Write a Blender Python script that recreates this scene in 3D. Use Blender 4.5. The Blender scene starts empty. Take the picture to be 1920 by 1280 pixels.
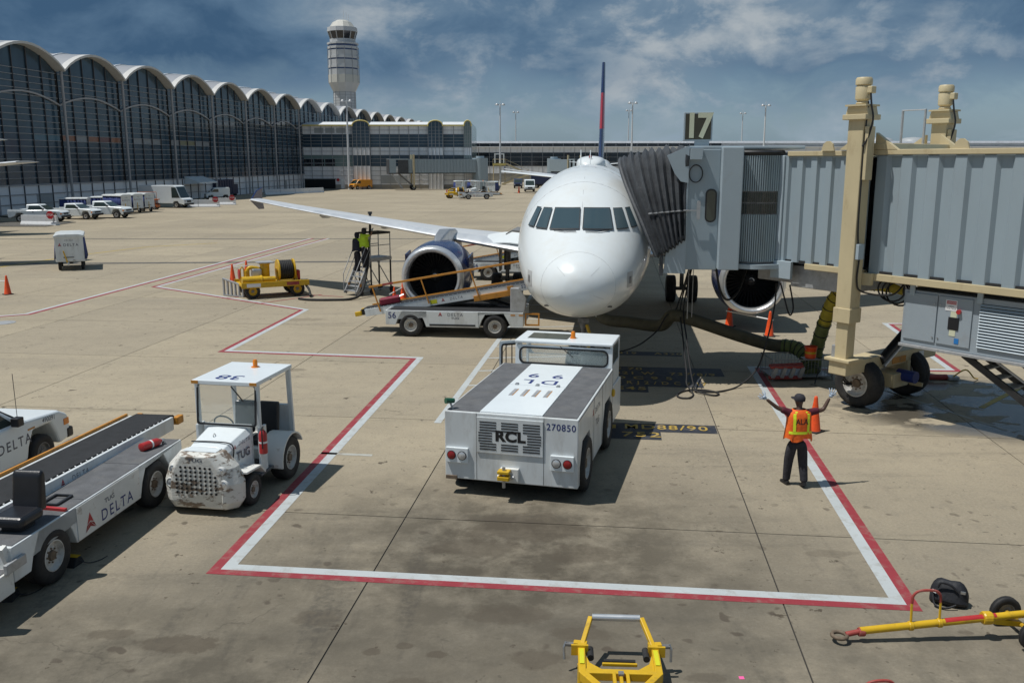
import bpy, math, random
from math import radians as R, sin, cos, pi, sqrt, atan2
from mathutils import Vector, Matrix
random.seed(11)
sc = bpy.context.scene
col = sc.collection
V = Vector

# ------------------------------------------------------------------ camera
cam = bpy.data.cameras.new('camera'); camo = bpy.data.objects.new('camera', cam); col.objects.link(camo)
cam.lens = 31.5; cam.sensor_width = 36.0; cam.sensor_fit = 'HORIZONTAL'
cam.clip_start = 0.1; cam.clip_end = 8000
camo.location = (0, 0, 5.97); camo.rotation_euler = (R(90 - 11.35), 0, 0)
sc.camera = camo

# ------------------------------------------------------------------ sky
SUN = V((-0.44, -0.07, 1.0)).normalized()
world = bpy.data.worlds.new('World'); sc.world = world; world.use_nodes = True
nt = world.node_tree; N = nt.nodes; L = nt.links; N.clear()
def wn(t, **k):
    n = N.new(t)
    for a, b in k.items(): setattr(n, a, b)
    return n
def wmath(op, a, b=None, clamp=False):
    n = N.new('ShaderNodeMath'); n.operation = op; n.use_clamp = clamp
    for i, v in enumerate((a, b)):
        if v is None: continue
        if isinstance(v, (int, float)): n.inputs[i].default_value = v
        else: L.new(v, n.inputs[i])
    return n.outputs[0]
def wmix(f, a, b):
    n = N.new('ShaderNodeMix'); n.data_type = 'RGBA'
    if isinstance(f, (int, float)): n.inputs[0].default_value = f
    else: L.new(f, n.inputs[0])
    for i, v in ((6, a), (7, b)):
        if isinstance(v, tuple): n.inputs[i].default_value = v + (1,)
        else: L.new(v, n.inputs[i])
    return n.outputs[2]
out = wn('ShaderNodeOutputWorld'); bg = wn('ShaderNodeBackground'); L.new(bg.outputs[0], out.inputs[0])
sky = wn('ShaderNodeTexSky', sky_type='NISHITA', sun_disc=False)
sky.sun_elevation = math.asin(SUN.z); sky.sun_rotation = atan2(SUN.x, SUN.y); sky.dust_density = 1.5
tc = wn('ShaderNodeTexCoord'); sep = wn('ShaderNodeSeparateXYZ'); L.new(tc.outputs['Generated'], sep.inputs[0])
zz = wmath('MAXIMUM', sep.outputs[2], 0.0)
SEED = (3.9, 0.2, 8.1)
comb = wn('ShaderNodeCombineXYZ')
L.new(wmath('ADD', sep.outputs[0], SEED[0]), comb.inputs[0]); L.new(wmath('ADD', sep.outputs[1], SEED[1]), comb.inputs[1]); L.new(wmath('ADD', wmath('MULTIPLY', zz, 1.75), SEED[2]), comb.inputs[2])
def wnoise(scale, detail, rough, vec=None, dist=0.0):
    n = wn('ShaderNodeTexNoise'); n.inputs['Scale'].default_value = scale; n.inputs['Detail'].default_value = detail
    n.inputs['Roughness'].default_value = rough; n.inputs['Distortion'].default_value = dist
    L.new(vec or comb.outputs[0], n.inputs['Vector']); return n.outputs[0]
def wramp(fac, stops):
    n = wn('ShaderNodeValToRGB'); cr = n.color_ramp
    while len(cr.elements) < len(stops): cr.elements.new(0.5)
    for e, (p, c) in zip(cr.elements, stops): e.position = p; e.color = c + (1,)
    L.new(fac, n.inputs[0]); return n.outputs[0]
big = wnoise(4.0, 2, 0.5)
mid = wnoise(9.0, 8, 0.58, dist=0.35)
fine = wnoise(26.0, 6, 0.62, dist=0.2)
# slate-blue undersides of a broken storm deck, paler where it thins out (radiance x 10)
f1 = wmath('ADD', wmath('MULTIPLY', big, 0.52), wmath('MULTIPLY', mid, 0.48))
deck = wramp(f1, [(0.38, (0.46, 1.00, 1.80)), (0.48, (0.90, 1.60, 2.50)), (0.55, (1.45, 2.20, 3.05)), (0.64, (2.3, 2.95, 3.6))])
heads = wmath('MULTIPLY', wmath('MULTIPLY', wmath('SUBTRACT', wmath('ADD', wmath('MULTIPLY', mid, 0.7), wmath('MULTIPLY', fine, 0.3)), 0.495), 8.0, clamp=True),
              wmath('MULTIPLY', wmath('SUBTRACT', big, 0.44), 6.0, clamp=True))
cl = wmix(wmath('MULTIPLY', heads, 0.85), deck, (3.9, 4.3, 4.6))
# below the deck: open, hazy sky towards the horizon with its own soft cloud
edge = wmath('ADD', zz, wmath('MULTIPLY', wmath('SUBTRACT', mid, 0.5), 0.16))
lowm = wmath('SUBTRACT', 1.0, wmath('MULTIPLY', wmath('SUBTRACT', edge, 0.035), 16.0), clamp=True)
low = wmix(0.6, sky.outputs[0], (1.7, 2.9, 3.9))
low2 = wmix(wmath('MULTIPLY', wmath('SUBTRACT', mid, 0.47), 4.5, clamp=True), low, (3.1, 3.9, 4.6))
fin = wmix(wmath('MULTIPLY', lowm, 0.85), cl, low2)
L.new(fin, bg.inputs[0]); bg.inputs[1].default_value = 0.105

# ------------------------------------------------------------------ sun
sl = bpy.data.lights.new('sun', 'SUN'); sl.energy = 3.9; sl.angle = R(0.53); sl.color = (1.0, 0.975, 0.925)
so = bpy.data.objects.new('sun', sl); col.objects.link(so); so.location = (-20, -10, 60)
so.rotation_euler = (-SUN).to_track_quat('-Z', 'Y').to_euler()
sc.view_settings.view_transform = 'Standard'; sc.view_settings.look = 'None'
sc.view_settings.gamma = 1.0; sc.view_settings.exposure = 0.0
try: sc.view_settings.use_curve_mapping = False
except Exception: pass

# ------------------------------------------------------------------ stand frame: everything at the gate lies square to the aircraft
TH = R(6.487)
A2 = V((sin(TH), cos(TH))); R2 = V((cos(TH), -sin(TH)))
def W(s, t, z=0.0):
    return V((s * R2.x + t * A2.x, s * R2.y + t * A2.y, z))

# ------------------------------------------------------------------ tagging
def tag(o, label=None, cat=None, group=None, kind=None):
    if label: o['label'] = label
    if cat: o['category'] = cat
    if group: o['group'] = group
    if kind: o['kind'] = kind
    return o
def thing(name, label, cat, loc=(0, 0, 0), rz=0.0, group=None):
    o = bpy.data.objects.new(name, None); col.objects.link(o); o.empty_display_size = 0.3
    o.location = loc; o.rotation_euler = (0, 0, rz)
    return tag(o, label, cat, group)
def link(name, me, parent=None, loc=(0, 0, 0), rot=(0, 0, 0)):
    o = bpy.data.objects.new(name, me); col.objects.link(o)
    if parent: o.parent = parent
    o.location = loc; o.rotation_euler = rot
    return o
def copy_tree(o, parent=None, skip=()):
    c = o.copy(); col.objects.link(c); c.parent = parent
    for ch in list(KIDS.get(o.name, ())) or [x for x in o.children]:
        if ch.name.split('.')[0] in skip: continue
        copy_tree(ch, c, skip)
    return c
KIDS = {}

# ------------------------------------------------------------------ mesh builder
class MB:
    def __init__(s): s.v = []; s.f = []
    def add(s, vs, fs):
        b = len(s.v); s.v += [tuple(p) for p in vs]; s.f += [tuple(b + i for i in f) for f in fs]; return s
    def box(s, x0, x1, y0, y1, z0, z1):
        return s.add([(x0, y0, z0), (x1, y0, z0), (x1, y1, z0), (x0, y1, z0), (x0, y0, z1), (x1, y0, z1), (x1, y1, z1), (x0, y1, z1)],
                     [(3, 2, 1, 0), (4, 5, 6, 7), (0, 1, 5, 4), (1, 2, 6, 5), (2, 3, 7, 6), (3, 0, 4, 7)])
    def bar(s, p, q, w, h=None, up=(0, 0, 1)):
        p = V(p); q = V(q); h = h or w; d = (q - p).normalized(); up = V(up)
        if abs(d.dot(up)) > .98: up = V((0, 1, 0))
        sx = d.cross(up).normalized() * w / 2; sy = sx.cross(d).normalized() * h / 2
        vs = [a + i * sx + j * sy for a in (p, q) for i, j in ((-1, -1), (1, -1), (1, 1), (-1, 1))]
        return s.add(vs, [(0, 1, 2, 3), (7, 6, 5, 4), (0, 4, 5, 1), (1, 5, 6, 2), (2, 6, 7, 3), (3, 7, 4, 0)])
    def cyl(s, p, q, r, r2=None, n=16, caps=True):
        p = V(p); q = V(q); r2 = r if r2 is None else r2; d = (q - p).normalized()
        a = d.orthogonal().normalized(); b = d.cross(a)
        vs = [c + rr * (cos(2 * pi * i / n) * a + sin(2 * pi * i / n) * b) for c, rr in ((p, r), (q, r2)) for i in range(n)]
        fs = [(i, (i + 1) % n, n + (i + 1) % n, n + i) for i in range(n)]
        if caps: fs += [tuple(range(n - 1, -1, -1)), tuple(range(n, 2 * n))]
        return s.add(vs, fs)
    def rings(s, rs, close=True, caps=(True, True)):
        n = len(rs[0]); vs = [p for r_ in rs for p in r_]; fs = []
        for k in range(len(rs) - 1):
            for i in range(n if close else n - 1):
                j = (i + 1) % n; fs.append((k * n + i, k * n + j, (k + 1) * n + j, (k + 1) * n + i))
        if caps[0]: fs.append(tuple(range(n - 1, -1, -1)))
        if caps[1]: fs.append(tuple((len(rs) - 1) * n + i for i in range(n)))
        return s.add(vs, fs)
    def tube(s, pts, r, n=8, closed=False):
        pts = [V(p) for p in pts]; rs = []; prev = None; m = len(pts)
        for i, p in enumerate(pts):
            d = ((pts[(i + 1) % m] if closed else pts[min(i + 1, m - 1)]) - (pts[i - 1] if (closed or i) else pts[0]))
            d = d.normalized() if d.length > 1e-9 else V((0, 0, 1))
            a = prev - d * prev.dot(d) if prev is not None else d.orthogonal()
            a.normalize(); prev = a; b = d.cross(a); rr = r[i] if isinstance(r, (list, tuple)) else r
            rs.append([p + rr * (cos(2 * pi * k / n) * a + sin(2 * pi * k / n) * b) for k in range(n)])
        if closed: rs.append(rs[0])
        return s.rings(rs, True, (not closed, not closed))
    def lathe(s, prof, n=24, o=(0, 0, 0), axis='z', caps=(True, True)):
        o = V(o); rs = []
        for r_, h in prof:
            ring = []
            for i in range(n):
                c, q = r_ * cos(2 * pi * i / n), r_ * sin(2 * pi * i / n)
                ring.append(o + (V((c, q, h)) if axis == 'z' else V((h, c, q)) if axis == 'x' else V((q, h, c))))
            rs.append(ring)
        return s.rings(rs, True, caps)
    def prism(s, poly, a0, a1, plane='xz'):
        f = {'xz': lambda u, w, a: (u, a, w), 'xy': lambda u, w, a: (u, w, a), 'yz': lambda u, w, a: (a, u, w)}[plane]
        n = len(poly); vs = [f(u, w, a0) for u, w in poly] + [f(u, w, a1) for u, w in poly]
        fs = [(i, (i + 1) % n, n + (i + 1) % n, n + i) for i in range(n)] + [tuple(range(n - 1, -1, -1)), tuple(range(n, 2 * n))]
        return s.add(vs, fs)
    def quad(s, a, b, c, d): return s.add([a, b, c, d], [(0, 1, 2, 3)])
    def mesh(s, name, mat, smooth=None):
        me = bpy.data.meshes.new(name); me.from_pydata(s.v, [], s.f); me.validate()
        import bmesh
        bm = bmesh.new(); bm.from_mesh(me); bmesh.ops.recalc_face_normals(bm, faces=bm.faces); bm.to_mesh(me); bm.free()
        if mat: me.materials.append(mat)
        if smooth is not None:
            me.shade_smooth(); me.set_sharp_from_angle(angle=R(smooth))
        return me
    def build(s, name, mat, parent=None, smooth=None, bevel=0.0, loc=(0, 0, 0), rot=(0, 0, 0), label=None, seg=2):
        o = link(name, s.mesh(name, mat, smooth), parent, loc, rot)
        if bevel:
            m = o.modifiers.new('bevel', 'BEVEL'); m.width = bevel; m.segments = seg; m.limit_method = 'ANGLE'; m.angle_limit = R(35)
            m.harden_normals = False
        if label: o['label'] = label
        return o
def B(x0, x1, y0, y1, z0, z1): return MB().box(x0, x1, y0, y1, z0, z1)
def crom(pts, k=8):
    P = [V(p) for p in pts]; out_ = []
    for i in range(len(P) - 1):
        a, b, c, d = P[max(i - 1, 0)], P[i], P[i + 1], P[min(i + 2, len(P) - 1)]
        for j in range(k):
            t = j / k
            out_.append(0.5 * ((2 * b) + (c - a) * t + (2 * a - 5 * b + 4 * c - d) * t * t + (3 * b - a - 3 * c + d) * t ** 3))
    return out_ + [P[-1]]
def rrect(cx, cy, w, h, r, n=5):
    pts = []
    for qx, qy, a0 in ((1, 1, 0), (-1, 1, 90), (-1, -1, 180), (1, -1, 270)):
        for i in range(n + 1):
            a = R(a0 + 90 * i / n); pts.append((cx + qx * (w / 2 - r) + r * cos(a), cy + qy * (h / 2 - r) + r * sin(a)))
    return pts

# ------------------------------------------------------------------ lettering
TXT = {}
def text(s, size, mat, parent, org, xd, yd, name='lettering', align='CENTER', bold=0.0, gap=1.0, stretch=1.0, shear=0.0, depth=0.0012):
    key = (s, align, bold, gap, shear, mat.name)
    if key not in TXT:
        cu = bpy.data.curves.new('lettering', 'FONT'); cu.body = s; cu.size = 1.0; cu.align_x = align; cu.align_y = 'CENTER'
        cu.offset = bold; cu.space_character = gap; cu.shear = shear; cu.resolution_u = 4; cu.extrude = 0.0
        tmp = bpy.data.objects.new('tmp', cu); col.objects.link(tmp)
        dg = bpy.context.evaluated_depsgraph_get(); dg.update()
        me = bpy.data.meshes.new_from_object(tmp.evaluated_get(dg)); me.materials.clear(); me.materials.append(mat)
        bpy.data.objects.remove(tmp); TXT[key] = me
    o = link(name, TXT[key], parent)
    X = V(xd).normalized(); Z = X.cross(V(yd)).normalized(); Y = Z.cross(X)
    o.matrix_local = Matrix.Translation(V(org)) @ Matrix((X, Y, Z)).transposed().to_4x4() @ Matrix.Diagonal((size * stretch, size, size, 1))
    return o
def emblem(size, mat, mat2, parent, org, xd, yd):
    # tall triangle cut into an upper chevron pair and a flat lower triangle
    X = V(xd).normalized(); Z = X.cross(V(yd)).normalized(); Y = Z.cross(X); o = V(org)
    P = lambda u, w: o + X * u * size + Y * w * size
    m = MB(); m.add([P(0, .62), P(-.30, .0), P(0, .14)], [(0, 1, 2)]); m.add([P(0, .62), P(0, .14), P(.30, .0)], [(0, 1, 2)])
    m.build('emblem', mat, parent)
    m = MB(); m.add([P(-.34, -.06), P(0, .09), P(-.5, -.38)][::1], [(0, 1, 2)]); m.add([P(.34, -.06), P(.5, -.38), P(0, .09)], [(0, 1, 2)])
    m.add([P(0, .07), P(-.46, -.38), P(0, -.18)], [(0, 1, 2)]); m.add([P(0, .07), P(0, -.18), P(.46, -.38)], [(0, 1, 2)])
    m.build('emblem', mat2, parent)

# ------------------------------------------------------------------ materials
M = {}
def pm(name, c, rough=0.5, metal=0.0, var=0.0, vs=3.0, bump=0.0, bs=40.0, spec=0.5, coat=0.0, dirt=None, ds=2.0, dlo=0.52, dhi=0.7, damt=0.6,
       stretch=(1, 1, 1), space='Object', trans=0.0, emit=None, rvar=0.0):
    m = bpy.data.materials.new(name); m.use_nodes = True; nt = m.node_tree; n = nt.nodes; l = nt.links
    b = n['Principled BSDF']; b.inputs['Base Color'].default_value = (*c, 1); b.inputs['Roughness'].default_value = rough
    b.inputs['Metallic'].default_value = metal; b.inputs['Specular IOR Level'].default_value = spec; b.inputs['Coat Weight'].default_value = coat
    b.inputs['Transmission Weight'].default_value = trans
    if emit: b.inputs['Emission Color'].default_value = (*emit[:3], 1); b.inputs['Emission Strength'].default_value = emit[3]
    if var or bump or dirt:
        if space == 'World':
            g_ = n.new('ShaderNodeNewGeometry'); vec = g_.outputs['Position']
        else:
            t_ = n.new('ShaderNodeTexCoord'); vec = t_.outputs['Object']
        mp = n.new('ShaderNodeMapping'); mp.inputs['Scale'].default_value = stretch; l.new(vec, mp.inputs[0]); vec = mp.outputs[0]
        def noise(sc_, det=5, ro=0.6):
            q = n.new('ShaderNodeTexNoise'); q.inputs['Scale'].default_value = sc_; q.inputs['Detail'].default_value = det; q.inputs['Roughness'].default_value = ro
            l.new(vec, q.inputs['Vector']); return q.outputs[0]
        def ramp(f, a, b_):
            q = n.new('ShaderNodeMapRange'); q.inputs[1].default_value = a; q.inputs[2].default_value = b_; l.new(f, q.inputs[0]); return q.outputs[0]
        colr = None
        if var:
            mx = n.new('ShaderNodeMix'); mx.data_type = 'RGBA'; l.new(ramp(noise(vs), .3, .7), mx.inputs[0])
            mx.inputs[6].default_value = (*[x * (1 - var) for x in c], 1); mx.inputs[7].default_value = (*[min(1, x * (1 + var)) for x in c], 1); colr = mx.outputs[2]
        if dirt:
            mx = n.new('ShaderNodeMix'); mx.data_type = 'RGBA'
            f = ramp(noise(ds, 8, .68), dlo, dhi); ml = n.new('ShaderNodeMath'); ml.operation = 'MULTIPLY'; ml.inputs[1].default_value = damt; l.new(f, ml.inputs[0])
            l.new(ml.outputs[0], mx.inputs[0])
            if colr: l.new(colr, mx.inputs[6])
            else: mx.inputs[6].default_value = (*c, 1)
            mx.inputs[7].default_value = (*dirt, 1); colr = mx.outputs[2]
        if colr: l.new(colr, b.inputs['Base Color'])
        if rvar:
            q = n.new('ShaderNodeMapRange'); q.inputs[1].default_value = .3; q.inputs[2].default_value = .7; q.inputs[3].default_value = max(0, rough - rvar); q.inputs[4].default_value = min(1, rough + rvar)
            l.new(noise(vs * 2.3), q.inputs[0]); l.new(q.outputs[0], b.inputs['Roughness'])
        if bump:
            bp = n.new('ShaderNodeBump'); bp.inputs['Strength'].default_value = bump; bp.inputs['Distance'].default_value = 0.02
            l.new(noise(bs, 4), bp.inputs['Height']); l.new(bp.outputs[0], b.inputs['Normal'])
    M[name] = m; return m
BR = (0.16, 0.10, 0.05)
pm('white_paint', (.66, .695, .705), .40, var=.06, vs=2, dirt=(.27, .24, .19), ds=2.6, dlo=.50, dhi=.80, damt=.60, stretch=(1, 1, .35), coat=.15, rvar=.12)
pm('white_clean', (.74, .79, .81), .33, var=.03, vs=1.5, coat=.25, dirt=(.45, .43, .39), ds=2.2, dlo=.6, dhi=.85, damt=.3)
pm('white_rusty', (.68, .67, .62), .55, var=.08, vs=4, dirt=(.14, .085, .048), ds=5.5, dlo=.515, dhi=.58, damt=.88, stretch=(1, .6, 1.6), bump=.3, bs=14)
pm('white_scuffed', (.70, .70, .67), .48, var=.06, vs=3, dirt=(.22, .15, .09), ds=3.2, dlo=.58, dhi=.68, damt=.75, stretch=(1, .7, 1.2))
pm('aircraft_white', (.72, .76, .77), .30, var=.02, vs=.8, coat=.35, dirt=(.62, .60, .53), ds=1.1, dlo=.5, dhi=.8, damt=.5)
pm('seam_grey', (.43, .44, .44), .5)
pm('aircraft_blue', (.007, .018, .085), .25, coat=.4, var=.1)
pm('tail_red', (.38, .018, .028), .3, coat=.3)
pm('polished_metal', (.66, .67, .68), .34, metal=.7, var=.05, vs=3, rvar=.08)
pm('wing_metal', (.70, .72, .74), .38, metal=.45, var=.08, vs=.9, stretch=(1, .35, 1), rvar=.1)
pm('wing_grey', (.50, .52, .54), .45, var=.06, vs=1.0)
pm('bare_metal', (.46, .47, .48), .42, metal=.85, var=.15, vs=5)
pm('galvanised', (.42, .43, .44), .5, metal=.4, var=.14, vs=7, dirt=(.2, .18, .15), ds=5, damt=.4)
pm('dark_metal', (.035, .036, .038), .55, metal=.3, var=.3, vs=8)
pm('gear_grey', (.20, .20, .20), .5, metal=.2, var=.3, vs=9, dirt=(.04, .035, .03), ds=6, damt=.7)
pm('fan_dark', (.045, .046, .050), .45, metal=.3)
pm('black_void', (.006, .006, .007), .8)
pm('rubber', (.018, .018, .019), .78, var=.35, vs=6, bump=.2, bs=60)
pm('tyre', (.017, .017, .018), .75, var=.3, vs=9, dirt=(.075, .068, .058), ds=3.5, dlo=.45, dhi=.75, damt=.55)
pm('rim_white', (.55, .54, .51), .5, var=.08, vs=8, dirt=BR, ds=7, dlo=.5, dhi=.68, damt=.55)
pm('hub_rust', (.15, .11, .075), .7, var=.3, vs=14)
pm('black_plastic', (.014, .014, .016), .42, var=.25, vs=6)
pm('seat_vinyl', (.013, .014, .018), .33, var=.2, vs=5, bump=.1, bs=30)
pm('nonslip_grey', (.115, .118, .125), .85, var=.22, vs=4, bump=.5, bs=180, dirt=(.22, .21, .19), ds=3, dlo=.5, dhi=.75, damt=.35)
pm('belt_black', (.017, .018, .02), .85, var=.3, vs=5, bump=.2, bs=90)
pm('orange_paint', (.55, .235, .03), .5, var=.12, vs=5, dirt=BR, ds=6, dlo=.52, dhi=.7, damt=.5)
pm('yellow_paint', (.62, .38, .012), .42, var=.10, vs=4, dirt=(.17, .10, .03), ds=5, dlo=.55, dhi=.7, damt=.55, coat=.1)
pm('lime_sticker', (.62, .60, .02), .5)
pm('amber', (.75, .22, .01), .3, coat=.3)
pm('cone_orange', (.80, .085, .012), .5, var=.12, vs=8, dirt=(.2, .06, .03), ds=9, dlo=.55, dhi=.72, damt=.5)
pm('red_paint', (.42, .025, .025), .42, var=.12, vs=6, coat=.15)
pm('red_worn', (.33, .05, .04), .6, var=.2, vs=8, dirt=(.2, .17, .14), ds=8, damt=.5)
pm('maroon', (.20, .008, .028), .6, var=.15, vs=12, bump=.2, bs=60)
pm('delta_blue', (.012, .028, .16), .45)
pm('letter_grey', (.09, .10, .13), .55)
pm('letter_black', (.01, .01, .012), .5)
pm('letter_white', (.78, .78, .78), .5)
pm('emblem_red', (.42, .02, .03), .45); pm('emblem_dark', (.26, .01, .02), .45)
pm('lamp_red', (.28, .008, .01), .25, coat=.5); pm('lamp_clear', (.62, .64, .66), .18, metal=.5, coat=.5)
pm('cab_glass', (.035, .05, .045), .06, spec=.6, coat=.3)
pm('cockpit_glass', (.045, .075, .09), .14, spec=.7)
pm('bridge_grey', (.295, .36, .40), .48, var=.045, vs=1.2, dirt=(.25, .26, .27), ds=1.6, dlo=.52, dhi=.8, damt=.5, stretch=(1, 1, .3))
pm('bridge_light', (.36, .43, .475), .45, var=.04, vs=1.5, dirt=(.3, .31, .32), ds=2, dlo=.55, dhi=.8, damt=.4)
pm('curtain_steel', (.36, .44, .48), .4, metal=.35, var=.1, vs=4, stretch=(1, 1, .2))
pm('cream_paint', (.56, .47, .29), .48, var=.06, vs=2, dirt=(.30, .20, .09), ds=3, dlo=.56, dhi=.74, damt=.5, stretch=(1, 1, .5))
pm('canopy_fabric', (.058, .063, .070), .62, var=.25, vs=3, bump=.5, bs=9, dirt=(.2, .2, .2), ds=2.5, dlo=.55, dhi=.75, damt=.35)
pm('sign_board', (.055, .05, .032), .5, var=.12, vs=3)
pm('sign_digit', (.62, .63, .46), .5)
pm('duct_olive', (.085, .078, .048), .75, var=.2, vs=5, bump=.4, bs=14)
pm('duct_green', (.135, .165, .055), .7, var=.2, vs=6)
pm('duct_yellow', (.40, .33, .03), .65, var=.2, vs=6)
pm('unit_grey', (.31, .36, .40), .45, var=.04, vs=2, dirt=(.25, .25, .25), ds=2, damt=.4)
pm('skin_dark', (.085, .045, .03), .5, var=.1, vs=10)
pm('skin_mid', (.30, .17, .11), .5)
pm('cloth_black', (.028, .027, .034), .9, var=.3, vs=14, bump=.6, bs=25)
pm('cloth_navy', (.015, .018, .035), .85, var=.25, vs=14, bump=.5, bs=25)
pm('cloth_maroon', (.085, .008, .02), .85, var=.2, vs=14, bump=.5, bs=25)
pm('vest_orange', (.85, .135, .012), .7, var=.12, vs=7, bump=.5, bs=16)
pm('vest_lime', (.50, .74, .03), .7, var=.12, vs=9, bump=.5, bs=20)
pm('reflective_yellow', (.72, .85, .03), .5)
pm('glove_grey', (.38, .45, .54), .8, var=.3, vs=25, bump=.4, bs=60)
pm('shoe_black', (.013, .012, .012), .5, var=.2, vs=10)
pm('bag_black', (.012, .013, .017), .65, var=.3, vs=9, bump=.7, bs=11)
pm('barrier_white', (.66, .67, .68), .7, var=.08, vs=3, dirt=(.3, .29, .27), ds=3, damt=.5)
pm('panel_white', (.77, .78, .80), .5, var=.04, vs=.6, dirt=(.42, .42, .42), ds=.8, damt=.4, stretch=(1, 1, .3))
pm('panel_grey', (.34, .36, .37), .5, var=.06, vs=.8)
pm('roof_white', (.74, .75, .76), .4, var=.05, vs=.7)
pm('roof_metal', (.30, .31, .33), .5, metal=.1, var=.1, vs=.8, stretch=(1, .1, 1))
pm('fascia_white', (.56, .55, .53), .5, var=.05)
pm('mullion', (.29, .30, .315), .5, metal=.2, var=.12, vs=2)
pm('column_grey', (.34, .34, .35), .5, var=.06); pm('mullion_dark', (.07, .07, .08), .5)
pm('glass_wall', (.034, .066, .098), .12, spec=.55, var=.35, vs=.22, space='World')
pm('glass_green', (.16, .23, .23), .12, spec=.6, var=.15, vs=.3, space='World')
pm('glass_dark', (.010, .014, .022), .06, spec=.7, var=.3, vs=.3, space='World')
pm('art_white', (.24, .26, .28), .2); pm('art_orange', (.25, .115, .07), .2); pm('art_red', (.15, .07, .07), .2); pm('art_blue', (.08, .16, .22), .2); pm('art_olive', (.20, .20, .12), .3)
pm('yellow_trim', (.66, .54, .18), .5)
pm('concrete_wall', (.32, .30, .26), .8, var=.1, vs=1)
pm('tower_white', (.47, .485, .495), .5, var=.05, vs=.4)
pm('tower_cream', (.52, .51, .46), .5)
pm('tower_blue', (.05, .085, .19), .3)
pm('mast_white', (.66, .68, .70), .4)
pm('orange_van', (.72, .30, .02), .35, coat=.3)
pm('navy_paint', (.02, .03, .075), .4, var=.1)
pm('curtain_blue', (.025, .045, .17), .8, var=.2, vs=6)
pm('paper_pink', (.85, .12, .35), .8)
pm('stop_red', (.45, .02, .03), .5)
pm('wire_grey', (.30, .31, .31), .5, metal=.5)
pm('wood_orange', (.5, .13, .03), .6)
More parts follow.
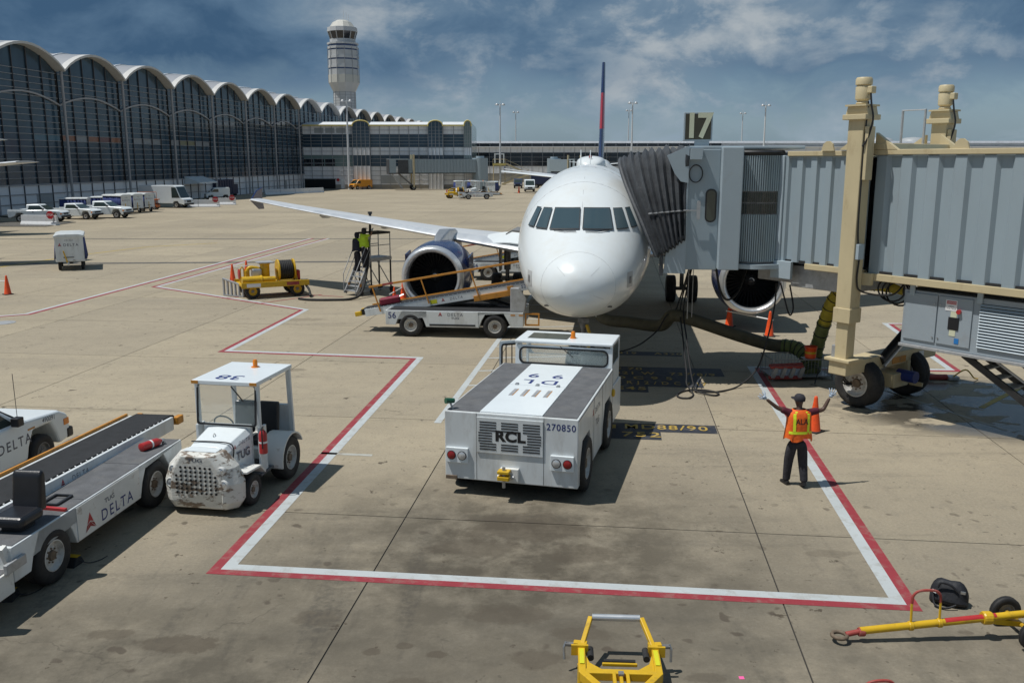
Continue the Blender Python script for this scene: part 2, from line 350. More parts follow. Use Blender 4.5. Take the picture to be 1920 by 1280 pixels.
# ================================================================== GROUND
def concrete(name, base_c, stains=True):
    m = bpy.data.materials.new(name); m.use_nodes = True; n = m.node_tree.nodes; l = m.node_tree.links
    b = n['Principled BSDF']; b.inputs['Roughness'].default_value = .88; b.inputs['Specular IOR Level'].default_value = .3
    geo = n.new('ShaderNodeNewGeometry'); pos = geo.outputs['Position']
    def noise(s, d=6, r=.62, sx=1, sy=1, off=0):
        mp = n.new('ShaderNodeMapping'); mp.inputs['Scale'].default_value = (sx, sy, 1); mp.inputs['Location'].default_value = (off, off * .7, 0); l.new(pos, mp.inputs[0])
        q = n.new('ShaderNodeTexNoise'); q.inputs['Scale'].default_value = s; q.inputs['Detail'].default_value = d; q.inputs['Roughness'].default_value = r
        l.new(mp.outputs[0], q.inputs['Vector']); return q.outputs[0]
    def rng(f, a, b_, c=0., d=1.):
        q = n.new('ShaderNodeMapRange'); q.inputs[1].default_value = a; q.inputs[2].default_value = b_; q.inputs[3].default_value = c; q.inputs[4].default_value = d; l.new(f, q.inputs[0]); return q.outputs[0]
    def mul(a, b_):
        q = n.new('ShaderNodeMath'); q.operation = 'MULTIPLY'
        for i, v in enumerate((a, b_)):
            if isinstance(v, (int, float)): q.inputs[i].default_value = v
            else: l.new(v, q.inputs[i])
        return q.outputs[0]
    def mix(f, a, c):
        q = n.new('ShaderNodeMix'); q.data_type = 'RGBA'; l.new(f, q.inputs[0]) if not isinstance(f, float) else setattr(q.inputs[0], 'default_value', f)
        for i, v in ((6, a), (7, c)):
            if isinstance(v, tuple): q.inputs[i].default_value = (*v, 1)
            else: l.new(v, q.inputs[i])
        return q.outputs[2]
    c = mix(rng(noise(.11, 4), .35, .65), tuple(x * .86 for x in base_c), tuple(x * 1.08 for x in base_c))
    oi = n.new('ShaderNodeObjectInfo')
    c = mix(mul(oi.outputs['Random'], .40), c, (.23, .20, .155))
    c = mix(mul(rng(noise(.9, 8, .7), .45, .75), .30), c, (.20, .175, .135)); c = mix(mul(rng(noise(3.2, 9, .74, off=40), .50, .68), .34), c, (.185, .165, .13))                 # mottling
    c = mix(mul(rng(noise(.35, 6, .6, .12, 1.0), .55, .75), .35), c, (.17, .155, .13))       # rubber drag marks
    sp_ = noise(22, 4, .8); c = mix(mul(rng(sp_, .52, .72), .42), c, (.50, .46, .38)); c = mix(mul(rng(sp_, .46, .30), .45), c, (.13, .115, .09))                    # aggregate
    if stains:
        sep = n.new('ShaderNodeSeparateXYZ'); l.new(pos, sep.inputs[0])
        def blob(cx, cy, rx, ry):
            a = n.new('ShaderNodeVectorMath'); a.operation = 'SUBTRACT'; l.new(pos, a.inputs[0]); a.inputs[1].default_value = (cx, cy, 0)
            m_ = n.new('ShaderNodeVectorMath'); m_.operation = 'MULTIPLY'; l.new(a.outputs[0], m_.inputs[0]); m_.inputs[1].default_value = (1 / rx, 1 / ry, 0)
            ln = n.new('ShaderNodeVectorMath'); ln.operation = 'LENGTH'; l.new(m_.outputs[0], ln.inputs[0]); return rng(ln.outputs[1], .25, 1., 1., 0.)
        # parking grime, with lens vignetting painted in as broad darkening of the near concrete
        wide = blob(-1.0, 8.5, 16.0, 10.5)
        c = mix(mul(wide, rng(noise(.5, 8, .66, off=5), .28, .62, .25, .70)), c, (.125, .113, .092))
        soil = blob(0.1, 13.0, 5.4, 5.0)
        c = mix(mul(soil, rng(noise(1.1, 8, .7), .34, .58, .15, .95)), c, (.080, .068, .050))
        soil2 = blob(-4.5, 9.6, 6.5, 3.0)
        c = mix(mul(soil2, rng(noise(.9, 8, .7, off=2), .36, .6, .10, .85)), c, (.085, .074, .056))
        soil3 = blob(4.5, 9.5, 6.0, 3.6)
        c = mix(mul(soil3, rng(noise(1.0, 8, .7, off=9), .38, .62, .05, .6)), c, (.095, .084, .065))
        # old oil pools with sharp edges
        nz_ = rng(noise(2.4, 6, .68, off=7), .3, .7, -.45, .45)
        for ox, oy, rx, ry, st in ((-4.2, 10.35, .75, .33, .75), (-3.3, 9.2, .9, .35, .7), (-2.6, 11.0, .5, .3, .5), (-.1, 11.1, .9, .4, .55), (.9, 10.6, .6, .3, .5), (-1.2, 9.4, .5, .3, .55), (-.4, 9.1, .6, .3, .5), (-1.75, 10.15, .16, .12, .7), (-1.35, 10.3, .14, .11, .7), (-.95, 10.1, .22, .15, .75), (.2, 14.0, 1.5, .9, .6), (-.6, 13.2, 1.0, .6, .5), (1.1, 13.0, .8, .5, .5),
                                   (-5.2, 10.6, .5, .2, .6), (2.3, 9.6, .35, .16, .5), (.3, 10.0, .5, .3, .55), (-7.9, 34.0, 1.2, .5, .35), (-6.5, 25.5, .8, .3, .45), (-2.8, 31.6, .9, .35, .5), (5.0, 13.0, .7, .2, .35)):
            pool = blob(ox, oy, rx, ry)
            ad = n.new('ShaderNodeMath'); ad.operation = 'ADD'; l.new(pool, ad.inputs[0]); l.new(nz_, ad.inputs[1])
            c = mix(mul(rng(ad.outputs[0], .34, .60), st * .85), c, (.080, .064, .046))
        # tyre tracks swept through the stand
        trk = mul(rng(noise(1.6, 5, .6, .9, .10, off=12), .56, .66), rng(noise(9, 4, .6, off=21), .35, .6))
        c = mix(mul(mul(trk, wide), .55), c, (.06, .054, .046))
        trk2 = mul(rng(noise(1.3, 5, .6, .08, 1.1, off=33), .57, .66), rng(noise(8, 4, .6, off=8), .35, .6))
        c = mix(mul(trk2, .28), c, (.085, .076, .062))
        # drip spots
        vo = n.new('ShaderNodeTexVoronoi'); vo.inputs['Scale'].default_value = 2.3; vo.inputs['Randomness'].default_value = 1
        wv = n.new('ShaderNodeVectorMath'); wv.operation = 'ADD'; l.new(pos, wv.inputs[0])
        nz = n.new('ShaderNodeTexNoise'); nz.inputs['Scale'].default_value = 3.; l.new(pos, nz.inputs['Vector'])
        sc_ = n.new('ShaderNodeVectorMath'); sc_.operation = 'SCALE'; sc_.inputs[3].default_value = .35; l.new(nz.outputs[1], sc_.inputs[0]); l.new(sc_.outputs[0], wv.inputs[1])
        l.new(wv.outputs[0], vo.inputs['Vector'])
        spots = mul(rng(vo.outputs['Distance'], .13, .20, 1., 0.), rng(noise(.55, 3, .5, off=4), .44, .60))
        c = mix(mul(spots, rng(wide, 0., .6, .30, .75)), c, (.075, .06, .045))
        vo2 = n.new('ShaderNodeTexVoronoi'); vo2.inputs['Scale'].default_value = 5.5; l.new(wv.outputs[0], vo2.inputs['Vector'])
        sp2 = mul(rng(vo2.outputs['Distance'], .10, .17, 1., 0.), rng(noise(.7, 3, .5, off=17), .46, .58))
        c = mix(mul(sp2, .6), c, (.09, .078, .06))
        # hairline cracks
        wv2 = n.new('ShaderNodeTexVoronoi'); wv2.feature = 'DISTANCE_TO_EDGE'; wv2.inputs['Scale'].default_value = .22
        nz2 = n.new('ShaderNodeTexNoise'); nz2.inputs['Scale'].default_value = .9; nz2.inputs['Detail'].default_value = 6; l.new(pos, nz2.inputs['Vector'])
        s2 = n.new('ShaderNodeVectorMath'); s2.operation = 'SCALE'; s2.inputs[3].default_value = 1.5; l.new(nz2.outputs[1], s2.inputs[0])
        a2 = n.new('ShaderNodeVectorMath'); a2.operation = 'ADD'; l.new(pos, a2.inputs[0]); l.new(s2.outputs[0], a2.inputs[1]); l.new(a2.outputs[0], wv2.inputs['Vector'])
        cr = mul(rng(wv2.outputs['Distance'], .0012, .0035, 1., 0.), rng(noise(.13, 3, .5, off=31), .56, .62))
        c = mix(mul(cr, .35), c, (.06, .05, .04))
        # standing water left of the service stairs
        wet = mul(rng(blob(11.6, 21.6, 4.2, 3.4), .0, .45), rng(noise(1.0, 6, .6, .7, 1.2, off=3), .43, .50))
        c = mix(mul(wet, .80), c, (.045, .042, .038))
        rr = rng(wet, .35, .8, .88, .06); l.new(rr, b.inputs['Roughness'])
    l.new(c, b.inputs['Base Color'])
    bp = n.new('ShaderNodeBump'); bp.inputs['Strength'].default_value = .4; bp.inputs['Distance'].default_value = .01
    l.new(noise(26, 6, .75), bp.inputs['Height']); l.new(bp.outputs[0], b.inputs['Normal'])
    M[name] = m; return m
CONC = (.375, .318, .226)
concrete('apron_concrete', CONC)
concrete('far_concrete', (.385, .323, .232), False)
pm('joint_sealant', (.035, .032, .028), .8)
o = MB().box(-2500, 2500, -200, 4500, -1.0, -.06).build('ground', M['far_concrete']); tag(o, kind='structure')
apron = bpy.data.objects.new('apron', None); col.objects.link(apron); tag(apron, kind='structure')
apron.rotation_euler = (0, 0, -TH)
SL = 5.87; GAP = .022; S0 = 1.36 + 2.05 - .35; T0 = 14.19 - .03
S0 = W(0, 0).x + (3.52 * R2.x + 9.48 * R2.y); T0 = 1.25 * A2.x + 14.10 * A2.y
B(-130, 130, -10, 330, -.06, -.014).build('joint_sealant', M['joint_sealant'], apron)
h = SL / 2 - GAP / 2
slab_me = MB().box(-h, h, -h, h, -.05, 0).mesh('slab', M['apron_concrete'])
far = MB(); cnt = 0; cand = []
for i in range(-24, 24):
    for j in range(-4, 58):
        cxs = S0 + (i + .5) * SL; cyt = T0 + (j + .5) * SL
        if cyt < -12 or cyt > 320 or abs(cxs) > 128: continue
        vis = cyt > 4 and abs(cxs + .113 * cyt) < .62 * cyt + 6
        cand.append((cyt if vis else 1e4 + cyt, cxs, cyt))
cand.sort()
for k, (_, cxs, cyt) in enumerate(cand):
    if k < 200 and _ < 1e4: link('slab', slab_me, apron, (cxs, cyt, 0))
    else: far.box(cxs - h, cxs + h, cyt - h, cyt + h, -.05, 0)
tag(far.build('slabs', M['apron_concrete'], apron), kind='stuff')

# ------------------------------------------------------------------ painted markings
def paint(name, c, wear=.45):
    m = pm(name, c, .7, var=.08, vs=2.0, dirt=(.23, .20, .16), ds=4.0, dlo=.50, dhi=.66, damt=wear, space='World', bump=.1, bs=30)
    return m
paint('line_red', (.27, .030, .040)); paint('line_white', (.44, .47, .475)); paint('line_yellow', (.42, .30, .06), .85)
paint('box_blue', (.022, .027, .04), .3); paint('stencil_yellow', (.42, .28, .05), .9); paint('line_faded', (.42, .42, .38), .85)
paint('patch_dark', (.085, .08, .07), .5); paint('line_ghost', (.30, .24, .11), .95)
Z1 = .004
def strip(name, pts, off0, off1, mat, z=Z1):
    P = [V(p) for p in pts]; m = MB(); L0 = []; L1 = []
    for i, p in enumerate(P):
        d1 = (p - P[i - 1]).normalized() if i else (P[1] - p).normalized()
        d2 = (P[i + 1] - p).normalized() if i < len(P) - 1 else d1
        n1 = V((-d1.y, d1.x)); n2 = V((-d2.y, d2.x)); mi = (n1 + n2) / (1 + n1.dot(n2))
        L0.append(p + mi * off0); L1.append(p + mi * off1)
    for i in range(len(P) - 1):
        m.quad((*L0[i], z), (*L0[i + 1], z), (*L1[i + 1], z), (*L1[i], z))
    o = m.build(name, mat); return tag(o, kind='structure')
env = [[20.01, 32.8], [14.07, 33.11], [12.88, 25.48], [7.12, 25.82], [5.39, 11.4], [-4.31, 12.49], [-2.91, 27.12], [-9.2, 28.18], [-8.51, 36.35], [-17.32, 43.25], [-14.55, 71.17]]
strip('red_line', env, .04, .2, M['line_red']); strip('white_line', env, -.15, .04, M['line_white'])
ol = [(-34, 34.4), (-20.14, 34.75), (-19.33, 35.25), (-18.15, 46.4), (-17.08, 57.34), (-15.83, 71.15)]
strip('white_line', ol, 0, .2, M['line_white']); strip('red_line', ol, -.2, 0, M['line_red'])
strip('red_line', [(-12.9, 39.5), (-10.5, 41.0), (-7.6, 39.9)], -.05, .05, M['line_red'], .006)
strip('red_line', [(-10.9, 37.9), (-8.7, 40.6)], -.05, .05, M['line_red'], .006)
# hatched no-parking ladder beside the aircraft
la = V((-1.74, 20.1)); lb = V((1.1, 42.0)); ld = (lb - la).normalized()
strip('white_line', [la, lb], -.085, .085, M['line_white'])
for k in range(12):
    p = la + ld * (3.6 + k * 1.75)
    strip('white_line', [p + V((.09, -.01)), p + V((2.6, .25))], -.05, .05, M['line_white'])
strip('faded_line', [(-4.0, 17.9), (-2.9, 17.75)], -.06, .06, M['line_faded'])
# yellow lead-in lines
strip('yellow_line', [(-20 - 12, 47.0), (-29.5, 51.5), (-28.2, 58), (-26.0, 64), (-22, 67)], -.12, .12, M['line_yellow'])
strip('yellow_line', [(11.6, 21.4), (14.5, 24.2)], -.07, .07, M['line_yellow'])
strip('white_line', [(9.9, 23.2), (11.2, 19.5)], -.04, .04, M['line_faded'])
strip('dark_band', [(-60, 70.5), (-20, 70.6), (40, 70.8)], -.25, .25, M['patch_dark'], .0025)
strip('dark_band', [(-40, 52.5), (-8, 54.5), (-4, 54.8)], -.35, .35, M['patch_dark'], .0025)
strip('dark_band', [(-60, 108), (0, 108.5), (20, 108)], -.25, .25, M['patch_dark'], .0025)
def stop_block(rects, words, ticks):
    m = MB()
    for s0, s1, t0, t1 in rects: m.quad(W(s0, t0, Z1), W(s1, t0, Z1), W(s1, t1, Z1), W(s0, t1, Z1))
    tag(m.build('stop_mark_block', M['box_blue']), kind='structure')
    for s, t, h_, txt, st in words:
        o = text(txt, h_ * 1.35, M['stencil_yellow'], None, W(s, t, .011), (*R2, 0), (*A2, 0), 'stencilled_lettering', 'LEFT', gap=1.15, stretch=st, bold=.012)
        tag(o, kind='structure')
    for s, t, w_ in ticks:
        m = MB(); m.quad(W(s, t, .008), W(s + w_, t, .008), W(s + w_, t + .3, .008), W(s, t + .3, .008)); tag(m.build('stop_mark_tick', M['stencil_yellow']), kind='structure')
def st_(x, y): return (x * R2.x + y * R2.y, x * A2.x + y * A2.y)
q = st_(2.24, 20.13); s1, t1 = q
stop_block([(s1 - .3, s1 + 2.45, t1 - .62, t1 + .02), (s1 + .05, s1 + 1.18, t1 - 1.22, t1 - .62)],
           [(s1 + .36, t1 - .29, .36, 'MD88/90', .92), (s1 + .30, t1 - .89, .36, '752', 1.1)], [(s1 - .24, t1 - .45, .42)])
q = st_(2.95, 26.0); s2, t2 = q
stop_block([(s2 - .1, s2 + 3.2, t2 - 1.0, t2), (s2 - .1, s2 + 2.5, t2 - 2.35, t2 - 1.0), (s2 - .1, s2 + 1.0, t2 - 3.0, t2 - 2.35), (s2 - .1, s2 + 2.2, t2 + 1.6, t2 + 2.2)],
           [(s2 + .1, t2 - .3, .3, 'E 70', 1.0), (s2 + .1, t2 - .85, .34, '321 W   737/8/9', .8), (s2 + .1, t2 - 1.42, .34, 'D C 9 5', .95),
            (s2 + .1, t2 - 1.98, .34, 'C R J 2 / D C 7 17', .62), (s2 + .1, t2 - 2.62, .34, 'E45', 1.15), (s2 + .2, t2 + 1.9, .3, '319    A320', .9)],
           [(s2 - .45, t2 - .3, .3), (s2 - .45, t2 - 1.0, .3), (s2 - .45, t2 - 1.6, .3), (s2 - .45, t2 + 1.75, .3)])
tag(MB().lathe([(.42, 0), (.42, .012), (.36, .016)], 24).build('manhole_cover', M['galvanised'], None, 40, loc=(-19.2, 33.3, 0)), 'round steel manhole lid set in the apron', 'manhole')
# ================================================================== AIRCRAFT  (local: nose at origin, +Y aft, +X to the aircraft's left)
def lerp_tab(tab, y):
    if y <= tab[0][0]: return tab[0][1:]
    for a, b in zip(tab, tab[1:]):
        if y <= b[0]:
            t = (y - a[0]) / (b[0] - a[0]); return tuple(p + (q_ - p) * t for p, q_ in zip(a[1:], b[1:]))
    return tab[-1][1:]
FUS = [(0, 2.96, 2.86, .05), (.04, 3.17, 2.66, .29), (.1, 3.29, 2.54, .45), (.2, 3.42, 2.43, .62), (.35, 3.55, 2.33, .79), (.55, 3.68, 2.24, .95), (.8, 3.81, 2.16, 1.09), (1.15, 3.96, 2.08, 1.24),
       (1.5, 4.11, 2.015, 1.36), (1.85, 4.29, 1.96, 1.46), (2.2, 4.54, 1.91, 1.55), (2.6, 4.83, 1.865, 1.64), (3.0, 5.08, 1.83, 1.72), (3.5, 5.34, 1.79, 1.80), (4.2, 5.58, 1.755, 1.88),
       (5.0, 5.74, 1.74, 1.935), (6.0, 5.84, 1.73, 1.965), (7.2, 5.87, 1.73, 1.975), (24, 5.87, 1.73, 1.975), (26, 5.87, 1.85, 1.96), (28, 5.87, 2.2, 1.88), (30, 5.85, 2.7, 1.70),
       (32, 5.80, 3.25, 1.42), (34, 5.70, 3.85, 1.05), (36, 5.52, 4.45, .6), (37.4, 5.3, 4.9, .22)]
def smooth_tab(tab, y):
    if y <= tab[0][0]: return tab[0][1:]
    if y >= tab[-1][0]: return tab[-1][1:]
    i = max(k for k in range(len(tab) - 1) if tab[k][0] <= y); x0, x1 = tab[i][0], tab[i + 1][0]; h_ = x1 - x0; t = (y - x0) / h_; out_ = []
    for c in range(1, len(tab[0])):
        d = lambda k: (tab[k + 1][c] - tab[k][c]) / (tab[k + 1][0] - tab[k][0])
        def tan(k):
            if k == 0: return d(0) * 1.3
            if k == len(tab) - 1: return d(k - 1)
            a_, b_ = d(k - 1), d(k); return 0 if a_ * b_ <= 0 else 2 * a_ * b_ / (a_ + b_)
        m0, m1 = tan(i) * h_, tan(i + 1) * h_; p0, p1 = tab[i][c], tab[i + 1][c]
        out_.append((2 * t ** 3 - 3 * t * t + 1) * p0 + (t ** 3 - 2 * t * t + t) * m0 + (-2 * t ** 3 + 3 * t * t) * p1 + (t ** 3 - t * t) * m1)
    return tuple(out_)
def fsec(y):
    top, bot, hw = smooth_tab(FUS, y); return top, bot, hw, bot + (top - bot) * .47
def fpt(y, ph):          # ph: 0 top, pi bottom, + towards +X
    top, bot, hw, zm = fsec(y)
    c = cos(ph); return V((hw * sin(ph), y, zm + (top - zm) * c if c > 0 else zm + (zm - bot) * c))
def fnorm(y, ph):
    e = 1e-3; a = fpt(y, ph + e) - fpt(y, ph - e); b = fpt(y + e, ph) - fpt(y - e, ph); n_ = a.cross(b)
    n_.normalize(); return n_ if n_.dot(fpt(y, ph) - V((0, y + .5, fsec(y)[3]))) > 0 else -n_
def fproj(x, z, y0=.02, y1=9.):   # point of the nose seen from straight ahead at (x, z)
    ins = lambda y: (lambda t, b, w, m: (x / w) ** 2 + ((z - m) / ((t - m) if z > m else (m - b))) ** 2 < 1)(*fsec(y))
    for _ in range(50):
        ym = (y0 + y1) / 2
        if ins(ym): y1 = ym
        else: y0 = ym
    return V((x, y1, z))
def patch(poly, mat, name, parent, off=.012, n=12):
    # polygon corners given as front-view (x, z); filled as a grid that hugs the skin
    a, b, c, d = [V((p[0], p[1])) for p in poly]; m = MB(); G = []
    for i in range(n + 1):
        for j in range(n + 1):
            u, w = i / n, j / n; q_ = (a * (1 - u) + b * u) * (1 - w) + (d * (1 - u) + c * u) * w
            p = fproj(q_.x, q_.y); e = .02; px = fproj(q_.x + e, q_.y) - fproj(q_.x - e, q_.y); pz = fproj(q_.x, q_.y + e) - fproj(q_.x, q_.y - e)
            nn = px.cross(pz).normalized()
            if nn.y > 0: nn = -nn
            G.append(p + nn * off)
    for i in range(n):
        for j in range(n): m.quad(G[i * (n + 1) + j], G[(i + 1) * (n + 1) + j], G[(i + 1) * (n + 1) + j + 1], G[i * (n + 1) + j + 1])
    me = m.mesh(name, mat); import bmesh
    bm = bmesh.new(); bm.from_mesh(me); bmesh.ops.remove_doubles(bm, verts=bm.verts, dist=1e-4); bmesh.ops.recalc_face_normals(bm, faces=bm.faces)
    bm.faces.ensure_lookup_table()
    if bm.faces[0].normal.y > 0: bmesh.ops.reverse_faces(bm, faces=bm.faces)
    bm.to_mesh(me); bm.free(); me.shade_smooth()
    return link(name, me, parent)
def patch_ring(outer, inner, mat, name, parent, off, n=10):
    def sp(q_):
        e = .02; p = fproj(q_.x, q_.y); nn = (fproj(q_.x + e, q_.y) - fproj(q_.x - e, q_.y)).cross(fproj(q_.x, q_.y + e) - fproj(q_.x, q_.y - e)).normalized()
        return p + (-nn if nn.y > 0 else nn) * off
    O, I = [], []
    for k in range(4):
        for i in range(n):
            u = i / n; O.append(sp(V(outer[k]) * (1 - u) + V(outer[(k + 1) % 4]) * u)); I.append(sp(V(inner[k]) * (1 - u) + V(inner[(k + 1) % 4]) * u))
    m = 4 * n; return MB().add(O + I, [(i, (i + 1) % m, m + (i + 1) % m, m + i) for i in range(m)]).build(name, mat, parent)
def wheel(parent, c, r, w, axis='y', rim='rim_white', name='wheel', rr=.56, bolts=True, dish=1, n=28):
    # tyre (> rim > hub) turning about `axis`
    h = w / 2; s = r
    prof = [(s * rr, -h * .85), (s * .75, -h), (s * .93, -h * .92), (s, -h * .62), (s, -h * .2), (s * .985, -h * .18), (s * .985, -h * .12), (s, -h * .1), (s, h * .1), (s * .985, h * .12), (s * .985, h * .18), (s, h * .2), (s, h * .62), (s * .93, h * .92), (s * .75, h), (s * rr, h * .85)]
    w_ = MB().lathe(prof, n, axis=axis, caps=(False, False)).build(name, M['tyre'], parent, 50, loc=c)
    rp = [(s * rr * 1.0, -h * .88), (s * rr * .93, -h * .90), (s * rr * .88, -h * .55), (s * rr * .80, -h * .38), (s * .36, -h * .34), (s * .30, -h * .5), (s * .2, -h * .52), (s * .2, h * .52), (s * .30, h * .5), (s * .36, h * .34), (s * rr * .80, h * .38), (s * rr * .88, h * .55), (s * rr * .93, h * .90), (s * rr * 1.0, h * .88)]
    rm = MB().lathe(rp, n, axis=axis, caps=(False, False)).build('rim', M[rim], w_, 40)
    hb = MB().lathe([(s * .17, -h * .75), (s * .19, -h * .6), (s * .19, h * .6), (s * .17, h * .75)], 14, axis=axis)
    if bolts:
        for k in range(8):
            a = k * pi / 4; u, v = s * .255 * cos(a), s * .255 * sin(a)
            for e in (-1, 1):
                p0 = {'y': (u, e * h * .4, v), 'x': (e * h * .4, u, v)}[axis]; p1 = {'y': (u, e * h * .64, v), 'x': (e * h * .64, u, v)}[axis]
                hb.cyl(p0, p1, s * .035, n=6)
    hb.build('hub', M['hub_rust'] if rim == 'rim_white' else M['gear_grey'], w_, 40)
    return w_
def airfoil(y0, ch, z, th, x, n=10):
    pts = []
    for k in range(2 * n):
        a = pi * k / n; u = .5 * (1 + cos(a)); t = th * 5 * (.2969 * sqrt(u) - .126 * u - .3516 * u * u + .2843 * u ** 3 - .1036 * u ** 4) * ch
        pts.append(V((x, y0 + u * ch, z + (t if k < n else -t) + .02 * ch * sin(pi * u))))
    return pts
def make_airliner(name, label, full=True):
    root = thing(name, label, 'airplane')
    ys = [0, .01, .025, .045, .07, .1, .14, .19, .25, .32, .4, .5, .6, .7, .8, .9, 1., 1.2, 1.4, 1.6, 1.8, 2., 2.2, 2.4, 2.6, 2.8, 3., 3.25, 3.5, 3.85, 4.2, 4.6, 5., 5.5, 6., 6.6, 7.2, 9, 12, 15, 18, 21, 24, 26, 28, 30, 32, 33, 34, 35, 36, 36.8, 37.4]
    n = 56; m = MB(); m.rings([[fpt(y, 2 * pi * k / n) for k in range(n)] for y in ys])
    fus = m.build('fuselage', M['aircraft_white'], root, 60)
    # radome seam, conductor strips and skin joints as fine raised beads
    def bead(pts, r_=.006, closed=False): MB().tube(pts, r_, 5, closed).build('skin_seam', M['seam_grey'], fus, 60)
    seam = [fproj(.92 * cos(a), 2.98 + (.80 if sin(a) > 0 else .78) * sin(a)) for a in [2 * pi * k / 48 for k in range(48)]]
    bead(seam, .004, True)
    for a in (R(42), R(138), R(-25), R(-155)):
        bead([fproj(r_ * cos(a), 2.98 + r_ * sin(a)) + V((0, -.003, 0)) for r_ in (.42, .52, .62, .70)], .003)
    for y in (3.7, 5.6, 7.4, 9.2, 11.0): bead([fpt(y, 2 * pi * k / 48) for k in range(48)], .004, True)
    for e in (-1, 1):
        bead([fpt(y, e * R(112)) for y in (1.6, 2.2, 3, 4, 5, 6, 8, 10)], .004); bead([fpt(y, e * R(58)) for y in (3.7, 4.4, 5, 6, 8, 10)], .004)
        bead([fpt(y_, e * p_) for y_, p_ in ((4.55, R(60)), (4.55, R(85)), (4.55, R(112)), (5.0, R(113)), (5.4, R(112)), (5.4, R(85)), (5.4, R(60)), (5.0, R(58)))], .006, True)
    bead([fpt(y, 0) + V((0, 0, .001)) for y in (1.9, 2.0, 2.6, 3.2, 4, 5, 7)], .006)
    # cockpit windows
    for e in (-1, 1):
        wp = lambda *q_: [(e * x, z) for x, z in q_]
        win = [wp((.055, 4.26), (.80, 4.24), (.70, 4.73), (.06, 4.74)), wp((.90, 4.24), (1.20, 4.25), (1.03, 4.72), (.80, 4.72)), wp((1.27, 4.26), (1.44, 4.28), (1.235, 4.73), (1.11, 4.72))]
        for w_ in win:
            cxm = sum(p[0] for p in w_) / 4; czm = sum(p[1] for p in w_) / 4
            big = [(cxm + (p[0] - cxm) * 1.06 + e * .0, czm + (p[1] - czm) * 1.09) for p in w_]
            fr = patch_ring(big, w_, M['dark_metal'], 'window_frame', fus, .034); patch(w_, M['cockpit_glass'], 'cockpit_window', fr, .036)
        m = MB(); m.tube([fproj(e * x, z) + V((0, -.03, .02)) for x, z in ((.12, 4.2), (.42, 4.19), (.72, 4.215))], .012, 5); m.build('wiper', M['black_plastic'], fus)
        # pitot / sensor plates and static port panel
        patch([(e * 1.20, 2.86), (e * 1.34, 2.86), (e * 1.34, 3.24), (e * 1.20, 3.24)], M['seam_grey'], 'sensor_panel', fus, .005, 8)
        patch([(e * 1.25, 2.96), (e * 1.30, 2.96), (e * 1.30, 3.13), (e * 1.25, 3.13)], M['gear_grey'], 'sensor_plate', fus, .016, 6)
        p = fproj(e * .78, 2.45); MB().bar(p + V((-.06, -.05, 0)), p + V((.06, -.05, 0)), .03, .03).build('probe', M['dark_metal'], fus)
    # passenger windows
    wm = MB().prism(rrect(0, 0, .23, .33, .1), -.01, .01, 'yz').mesh('passenger_window', M['cockpit_glass'])
    for e in (-1, 1):
        for k in range(27):
            y = 7.2 + k * .82; p = fpt(y, e * R(76)); o = link('passenger_window', wm, fus, p + V((e * .006, 0, 0)), (0, e * R(-12), 0))
    # satcom dome, blade aerials and anti-collision light
    m = MB(); m.rings([[V((w_ * cos(a), y, 5.80 + h_ * max(0, sin(a)) ** .5)) for a in [pi * k / 14 for k in range(15)]] for y, w_, h_ in ((9.0, .12, .03), (9.25, .36, .22), (9.7, .48, .34), (10.8, .50, .36), (12.2, .42, .30), (13.2, .2, .06))], False)
    m.build('antenna_dome', M['aircraft_white'], fus, 60)
    MB().lathe([(.05, 0), (.05, .06), (.02, .1)], 10, (0, 9.35, 6.08)).build('beacon', M['lamp_red'], fus, 60)
    for x, y in ((-.22, 6.6), (0.05, 7.4)):
        MB().prism([(y, 5.82), (y + .30, 5.82), (y + .28, 6.30), (y + .18, 6.32)], x - .012, x + .012, 'yz').build('blade_antenna', M['white_clean'], fus)
    # wings
    for e in (-1, 1):
        st = [(1.6, 11.6, 7.2, 2.55, .075), (3.2, 12.5, 6.1, 2.72, .07), (6.4, 14.55, 4.1, 3.02, .062), (10.5, 17.15, 3.1, 3.42, .056), (14.5, 19.7, 2.15, 3.84, .052), (16.9, 21.25, 1.55, 4.12, .05)]
        m = MB(); m.rings([airfoil(y, c, z, t, e * x, 12) for x, y, c, z, t in st]); wg = m.build('wing', M['wing_grey'], root, 40)
        # bright slat leading edge laid over the nose of the wing
        m = MB(); rs = []
        for x, y, c, z, t in [(2.2, 11.94, 6.79, 2.61, .0735)] + st[1:]:
            ring = []
            for k in range(-4, 6):
                u = (abs(k) / 5) ** 1.6 * .17; th_ = t * 5 * (.2969 * sqrt(u) - .126 * u - .3516 * u * u + .2843 * u ** 3) * c
                ring.append(V((e * x, y - .03 + u * c, z + (th_ + .012 if k >= 0 else -th_ - .012) + .02 * c * sin(pi * u))))
            rs.append(ring)
        m.rings(rs, False, (False, False)); m.build('slat', M['wing_metal'], wg, 50)
        # flap and aileron joints on top, flap-track fairings below
        for x in (6.2, 9.6, 13.0):
            y, c, z = lerp_tab([(a[0], a[1], a[2], a[3]) for a in st], x)
            m = MB(); m.lathe([(.02, 0), (.16, .5), (.2, 1.2), (.13, 2.2), (.02, 2.9)], 12, axis='y'); m.build('flap_track_fairing', M['wing_grey'], wg, 60, loc=(e * x, y + c * .50, z - .22))
        # wingtip fence
        MB().prism([(21.3, 4.1), (22.1, 4.55), (22.85, 4.7), (22.75, 4.15), (22.95, 3.6), (22.35, 3.62)], e * 16.88, e * 16.96, 'yz').build('wingtip_fence', M['aircraft_blue'], wg, bevel=.02)
        # lifted panel by the root, as seen beside the fuselage
        m = MB(); rs = []
